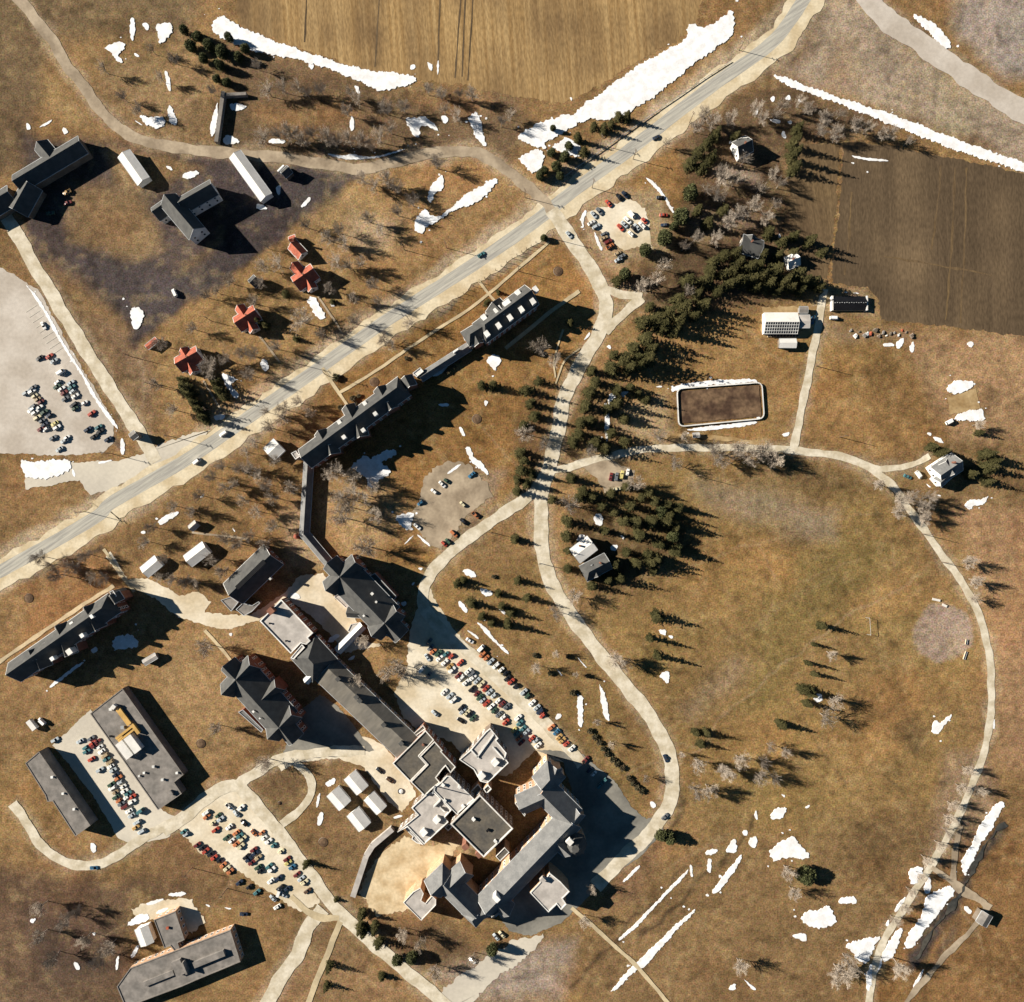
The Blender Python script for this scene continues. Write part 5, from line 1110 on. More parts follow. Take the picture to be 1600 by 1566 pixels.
def conifer_proto(seed, rad=2.7, hgt=12.0, dense=1.0, cone=.85):
    r = random.Random(seed); tv, tf, cv, cf = [], [], [], []
    tube(tv, tf, [Vector((0, 0, 0)), Vector((0, 0, hgt * .5)), Vector((0, 0, hgt * .97))], [.2, .13, .03], 5)
    n_ = int(21 * dense)
    lob = [r.uniform(.72, 1.15) for _ in range(9)]
    for i in range(n_):
        u = i / (n_ - 1); z = .5 + (hgt - .7) * u
        rr = rad * (1 - u) ** cone + .1
        nb = max(4, int(8 * (1 - u) + 4))
        for k in range(nb):
            az = k / nb * 6.283 + r.uniform(-.35, .35) + i * .7
            L = rr * r.uniform(.45, 1.18) * lob[int((az % 6.283) / 6.284 * 9)]
            out = Vector((math.cos(az), math.sin(az), -.28 + .45 * u + r.uniform(-.1, .1))).normalized()
            side = Vector((-math.sin(az), math.cos(az), 0))
            p = Vector((0, 0, z + r.uniform(-.25, .25)))
            blade(cv, cf, p, out, side * (.10 + .07 * L) * r.uniform(.7, 1.2), L)
            for s_ in (-1, 1):
                for t in (.3, .52, .74):
                    q = p + out * L * t
                    dd = (out + side * s_ * r.uniform(.6, 1.2) + Vector((0, 0, r.uniform(-.4, .2)))).normalized()
                    wv = Vector((0, 0, 1)).cross(dd).normalized() * r.uniform(.08, .15) + Vector((0, 0, r.uniform(-.12, .12)))
                    blade(cv, cf, q, dd, wv, L * r.uniform(.22, .42) + .15)
    return tv, tf, cv, cf
def round_proto(seed, a=3.2, hgt=7.0, n_=2300, low=.6):
    """bushy evergreen or shrub: leaf sprays through an uneven ovoid"""
    r = random.Random(seed); tv, tf, cv, cf = [], [], [], []
    tube(tv, tf, [Vector((0, 0, 0)), Vector((.1, 0, hgt * .4)), Vector((0, .1, hgt * .8))], [.2, .14, .04], 5)
    lob = [Vector((r.gauss(0, 1), r.gauss(0, 1), r.gauss(0, .8))).normalized() for _ in range(9)]
    for i in range(n_):
        d = Vector((r.gauss(0, 1), r.gauss(0, 1), r.gauss(0, 1))).normalized()
        bump = .72 + .38 * max(0, max(d.dot(l_) for l_ in lob) - .55) / .45
        t = r.uniform(.2, 1.0) ** .6 * bump
        p = Vector((d.x * a * t, d.y * a * t, low + (hgt - low) * (.46 + .5 * d.z * t)))
        dd = (d + Vector((r.uniform(-.7, .7), r.uniform(-.7, .7), r.uniform(-.4, .7)))).normalized()
        if d.z > .2: dd = (dd + Vector((r.uniform(-1.4, 1.4), r.uniform(-1.4, 1.4), -.6))).normalized()
        wv = dd.orthogonal().normalized(); wv.rotate(Matrix.Rotation(r.uniform(0, 6.28), 3, dd))
        blade(cv, cf, p, dd, wv * r.uniform(.14, .26), r.uniform(.5, .95))
    return tv, tf, cv, cf
def tree_meshes(data, tmat, cmat):
    out = []
    for (v, f, m_, nm) in ((data[0], data[1], tmat, "trunk"), (data[2], data[3], cmat, "crown")):
        me = bpy.data.meshes.new(nm); me.from_pydata([tuple(p) for p in v], [], f); me.materials.append(M[m_]); me.update(); out.append(me)
    return out
PRO = {
 'bare': [tree_meshes(bare_proto(s_, sp), 'limb', 'twig') for s_, sp in ((1, 1), (2, 1.15), (3, .9), (4, 1.05))],
 'spruce': [tree_meshes(conifer_proto(s_), 'bark', 'needles') for s_ in (5, 6, 7)] + [tree_meshes(conifer_proto(21, 3.1, 12, .9, 1.0), 'bark', 'needles'), tree_meshes(conifer_proto(22, 2.4, 12, 1.15, .7), 'bark', 'needles'), tree_meshes(conifer_proto(23, 2.9, 12, .75, .8), 'bark', 'needles')],
 'column': [tree_meshes(conifer_proto(8, 1.7, 12, 1.1, .55), 'bark', 'needles')],
 'cedar': [tree_meshes(round_proto(9, 3.2, 7), 'bark', 'cedar'), tree_meshes(round_proto(10, 3.0, 8), 'bark', 'cedar')],
 'shrub': [tree_meshes(round_proto(11, 1.1, 1.6, 260, .1), 'bark', 'shrub')],
}
NOM = {'bare': (12, 10.5), 'spruce': (12, 5.6), 'column': (12, 3.6), 'cedar': (7.2, 6.6), 'shrub': (1.6, 2.2)}
NAME = {'bare': ("bare_tree", "bare tree", "tree", "bare deciduous trees"), 'spruce': ("spruce_tree", "dark spruce", "tree", "evergreen trees"), 'column': ("columnar_conifer", "narrow pointed evergreen", "tree", "evergreen trees"), 'cedar': ("evergreen_tree", "rounded evergreen", "tree", "evergreen trees"), 'shrub': ("shrub", "low brown shrub", "shrub", "low shrubs")}
COUNT = {}
tr = random.Random(5)
def tree(kind, x, y, h, dia, label):
    pr = PRO[kind]; t_, c_ = pr[tr.randrange(len(pr))]
    nm, lb, cat, grp = NAME[kind]
    q = P(x, y, h * (.5 if kind == 'bare' else .25))
    o = bpy.data.objects.new(nm, None); o.empty_display_size = .5
    link(o); o.location = (q.x, q.y, 0)
    o.rotation_euler = (0, 0, tr.uniform(0, 6.28))
    sx = dia / NOM[kind][1] * tr.uniform(.92, 1.08); o.scale = (sx, sx * tr.uniform(.9, 1.1), h / NOM[kind][0])
    tag(o, label, cat, grp)
    link(bpy.data.objects.new("trunk", t_), o); link(bpy.data.objects.new("crown", c_), o)
    COUNT[kind] = COUNT.get(kind, 0) + 1
def grove(kind, anchor, items):
    """items (px, py, size): crown diameter in pixels for bare trees and shrubs, height in metres for evergreens"""
    items = sorted(items); n_ = len(items)
    for i, it in enumerate(items):
        if kind == 'bare':
            dia = it[2] * S * 1.18; h = 5.6 + dia * .85
        elif kind == 'shrub':
            dia = it[2] * S; h = dia * .75
        elif kind == 'cedar':
            h = it[2] * .9; dia = h * .85
        elif kind == 'column':
            h = it[2] * 1.1; dia = h * .46
        else:
            h = it[2] * 1.08 * tr.uniform(.8, 1.2); dia = 3.1 + h * .43 * tr.uniform(.85, 1.2)
        base = NAME[kind][1]
        lab = "%s %s" % (base, anchor) if n_ == 1 else "%s %s from the left %s" % (nth(i), base, anchor)
        tree(kind, it[0], it[1], h, dia, lab)

grove('bare', "in the wood strip above the farm lane, upper rank", [(418, 140, 22), (441, 135, 20), (464, 135, 20), (500, 138, 22), (479, 143, 20), (540, 171, 20), (558, 153, 18), (546, 143, 15), (602, 168, 24), (668, 138, 20), (689, 146, 20), (717, 146, 18), (737, 146, 20), (714, 179, 20), (694, 169, 18), (630, 166, 20), (783, 189, 18), (798, 179, 16)])
grove('bare', "along the upper edge of the farm lane", [(451, 204, 28), (484, 207, 24), (510, 212, 26), (543, 215, 26), (566, 217, 24), (592, 212, 26), (609, 199, 22), (410, 214, 24), (579, 230, 18), (523, 220, 22), (472, 217, 22), (432, 209, 22)])
grove('bare', "on the tan slope between farm lane and highway", [(681, 253, 26), (604, 278, 28), (617, 291, 26), (566, 276, 24), (584, 289, 22), (643, 314, 22), (620, 330, 20), (574, 340, 22), (594, 358, 20), (512, 370, 24), (528, 358, 22), (538, 378, 24), (477, 350, 18), (415, 383, 18)])
grove('bare', "around the red roofed houses", [(515, 449, 18), (525, 408, 24), (543, 415, 22), (563, 410, 20), (579, 443, 24), (553, 464, 18), (408, 441, 16), (433, 410, 24), (410, 415, 22), (358, 438, 24), (337, 454, 20), (319, 461, 18), (250, 538, 22), (388, 584, 24), (378, 551, 20), (243, 599, 20), (393, 553, 22), (300, 512, 18), (352, 562, 24), (430, 542, 22), (500, 522, 20), (552, 502, 20), (395, 470, 20), (590, 470, 20), (270, 640, 20)])
tree('bare', 471, 500, 15, 15.5, "big pale round bare tree beside the highway below the right red house")
tree('bare', 327, 574, 13, 14, "big bare tree with spreading crown right of the left red house")
grove('bare', "on the verge between highway and long ward block", [(415, 643, 18), (441, 638, 22), (464, 627, 20), (420, 668, 24), (484, 645, 18), (599, 530, 22), (612, 538, 20), (388, 732, 22), (370, 732, 18), (383, 706, 18), (403, 740, 22), (415, 757, 24), (425, 778, 22), (365, 757, 20), (327, 745, 20), (640, 505, 22), (395, 690, 20), (440, 655, 22), (350, 762, 22), (310, 775, 20), (400, 800, 22), (380, 782, 20), (455, 762, 22), (430, 720, 20), (345, 728, 18)])
grove('bare', "in the courtyard beside the bent covered passage", [(528, 735, 30), (551, 745, 28), (515, 740, 24), (533, 778, 34), (551, 770, 30), (569, 778, 28), (543, 793, 30), (586, 763, 26), (533, 810, 36), (571, 856, 36), (589, 803, 28)])
grove('bare', "around the small lawn beside the brown roofed range", [(569, 1002, 22), (558, 1063, 22), (620, 1043, 28), (604, 1053, 24), (630, 1050, 26)])
grove('bare', "on the lawns left of the gable hall", [(110, 887, 26), (84, 900, 24), (143, 902, 20), (77, 884, 20), (225, 848, 20), (235, 825, 18), (255, 874, 16), (248, 902, 18), (268, 905, 22), (289, 910, 22), (306, 912, 20), (368, 851, 24), (350, 841, 22), (388, 838, 20), (130, 868, 22), (60, 872, 22), (330, 872, 22), (345, 892, 22), (412, 850, 20), (300, 800, 20), (425, 822, 22), (270, 792, 20), (160, 905, 20)])
grove('bare', "on the ochre lawn by the red brick hall", [(319, 1012, 28), (337, 1140, 24), (415, 1194, 26)])
grove('bare', "along the winding drive", [(843, 543, 28), (866, 563, 20), (820, 676, 28), (851, 694, 24), (923, 706, 22), (889, 788, 28), (897, 933, 24), (869, 958, 24), (963, 1030, 30), (976, 1037, 24), (838, 1043, 18), (869, 1022, 12), (900, 1055, 10), (933, 1129, 12), (956, 1163, 14), (1009, 1217, 12), (994, 755, 24), (1055, 724, 24), (1030, 681, 22), (1068, 681, 18)])
grove('bare', "in the upper right wood, upper half", [(1101, 179, 24), (1117, 189, 26), (1089, 197, 20), (1043, 222, 14), (1183, 169, 22), (1193, 184, 20), (1142, 184, 20), (1165, 248, 24), (1132, 276, 26), (1150, 281, 26), (1127, 268, 22), (1264, 169, 20), (1289, 184, 22), (1315, 176, 20), (1338, 194, 22), (1358, 199, 20), (1307, 207, 22), (1282, 204, 22), (1394, 207, 18), (1420, 220, 16), (1251, 158, 18), (1379, 209, 18), (1225, 163, 20), (1213, 179, 20), (1208, 271, 18), (1220, 286, 20), (1188, 294, 22)])
grove('bare', "in the upper right wood, lower half", [(1122, 304, 24), (1106, 296, 24), (1178, 319, 26), (1158, 332, 24), (1140, 345, 24), (1038, 415, 22), (1025, 438, 24), (1004, 446, 22), (1076, 454, 20), (1088, 370, 22), (1070, 385, 20), (1200, 340, 20), (1120, 372, 22), (1212, 318, 18)])
grove('bare', "of the row on the lane above the oval field", [(1117, 704, 30), (1127, 717, 28), (1155, 699, 28), (1168, 714, 30), (1183, 709, 26), (1193, 701, 26), (1215, 722, 24), (1205, 712, 22)])
grove('bare', "around the right rim of the oval field", [(1374, 755, 20), (1412, 783, 30), (1445, 791, 26), (1455, 778, 24), (1430, 778, 24), (1530, 663, 16), (1404, 801, 22), (1445, 808, 22), (1517, 877, 22), (1527, 907, 22), (1524, 935, 18), (1300, 1022, 20), (1305, 1096, 24), (1292, 1122, 30)])
grove('bare', "of the pale rows on the lower oval field", [(1205, 1168, 20), (1091, 1194, 24), (1132, 1202, 26), (1158, 1189, 28), (1140, 1209, 24), (1089, 1240, 28), (1109, 1235, 28), (1188, 1215, 26), (1193, 1192, 24), (1066, 1179, 12), (1228, 1176, 20), (1210, 1217, 20)])
grove('bare', "on the field near the lower right snow patches", [(1233, 1363, 24), (1241, 1396, 22), (1158, 1511, 24), (1315, 1524, 34), (1328, 1506, 30)])
grove('bare', "of the avenue in the lower right corner", [(1514, 1204, 16), (1504, 1232, 18), (1491, 1260, 18), (1486, 1281, 20), (1483, 1301, 18), (1471, 1322, 20), (1450, 1345, 20), (1532, 1237, 18), (1409, 1513, 34), (1440, 1370, 16), (1425, 1395, 16), (1415, 1420, 16), (1400, 1440, 16)])
grove('bare', "near the bottom edge below the brick complex", [(630, 1462, 22), (655, 1475, 22), (740, 1500, 20), (680, 1520, 22), (915, 1440, 20), (925, 1390, 18)])
grove('bare', "in the dark bottom left corner", [(100, 1440, 24), (130, 1470, 24), (150, 1500, 26), (80, 1500, 24), (60, 1420, 24), (115, 1425, 22), (170, 1480, 24), (60, 1465, 24)])
grove('bare', "in the scrub at the upper left", [(160, 105, 18), (190, 150, 16), (215, 170, 20), (250, 120, 16), (270, 90, 18), (235, 75, 16), (400, 100, 16), (330, 140, 16)])

grove('cedar', "in the dark clump at the upper left snow channel", [(290, 50, 7), (310, 60, 8), (330, 75, 9), (350, 85, 9), (375, 92, 7), (345, 105, 8), (320, 95, 7), (300, 75, 8), (360, 62, 7), (385, 80, 7), (340, 125, 6), (355, 130, 6)])
grove('cedar', "on the snowy bank beside the highway", [(864, 202, 5), (851, 268, 6), (861, 240, 6), (882, 248, 8), (869, 263, 8), (889, 230, 7), (843, 276, 7), (875, 277, 6)])
grove('spruce', "on the snowy bank beside the highway", [(902, 217, 9), (928, 199, 8), (943, 202, 8), (966, 184, 9), (979, 184, 8), (912, 238, 8), (955, 195, 6)])
grove('cedar', "beside the round gravel car park", [(1078, 304, 13), (1063, 342, 12), (1037, 374, 11), (1007, 393, 9), (1052, 356, 8), (850, 373, 5), (975, 432, 10)])
grove('spruce', "in the upper right wood, upper half", [(1090, 240, 14), (1105, 225, 16), (1118, 212, 14), (1080, 255, 12), (1098, 262, 12), (1112, 246, 12), (1240, 225, 13), (1238, 245, 15), (1245, 203, 10), (1240, 265, 11), (1090, 330, 10), (1105, 350, 11), (1130, 330, 10), (1150, 215, 8)])
grove('spruce', "in the upper right wood, lower half", [(1150, 395, 13), (1130, 400, 12), (1115, 410, 13), (1145, 420, 13), (1170, 420, 14), (1190, 430, 14), (1210, 425, 14), (1225, 440, 14), (1200, 445, 14), (1180, 450, 13), (1245, 430, 13), (1250, 455, 12), (1270, 440, 12), (1222, 378, 12), (1240, 370, 12), (1215, 400, 12), (1160, 440, 13), (1140, 445, 13), (1120, 455, 13), (1100, 440, 13), (1190, 400, 12), (1265, 378, 11), (1200, 365, 11), (1150, 440, 13), (1175, 438, 13), (1205, 432, 14), (1235, 450, 13), (1215, 455, 13), (1255, 440, 12), (1280, 450, 11), (1130, 430, 12), (1110, 425, 12), (1155, 410, 12), (1240, 395, 11), (1185, 415, 12), (1285, 395, 9)])
grove('spruce', "of the shelter belt above the lawn with long shadows", [(1090, 460, 14), (1075, 440, 14), (1060, 470, 15), (1045, 490, 16), (1070, 480, 15), (1085, 495, 15), (1035, 510, 17), (1055, 515, 17), (1025, 500, 16), (1010, 530, 17), (990, 545, 17), (1000, 570, 18), (975, 560, 16), (960, 555, 15), (985, 575, 18), (1015, 480, 14), (965, 440, 10), (1020, 545, 15), (1005, 505, 15), (1062, 500, 16), (995, 560, 17), (1100, 478, 13), (1012, 562, 18), (955, 575, 14)])
grove('spruce', "along the winding drive", [(841, 597, 11), (828, 630, 13), (836, 650, 12), (930, 597, 14), (922, 612, 12), (907, 661, 12), (905, 678, 12), (814, 707, 12), (815, 735, 13), (808, 750, 10), (956, 676, 14), (997, 615, 10), (963, 630, 13), (1009, 625, 9), (930, 690, 11), (820, 720, 12), (975, 655, 11), (985, 605, 10), (822, 610, 12), (818, 665, 12), (925, 580, 12), (915, 635, 13), (921, 658, 12), (895, 690, 11), (945, 700, 12), (975, 690, 12), (965, 610, 11), (822, 756, 11), (808, 768, 11), (830, 740, 11), (950, 640, 12)])
grove('spruce', "on the lawn below the shorter ward block", [(753, 602, 8), (770, 602, 9), (891, 504, 9), (779, 457, 3), (761, 474, 3.4)])
grove('spruce', "in the central grove around the two dark houses", [(910, 768, 10), (1022, 783, 12), (979, 760, 8), (1014, 768, 11), (887, 815, 12), (886, 838, 12), (887, 861, 10), (887, 889, 10), (974, 815, 10), (999, 836, 14), (1025, 874, 10), (1012, 866, 11), (1022, 892, 7), (994, 815, 13), (1017, 815, 13), (1040, 815, 13), (1055, 823, 12), (1030, 851, 13), (1055, 861, 10), (979, 864, 11), (1017, 879, 11), (1002, 778, 12), (1043, 788, 12), (1060, 793, 12), (950, 905, 12), (960, 880, 14), (925, 915, 10), (945, 830, 11), (1045, 805, 12), (985, 790, 11), (960, 800, 10), (995, 880, 11), (968, 905, 11), (905, 777, 11), (925, 777, 11), (940, 792, 11), (862, 782, 9), (892, 748, 9), (955, 772, 10)])
grove('cedar', "in the central grove around the two dark houses", [(1050, 838, 9), (1060, 855, 6), (1032, 800, 8)])
grove('spruce', "on the strip between main car park and winding drive", [(805, 843, 7), (809, 907, 8), (823, 935, 9), (714, 912, 9), (724, 907, 8), (737, 943, 8), (752, 963, 8), (778, 928, 7), (798, 958, 9), (783, 948, 8), (768, 974, 8), (793, 976, 9)])
grove('spruce', "on the left edge of the oval", [(1025, 963, 11), (1027, 1025, 11)])
grove('column', "on the left edge of the oval between two snow heaps", [(1015, 997, 11)])
grove('spruce', "in the clump on the lower left of the oval", [(1087, 1145, 9), (1096, 1163, 8), (1104, 1145, 8)])
grove('column', "of the middle right group on the oval", [(1282, 977, 10), (1272, 1007, 6), (1262, 1036, 8), (1272, 1053, 8)])
grove('spruce', "of the middle right group on the oval", [(1256, 1078, 10), (1266, 1083, 9), (1261, 1099, 9), (1220, 1132, 8)])
grove('spruce', "around the house on the round lawn", [(1455, 699, 9), (1469, 706, 10), (1540, 709, 12), (1545, 730, 12), (1542, 752, 12), (1530, 676, 7), (1552, 719, 11), (1514, 740, 12)])
grove('spruce', "near the junction at the bottom", [(479, 1350, 8), (566, 1429, 8), (563, 1450, 8), (569, 1455, 8), (586, 1450, 9), (592, 1472, 8), (515, 1511, 8), (510, 1541, 8), (597, 1526, 5), (525, 1406, 3)])
grove('cedar', "near the bottom edge below the brick complex", [(622, 1498, 9), (645, 1493, 9), (769, 1480, 9)])
grove('cedar', "at the bend below the shaded court", [(1032, 1304, 9), (1046, 1307, 9)])
tree('cedar', 1256, 1366, 8.5, 11.5, "large round dark evergreen on the lower oval beside a snow patch")
grove('spruce', "of the dark hedge beside the left red house", [(285, 594, 10), (291, 606, 10), (298, 618, 11), (305, 630, 11), (312, 642, 11), (319, 654, 10), (338, 600, 9), (344, 611, 10), (350, 621, 9)])
grove('spruce', "near the middle and right red houses", [(446, 459, 7), (405, 502, 8), (416, 510, 8), (462, 530, 5), (520, 472, 4)])
grove('shrub', "of the row along the shorter linking passage", [(722, 553, 6), (717, 564, 6), (709, 574, 6), (699, 581, 6), (745, 540, 5)])
grove('shrub', "left of the winding drive bend", [(922, 1142, 7), (929, 1152, 7), (936, 1160, 7), (942, 1170, 7), (948, 1178, 7), (957, 1187, 7), (964, 1194, 7), (972, 1200, 7), (983, 1216, 7), (989, 1224, 7), (995, 1230, 7), (1002, 1236, 7)])
grove('shrub', "in front of the long ward block", [(552, 623, 7), (561, 619, 5), (556, 631, 5), (532, 637, 6), (525, 590, 9), (635, 560, 5)])
grove('shrub', "on the grass between drive and main car park", [(836, 1024, 6), (860, 1052, 6), (895, 1082, 7), (888, 1026, 6), (918, 1056, 6), (771, 901, 5)])

# ------------------------------------------------------------------ cars
GLASS = bpy.data.materials.get("window glass")
def car_proto(kind):
    L, W_, bh, top = {'sedan': (4.9, 1.9, .88, 1.4), 'wagon': (5.1, 1.92, .9, 1.46), 'hatchback': (4.1, 1.7, .86, 1.38), 'van': (5.0, 2.0, 1.1, 2.05), 'pickup': (5.2, 2.0, .95, 1.7)}[kind]
    x0, x1 = -L / 2, L / 2
    cab = {'sedan': (-1.55, .95, -1.0, .25), 'wagon': (-2.35, .95, -2.15, .3), 'hatchback': (-1.85, .85, -1.45, .25), 'van': (-2.4, 1.9, -2.35, 1.35), 'pickup': (-.7, 1.15, -.5, .55)}[kind]
    B = MB(); hw = W_ / 2
    # body loft: (x, half width, bottom, top)
    sec = [(x0, hw * .86, .42, bh * .82), (x0 + .18, hw * .97, .3, bh * .97), (cab[0], hw, .26, bh), (cab[1], hw, .26, bh), (x1 - .5, hw * .97, .28, bh * .9), (x1 - .06, hw * .88, .38, bh * .78), (x1, hw * .8, .45, bh * .66)]
    def ring(s_): x, h_, lo, hi = s_; return [(x, -h_, lo), (x, -h_ * 1.0, hi - .12), (x, -h_ * .9, hi), (x, h_ * .9, hi), (x, h_, hi - .12), (x, h_, lo)]
    rs = [ring(s_) for s_ in sec]
    for a, b_ in zip(rs, rs[1:]):
        for k in range(6): B.quad([a[k], a[(k + 1) % 6], b_[(k + 1) % 6], b_[k]], 0)
    B.quad(rs[0], 0); B.quad(rs[-1][::-1], 0)
    # cabin: roof panel painted, side glass dark, posts implied by the inset
    wl, wt = hw * .87, hw * .70 if kind != 'van' else hw * .82
    lo = [(cab[0], -wl, bh), (cab[1], -wl, bh), (cab[1], wl, bh), (cab[0], wl, bh)]
    hi = [(cab[2], -wt, top), (cab[3], -wt, top), (cab[3], wt, top), (cab[2], wt, top)]
    B.quad(hi, 0)
    for k in (0, 2): B.quad([lo[k], lo[(k + 1) % 4], hi[(k + 1) % 4], hi[k]], 1 if kind != 'van' else 0)
    for s_ in (-1, 1):      # rear roof posts in body colour
        for xa, xb in ((cab[0] + .02, cab[2] + .0),):
            B.quad([(xa, s_ * (wl + .012), bh), (xa + .35, s_ * (wl + .012), bh), (xb + .35, s_ * (wt + .012), top), (xb, s_ * (wt + .012), top)], 0)
    if kind == 'pickup':
        B.box((-1.65, 0), 1.7, W_ * .8, bh - .3, bh + .006, 0, 2)
        for s_ in (-1, 1): B.box((-1.65, s_ * hw * .9), 1.9, .12, bh - .05, bh + .2, 0, 0)
        B.box((x0 + .12, 0), .12, W_ * .9, bh - .05, bh + .2, 0, 0)
    for sx in (x0 + .95, x1 - 1.0):
        for sy in (-1, 1):
            o = []
            for yy in (sy * (hw - .22), sy * (hw - .01)): o.append([(sx + .33 * math.cos(k * .7854), yy, .33 + .33 * math.sin(k * .7854)) for k in range(8)])
            for k in range(8): B.quad([o[0][k], o[0][(k + 1) % 8], o[1][(k + 1) % 8], o[1][k]], 2)
            B.quad(o[1], 2)
    body = bpy.data.meshes.new("body"); body.from_pydata([tuple(p) for p in B.v], [], B.f)
    for m_ in ('car', 'glass', 'tyre'): body.materials.append(M[m_])
    body.polygons.foreach_set("material_index", B.m); body.update()
    def pane(nm, a, b_, c_, d_, dx):
        me = bpy.data.meshes.new(nm)
        vs = [Vector(a), Vector(b_), Vector(c_), Vector(d_)]
        me.from_pydata([tuple(v_ + Vector((0, 0, 0))) for v_ in vs] + [tuple(v_ + Vector((-dx, 0, -.02))) for v_ in vs], [], [(0, 1, 2, 3), (4, 5, 6, 7), (0, 1, 5, 4), (1, 2, 6, 5), (2, 3, 7, 6), (3, 0, 4, 7)])
        me.materials.append(M['glass']); me.update(); return me
    front = pane("windscreen", lo[1], lo[2], hi[2], hi[1], .04)
    rear = pane("rear_window", lo[0], lo[3], hi[3], hi[0], -.04)
    return body, front, rear
CAR = {k: car_proto(k) for k in ('sedan', 'wagon', 'hatchback', 'van', 'pickup')}
COL = {'white': (.78, .77, .73), 'cream': (.62, .55, .36), 'silver': (.42, .46, .48), 'grey': (.14, .15, .16), 'black': (.016, .016, .018), 'red': (.40, .065, .04), 'maroon': (.15, .03, .028), 'orange': (.48, .17, .07), 'amber': (.44, .27, .10), 'yellow': (.56, .48, .18), 'tan': (.36, .27, .16), 'green': (.045, .085, .055), 'teal': (.065, .17, .18), 'blue': (.04, .13, .22), 'navy': (.022, .034, .06), 'brown': (.11, .065, .04)}
cr = random.Random(11)
NCAR = [0]
def put_car(x, y, hd, colour, label, kind, group):
    body, fr, re_ = CAR[kind]
    q = P(x, y, .6)
    o = bpy.data.objects.new("parked_car" if 'driving' not in label else "car", None); o.empty_display_size = .5
    link(o); o.location = (q.x, q.y, .06)
    o.rotation_euler = (0, 0, math.radians(hd + cr.uniform(-3, 3)) + (math.pi if cr.random() < .3 else 0))
    tag(o, label, kind if kind in ('van', 'pickup') else "car", group)
    b_ = link(bpy.data.objects.new("body", body), o); link(bpy.data.objects.new("windscreen", fr), o); link(bpy.data.objects.new("rear_window", re_), o)
    c = COL[colour]; j = cr.uniform(.88, 1.1)
    b_.color = (min(1, c[0] * j), min(1, c[1] * j), min(1, c[2] * j), 1)
    NCAR[0] += 1
def car_row(where, group, hd, items, fn=None):
    """items (x, y, colour[, kind[, heading]]), read from the top of the photograph down"""
    rows = []
    for it in items:
        x, y = (it[0], it[1]) if fn is None else fn([(it[0], it[1])])[0]
        kind = it[3] if len(it) > 3 and it[3] else cr.choice(['sedan'] * 6 + ['wagon'] * 2 + ['hatchback'] * 2)
        rows.append((y, x, it[2], kind, it[4] if len(it) > 4 else hd))
    rows.sort(); n_ = len(rows)
    for i, (y, x, c, k, h_) in enumerate(rows):
        lab = "%s %s %s" % (c, k, where) if n_ == 1 else "%s %s, %s car from the top %s" % (c, k, nth(i), where)
        put_car(x, y, h_, c, lab, k, group)
m1 = crop(640, 970, 10.44); m2 = crop(760, 1040, 10.44); s1 = crop(270, 1240, 10.44); s2 = crop(370, 1280, 10.44); l1 = crop(30, 530, 9.79); w1 = crop(30, 1130, 7.83); n1 = crop(900, 270, 9.79)
g = "cars in the main gravel car park"
car_row("in the main lot's long right row", g, 44, m1([(985, 325, 'white', 'sedan', -32), (1165, 450, 'white', 'van'), (1190, 545, 'orange'), (1255, 605, 'orange'), (1325, 665, 'silver'), (1410, 730, 'white'), (1495, 800, 'white')]) + m2([(315, 125, 'black'), (345, 205, 'black'), (405, 262, 'red'), (480, 335, 'black'), (610, 430, 'silver'), (670, 495, 'green'), (750, 610, 'white'), (825, 685, 'silver'), (872, 745, 'navy'), (915, 815, 'red', 'hatchback'), (1060, 1010, 'orange', 'wagon'), (1145, 1085, 'blue'), (1190, 1165, 'amber'), (1240, 1220, 'amber'), (1305, 1280, 'red'), (1395, 1350, 'white')]))
car_row("in the main lot's second row", g, 44, m1([(385, 500, 'orange'), (470, 530, 'green'), (590, 545, 'teal'), (680, 580, 'red'), (825, 685, 'red'), (955, 825, 'white'), (1010, 865, 'grey', 'wagon'), (1035, 925, 'white'), (1100, 980, 'silver'), (1170, 1035, 'cream'), (1245, 1105, 'red'), (1300, 1165, 'silver'), (1370, 1220, 'silver'), (1445, 1305, 'white', 'hatchback')]) + m2([(255, 630, 'maroon'), (335, 665, 'grey'), (520, 850, 'white'), (545, 935, 'teal'), (595, 1030, 'teal'), (650, 1085, 'silver'), (740, 1190, 'red'), (805, 1220, 'silver'), (845, 1300, 'white')]))
car_row("in the main lot's third row", g, 44, m1([(345, 435, 'grey'), (490, 610, 'white'), (575, 680, 'white'), (660, 745, 'amber'), (695, 800, 'white'), (795, 890, 'maroon'), (840, 935, 'white'), (920, 1005, 'white'), (1020, 1110, 'black'), (1095, 1190, 'maroon'), (1145, 1250, 'green'), (1185, 1300, 'silver'), (1255, 1345, 'red'), (1330, 1400, 'white')]) + m2([(125, 735, 'green'), (205, 795, 'grey'), (275, 840, 'white'), (318, 920, 'red'), (450, 1050, 'yellow', 'hatchback'), (490, 1110, 'teal', 'hatchback'), (535, 1180, 'orange'), (575, 1255, 'maroon')]))
car_row("in the main lot's short left row", g, 44, m1([(565, 1165, 'white'), (655, 1225, 'silver'), (715, 1290, 'white'), (845, 1420, 'black'), (865, 1475, 'silver'), (930, 1505, 'cream')]) + [(739, 1122, 'green'), (734, 1116, 'black')])
car_row("in the main lot's upper left", g, 50, m1([(290, 600, 'silver', 'sedan', -58), (200, 790, 'white', 'van'), (310, 890, 'grey'), (320, 340, 'grey'), (410, 1510, 'silver', 'sedan', -42)]) + [(720, 1126, 'black', None, -35)])
g = "cars in the lower gravel car park"
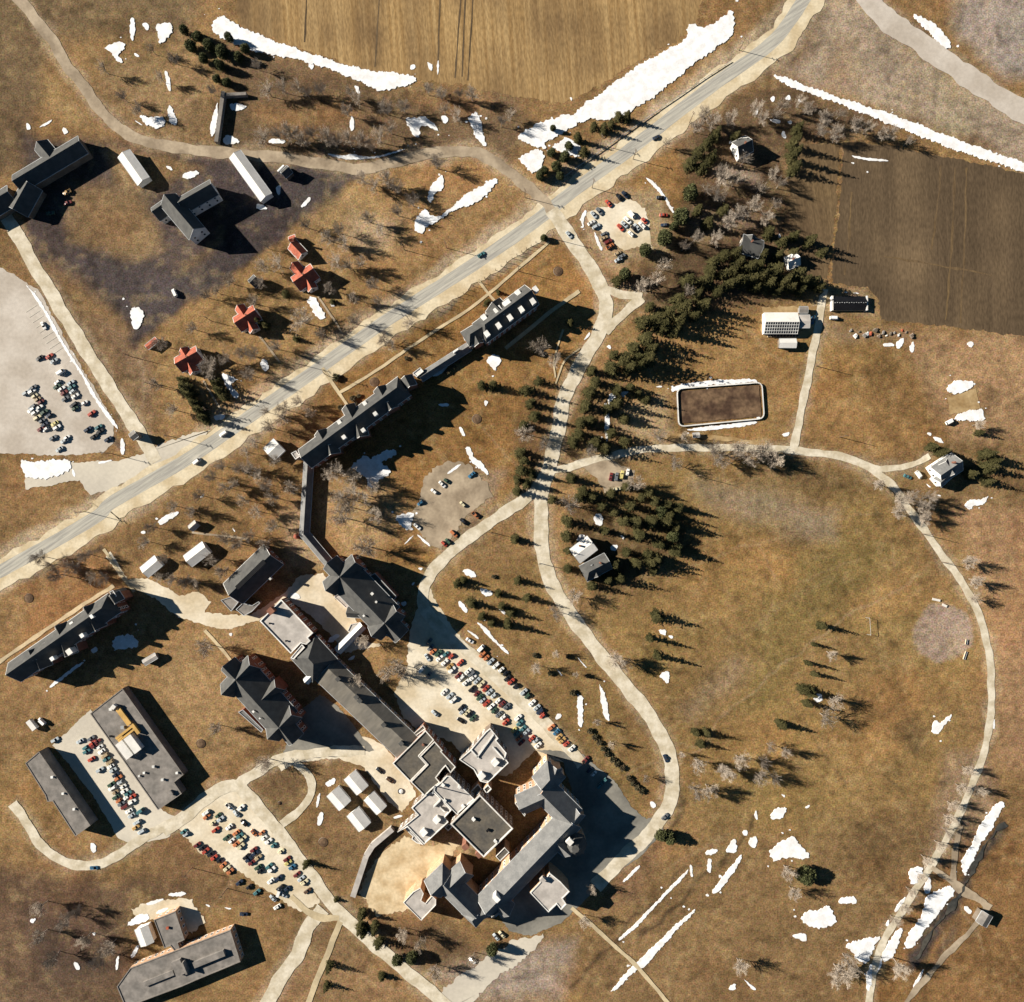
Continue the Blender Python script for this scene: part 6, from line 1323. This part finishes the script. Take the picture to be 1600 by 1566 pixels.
car_row("in the lower lot's left row", g, 38, s1([(400, 835, 'maroon'), (485, 885, 'black'), (540, 935, 'red'), (620, 985, 'black'), (675, 1045, 'red'), (765, 1090, 'black'), (825, 1165, 'orange'), (885, 1220, 'cream'), (940, 1270, 'orange'), (1090, 1450, 'navy'), (1245, 1520, 'black')]) + s2([(330, 1190, 'teal'), (590, 1290, 'silver', 'sedan', -42), (660, 1430, 'white', 'sedan', 32)]))
car_row("in the lower lot's second row", g, 38, s1([(540, 315, 'white'), (555, 375, 'orange'), (740, 355, 'green'), (780, 415, 'silver'), (655, 480, 'cream'), (700, 590, 'red'), (175, 620, 'teal'), (215, 665, 'silver')]))
car_row("in the lower lot's crowded middle cluster", g, 38, s1([(920, 545, 'white'), (1035, 640, 'orange'), (1095, 690, 'teal'), (875, 720, 'green'), (960, 770, 'white'), (1145, 735, 'cream'), (1040, 820, 'orange'), (1115, 860, 'cream')]))
car_row("in the lower lot's third row", g, 38, s1([(1320, 915, 'maroon'), (1345, 975, 'navy'), (1200, 1030, 'black'), (1240, 1075, 'navy'), (1395, 1045, 'tan'), (1290, 1125, 'maroon')]) + s2([(345, 785, 'green'), (395, 840, 'black'), (530, 765, 'teal'), (570, 820, 'white'), (555, 1010, 'white'), (685, 955, 'navy'), (705, 1120, 'black'), (690, 1190, 'white', 'van', 70), (825, 1130, 'navy'), (765, 1235, 'silver', None, -40)]))
car_row("in the lower lot's right row", g, 38, s1([(925, 215, 'white', 'pickup', -45), (1035, 330, 'silver', 'sedan', -48), (1160, 480, 'black', 'sedan', -48), (1115, 230, 'white'), (1320, 640, 'orange', 'sedan', -50), (1455, 640, 'orange')]) + s2([(450, 305, 'white'), (520, 360, 'white'), (605, 425, 'teal'), (725, 525, 'cream'), (820, 650, 'maroon'), (840, 710, 'yellow'), (905, 780, 'blue'), (985, 900, 'maroon'), (1050, 970, 'silver'), (1105, 1030, 'cream'), (1155, 1170, 'brown')]))
g = "cars in the big car park at the left edge"
car_row("in the left edge lot's far left block", g, 34, l1([(110, 820, 'silver'), (215, 740, 'grey'), (195, 800, 'white'), (240, 870, 'cream'), (285, 920, 'tan'), (335, 960, 'maroon'), (310, 1045, 'white'), (200, 1040, 'grey'), (185, 1085, 'white'), (245, 1120, 'white'), (385, 1115, 'green'), (455, 1170, 'navy'), (280, 1200, 'cream'), (350, 1250, 'grey'), (390, 1305, 'navy'), (335, 1370, 'maroon'), (405, 1380, 'white'), (545, 1290, 'yellow'), (580, 1350, 'white'), (520, 1510, 'grey'), (730, 1505, 'white'), (690, 1555, 'silver')]))
car_row("in the left edge lot's middle rows", g, 34, l1([(310, 290, 'black'), (465, 262, 'red'), (535, 335, 'silver'), (640, 505, 'white', 'van'), (585, 660, 'white'), (580, 725, 'green'), (650, 760, 'white'), (690, 820, 'maroon'), (710, 910, 'grey')]))
car_row("in the left edge lot's right row", g, 34, l1([(790, 670, 'silver'), (805, 735, 'teal'), (815, 800, 'silver'), (860, 870, 'white'), (830, 1005, 'black'), (855, 1060, 'green'), (1000, 975, 'white'), (1110, 1135, 'red'), (1050, 1380, 'navy'), (1215, 1345, 'teal'), (1240, 1410, 'black'), (1145, 1490, 'black'), (1360, 1530, 'navy')]) + [(93, 702, 'silver')])
g = "cars between the two flat roofed buildings"
car_row("in the loose row between flat roofs", g, 33, w1([(440, 205, 'silver', 'wagon'), (745, 220, 'silver'), (810, 300, 'teal'), (825, 345, 'teal'), (885, 440, 'red'), (990, 570, 'silver')]))
car_row("in the joined rows' left half by flat roofs", g, 33, w1([(880, 185, 'grey'), (900, 245, 'red'), (920, 275, 'maroon'), (1130, 745, 'green'), (1140, 795, 'white'), (1180, 845, 'tan'), (1185, 905, 'green'), (1220, 950, 'orange'), (1250, 985, 'grey'), (1290, 1025, 'maroon'), (1345, 1075, 'white'), (1375, 1130, 'silver'), (1440, 1215, 'silver'), (1430, 1275, 'amber'), (1495, 1325, 'silver', 'wagon')]))
car_row("in the joined rows' right half by flat roofs", g, 33, w1([(955, 225, 'maroon'), (990, 290, 'white'), (1010, 345, 'white'), (1050, 400, 'tan'), (1070, 440, 'teal'), (1110, 480, 'tan'), (1120, 530, 'white'), (1150, 575, 'silver'), (1185, 630, 'navy'), (1215, 670, 'orange'), (1235, 725, 'silver'), (1275, 775, 'white'), (1290, 830, 'white'), (1335, 860, 'teal'), (1385, 900, 'red'), (1320, 905, 'white'), (1385, 960, 'white'), (1490, 1070, 'teal', 'van')]))
g = "cars in the round gravel car park"
car_row("in the round lot's centre", g, -48, n1([(680, 840, 'red'), (740, 790, 'silver'), (790, 730, 'white'), (850, 645, 'white', 'van'), (1045, 735, 'red', 'hatchback'), (1010, 805, 'white'), (930, 830, 'silver'), (890, 860, 'black'), (840, 935, 'white')]))
car_row("on the round lot's upper left rim", g, -52, n1([(495, 470, 'red'), (660, 375, 'black'), (750, 335, 'navy'), (355, 590, 'grey'), (270, 645, 'silver')]))
car_row("on the round lot's lower left rim", g, 30, n1([(235, 765, 'white'), (310, 820, 'silver'), (430, 935, 'grey'), (430, 1000, 'tan'), (490, 1055, 'maroon'), (520, 1125, 'orange', 'pickup'), (640, 1230, 'tan'), (700, 1280, 'grey'), (650, 1330, 'silver')]))
car_row("on the round lot's right rim", g, 2, n1([(1290, 380, 'black'), (1340, 648, 'red'), (1360, 800, 'navy')]))
g = "cars on the small dirt car park"
car_row("on the dirt lot below the long ward block", g, -42, [(737, 742, 'blue', None, 40), (691, 757, 'white'), (698, 752, 'green'), (678, 768, 'white'), (657, 786, 'blue', None, 35), (723, 788, 'cream'), (652, 823, 'white', None, -45)])
car_row("beside the drive under the dirt lot", g, -42, [(743, 805, 'orange', 'pickup'), (724, 815, 'black'), (709, 834, 'orange'), (700, 846, 'green'), (694, 850, 'red')])
g = "cars on the grass by the grove"
car_row("in the line of cars by the central grove", g, 78, [(954.5, 745, 'maroon'), (963.5, 745, 'grey'), (972, 742, 'yellow'), (981, 738, 'white'), (963.5, 764, 'cream', None, 10)])
g = "cars in the shaded asphalt court"
car_row("in the shaded asphalt court", g, 45, [(928, 1209, 'white'), (921, 1203, 'navy'), (943, 1221, 'teal'), (938, 1227, 'teal'), (915, 1187, 'maroon', 'pickup')])
put_car(1025.5, 215, 27, 'navy', "dark blue car driving on the highway at the upper end", 'sedan', "cars on the roads")
put_car(752, 398, 35, 'teal', "teal car driving on the middle of the highway", 'sedan', "cars on the roads")
put_car(349, 678, 35, 'white', "white van driving on the highway, right of two white vehicles", 'van', "cars on the roads")
put_car(308, 721, 35, 'white', "white van driving on the highway, left of two white vehicles", 'van', "cars on the roads")
put_car(889, 367, -50, 'silver', "silver car driving on the winding drive just below the highway", 'sedan', "cars on the roads")
put_car(1040, 1185, -68, 'navy', "dark car driving down the winding drive above its last bend", 'sedan', "cars on the roads")
put_car(1039, 1276, 45, 'grey', "dark grey car driving round the last bend of the winding drive", 'sedan', "cars on the roads")
put_car(147, 1356, 3, 'blue', "blue car driving on the curved street at the lower left", 'sedan', "cars on the roads")
put_car(105, 301, 30, 'amber', "amber pickup in the dark farm yard at the upper left", 'pickup', "vehicles in the yards")
put_car(106, 317, 20, 'maroon', "maroon car in the dark farm yard below a pickup", 'sedan', "vehicles in the yards")
put_car(79, 333, 10, 'green', "grey green car in the dark farm yard nearest the left edge", 'sedan', "vehicles in the yards")
put_car(66, 1127, -40, 'white', "white van beside a pale trailer on the left lawn", 'van', "vehicles in the yards")
put_car(593, 1204, -40, 'black', "black car on the pale street by the four white huts, upper of two", 'sedan', "vehicles in the yards")
put_car(609, 1219, -40, 'brown', "brown car on the pale street by the four white huts, lower of two", 'wagon', "vehicles in the yards")
put_car(381, 1428.5, 0, 'navy', "dark blue car beside snow at the end of the short path, bottom left", 'sedan', "vehicles in the yards")
put_car(738, 1501, -42, 'white', "white car among bare trees at the bottom edge", 'sedan', "vehicles in the yards")
put_car(775, 1464, -50, 'silver', "silver car behind the brick complex at the pale yard, left of two", 'sedan', "vehicles in the yards")
put_car(784, 1460, -50, 'cream', "cream car behind the brick complex at the pale yard, right of two", 'sedan', "vehicles in the yards")
put_car(1435, 742, -52, 'white', "white van at the drive end of the round lawn house", 'van', "vehicles in the yards")
put_car(1418, 745, -20, 'teal', "teal car on the grass near the round lawn house", 'sedan', "vehicles in the yards")
put_car(1483.5, 659, 25, 'white', "white camper van beside a snow bank at the right edge", 'van', "vehicles in the yards")
put_car(1303, 497, 0, 'white', "white van below the black glazed forcing house", 'van', "vehicles in the yards")
put_car(1270, 500, 80, 'blue', "blue pickup beside the greenhouse end shed", 'pickup', "vehicles in the yards")
put_car(68, 509, -60, 'white', "white pickup standing on the big dark yard below the barn" if False else "white car at the upper end of the left edge car park", 'sedan', "vehicles in the yards")
put_car(273, 458, -62, 'white', "white van on the dark track above the red roofed houses", 'van', "vehicles in the yards")

# ------------------------------------------------------------------ poles, fences, small things
def pole(x, y, label, h=10.5, arm=True, ang=35, mat_='pole', cat="utility pole", nm="utility_pole"):
    q = P(x, y, 0); t = thing(nm, label, cat, (q.x, q.y, 0), math.radians(ang), "poles beside the roads")
    mb = MB(); mb.cyl((0, 0), .2, .13, 0, h, 6); mb.build("pole", M[mat_], t)
    if arm:
        for k, z_ in enumerate((h - .5, h - 1.6)):
            mb = MB(); mb.box((0, 0), .16, 2.6 - .5 * k, z_, z_ + .16); mb.build("crossarm", M[mat_], t)
        for s_ in (-1, 1):
            mb = MB(); mb.cyl((0, s_ * 1.1), .07, .05, h - .34, h - .1, 6); mb.build("insulator", M['metal'], t)
    return t
HP = [(135, 800), (174, 709), (271, 683), (331, 642), (455, 566), (513, 588), (576, 479), (698, 388), (820, 309), (863, 373), (925, 294), (938, 227), (989, 249), (1077, 192), (1155, 79)]
for i, (x, y) in enumerate(sorted(HP)): pole(x, y, "%s wooden utility pole from the left along the highway" % nth(i), 10.5, True, 35 - 90 + 90)
OP = [(207, 558, "wooden pole beside the grass track above the red garage"), (331, 502, "wooden pole between the left and middle red houses"), (240, 602, "wooden pole casting a long shadow below the left red house"), (632, 391, "lone wooden pole on the slope above the highway"), (1089, 744, "tall pole on the pale top of the oval field"), (1275, 572, "pole on the brown field beside the greenhouse lane"), (1312, 683, "pole on the brown field above the oval lane"), (810, 424, "pole on the lawn above the shorter ward block"), (768, 832, "pole beside the drive below the dirt lot"), (300, 1356, "pole on the grass left of the lower car park"), (355, 1388, "pole at the lower left end of the lower car park"), (843, 880, "pole left of the winding drive in the middle"), (840, 885, ""), (1440, 834, "pole at the oval lane upper curve"), (1470, 878, "pole at the oval lane beside bare trees")]
for x, y, lb in OP:
    if lb: pole(x, y, lb, 9.5, True, 75)
# long fence of posts along the lawn edge
t = thing("post_fence", "row of thin posts along the dark ditch between highway and ward lawns", "fence")
ln = [(684, 487), (740, 448), (800, 404), (852, 370)]
pp = []
for (a, b_) in zip(ln, ln[1:]):
    n_ = 7
    for k in range(n_): pp.append((a[0] + (b_[0] - a[0]) * k / n_, a[1] + (b_[1] - a[1]) * k / n_))
for x, y in pp:
    q = P(x, y, 0); mb = MB(); mb.cyl(q, .16, .13, 0, 2.8, 5); mb.build("post", M['pole'], t)
t = thing("guard_rail", "low metal guard rail along the upper side of the highway", "guard rail")
ln = [(868, 287), (902, 262), (938, 237), (980, 207), (1020, 179), (1060, 152), (1100, 124), (1142, 97)]
mb = MB()
for a, b_ in zip(ln, ln[1:]):
    a_, b2 = P(*a), P(*b_); e = b2 - a_; mb.box((a_ + b2) / 2, e.length, .18, .5, .85, math.atan2(e.y, e.x))
mb.build("rail", M['metal'], t)
for a, b_ in zip(ln, ln[1:]):
    for k in range(4):
        q = P(a[0] + (b_[0] - a[0]) * k / 4, a[1] + (b_[1] - a[1]) * k / 4); mb = MB(); mb.box((q.x + .2, q.y + .2), .2, .2, 0, .8); mb.build("post", M['pole'], t)
# round flower beds
for x, y, lb in [(314, 1162, "round dark flower bed on the ochre lawn"), (505, 1316, "round grey flower bed on the lawn below the white huts"), (745, 655, "round brown flower bed on the lawn behind the long ward block"), (585, 597, "round flower bed on the lawn before the long ward block"), (872, 424, "round dark flower bed on the lawn by the upper drive"), (45, 935, "ring shaped flower bed on the lawn at the left edge"), (437, 1255, "small dark flower bed on the loop lawn")]:
    q = P(x, y, 0); r_ = {437: 1.2}.get(x, 2.8)
    t = thing("flower_bed", lb, "flower bed", (q.x, q.y, 0), 0, "round flower beds")
    mb = MB(); mb.cyl((0, 0), r_, r_ - .12, 0, .22, 20, 0, False); mb.build("kerb", M['block'], t)
    mb = MB(); mb.cyl((0, 0), r_ - .1, r_ * .4, .1, .42, 20); mb.build("soil", M['soil'], t)
# benches and play things
def bench(x, y, ang, label, L=7):
    q = P(x, y, 0); t = thing("bench", label, "bench", (q.x, q.y, 0), math.radians(ang), "players benches round the play circle")
    mb = MB(); mb.box((0, 0), L, 1.4, .5, .62); mb.build("seat", M['offwhite'], t)
    for s_ in (-1, 1):
        mb = MB(); mb.box((s_ * L * .38, 0), .15, 1.2, 0, .5); mb.build("leg", M['timber'], t)
    mb = MB(); mb.box((0, .66), L, .14, .63, 1.1); mb.build("backrest", M['timber'], t)
bench(1462, 937, -12, "white bench above the round gravel play circle", 4.8); bench(1475, 946, -25, "short pale bench just above the play circle", 3)
bench(1509, 1003, 80, "short pale bench right of the play circle", 3); bench(1507, 1024, 72, "white bench below right of the play circle", 5)
q = P(1356, 978, 0); t = thing("swing_frame", "thin metal swing frame standing on the oval field", "swing", (q.x, q.y, 0), math.radians(94))
mb = MB(); mb.box((0, 0), 10, .12, 2.6, 2.74); mb.build("top_bar", M['metal'], t)
for s_ in (-1, 1):
    for k in (-1, 1):
        mb = MB(); mb.quad([(s_ * 5 - .06, k * 1.0, 0), (s_ * 5 + .06, k * 1.0, 0), (s_ * 5 + .06, 0, 2.6), (s_ * 5 - .06, 0, 2.6)]); mb.quad([(s_ * 5, k * 1.0 - .06, 0), (s_ * 5, k * 1.0 + .06, 0), (s_ * 5, .06, 2.6), (s_ * 5, -.06, 2.6)]); mb.build("leg", M['metal'], t)
# tank, trailer, well ring, boulders
q = P(465, 838, 0); t = thing("water_tank", "small red tank at the bend of the covered passage", "tank", (q.x, q.y, 0))
mb = MB(); mb.cyl((0, 0), 1.5, 1.5, 0, 2.6, 16); mb.build("body", M['rust'], t); mb = MB(); mb.cyl((0, 0), 1.6, .3, 2.6, 3.2, 16); mb.build("lid", M['redroof'], t)
q = P(54, 1131, 0); t = thing("trailer", "pale box trailer beside a white van on the left lawn", "trailer", (q.x, q.y, 0), math.radians(-52))
mb = MB(); mb.box((0, 0), 6.5, 3.0, .6, 2.9); mb.build("box", M['offwhite'], t); mb = MB(); mb.box((3.9, 0), 1.4, .3, .6, .75); mb.build("drawbar", M['metal'], t)
for s_ in (-1, 1):
    mb = MB(); mb.box((-.4, s_ * 1.4), .8, .25, 0.05, .8); mb.build("wheel", M['tyre'], t)
q = P(626, 1236, 0); t = thing("planter_ring", "round stone ring with white centre in the pale yard by the white huts", "planter", (q.x, q.y, 0))
mb = MB(); mb.cyl((0, 0), 1.7, 1.6, 0, .7, 16, 0, False); mb.build("rim", M['shingle'], t); mb = MB(); mb.cyl((0, 0), 1.55, .6, .3, .5, 16); mb.build("soil", M['white'], t)
jr = random.Random(4)
for i in range(16):
    x = 1330 + i * 6.2 + jr.uniform(-2, 2); y = 521 + jr.uniform(-5, 6)
    q = P(x, y, 0); mb = MB(); a = jr.uniform(.5, 1.4)
    mb.box(q, a * 2, a * 1.2, 0, a * .8, jr.uniform(0, 3), 0, None, .7); mb.box((q.x + a * .6, q.y + a * .7), a, a * 1.6, 0, a * .55, jr.uniform(0, 3), 0, None, .6)
    m_ = ['block', 'offwhite', 'plank', 'block', 'metal', 'rust', 'plank', 'dullwall'][i % 8]
    o = mb.build("scrap_pile", M[m_]); tag(o, "%s heap from the left in the scrap row below the ploughed field" % nth(i), "scrap heap", "scrap row below the ploughed field")
for i, (x, y) in enumerate([(1032, 1302 - 106), (1165, 1301), (1095, 1342), (528, 1330), (395, 440), (443, 462)][:1] + [(1165, 1301), (1094, 1342)]):
    pass
for o in bpy.data.objects:
    if 'label' in o and not 4 <= len(o['label'].split()) <= 16: print('LBL', len(o['label'].split()), o['label'])
print("CARS", NCAR[0], "TREES", COUNT)
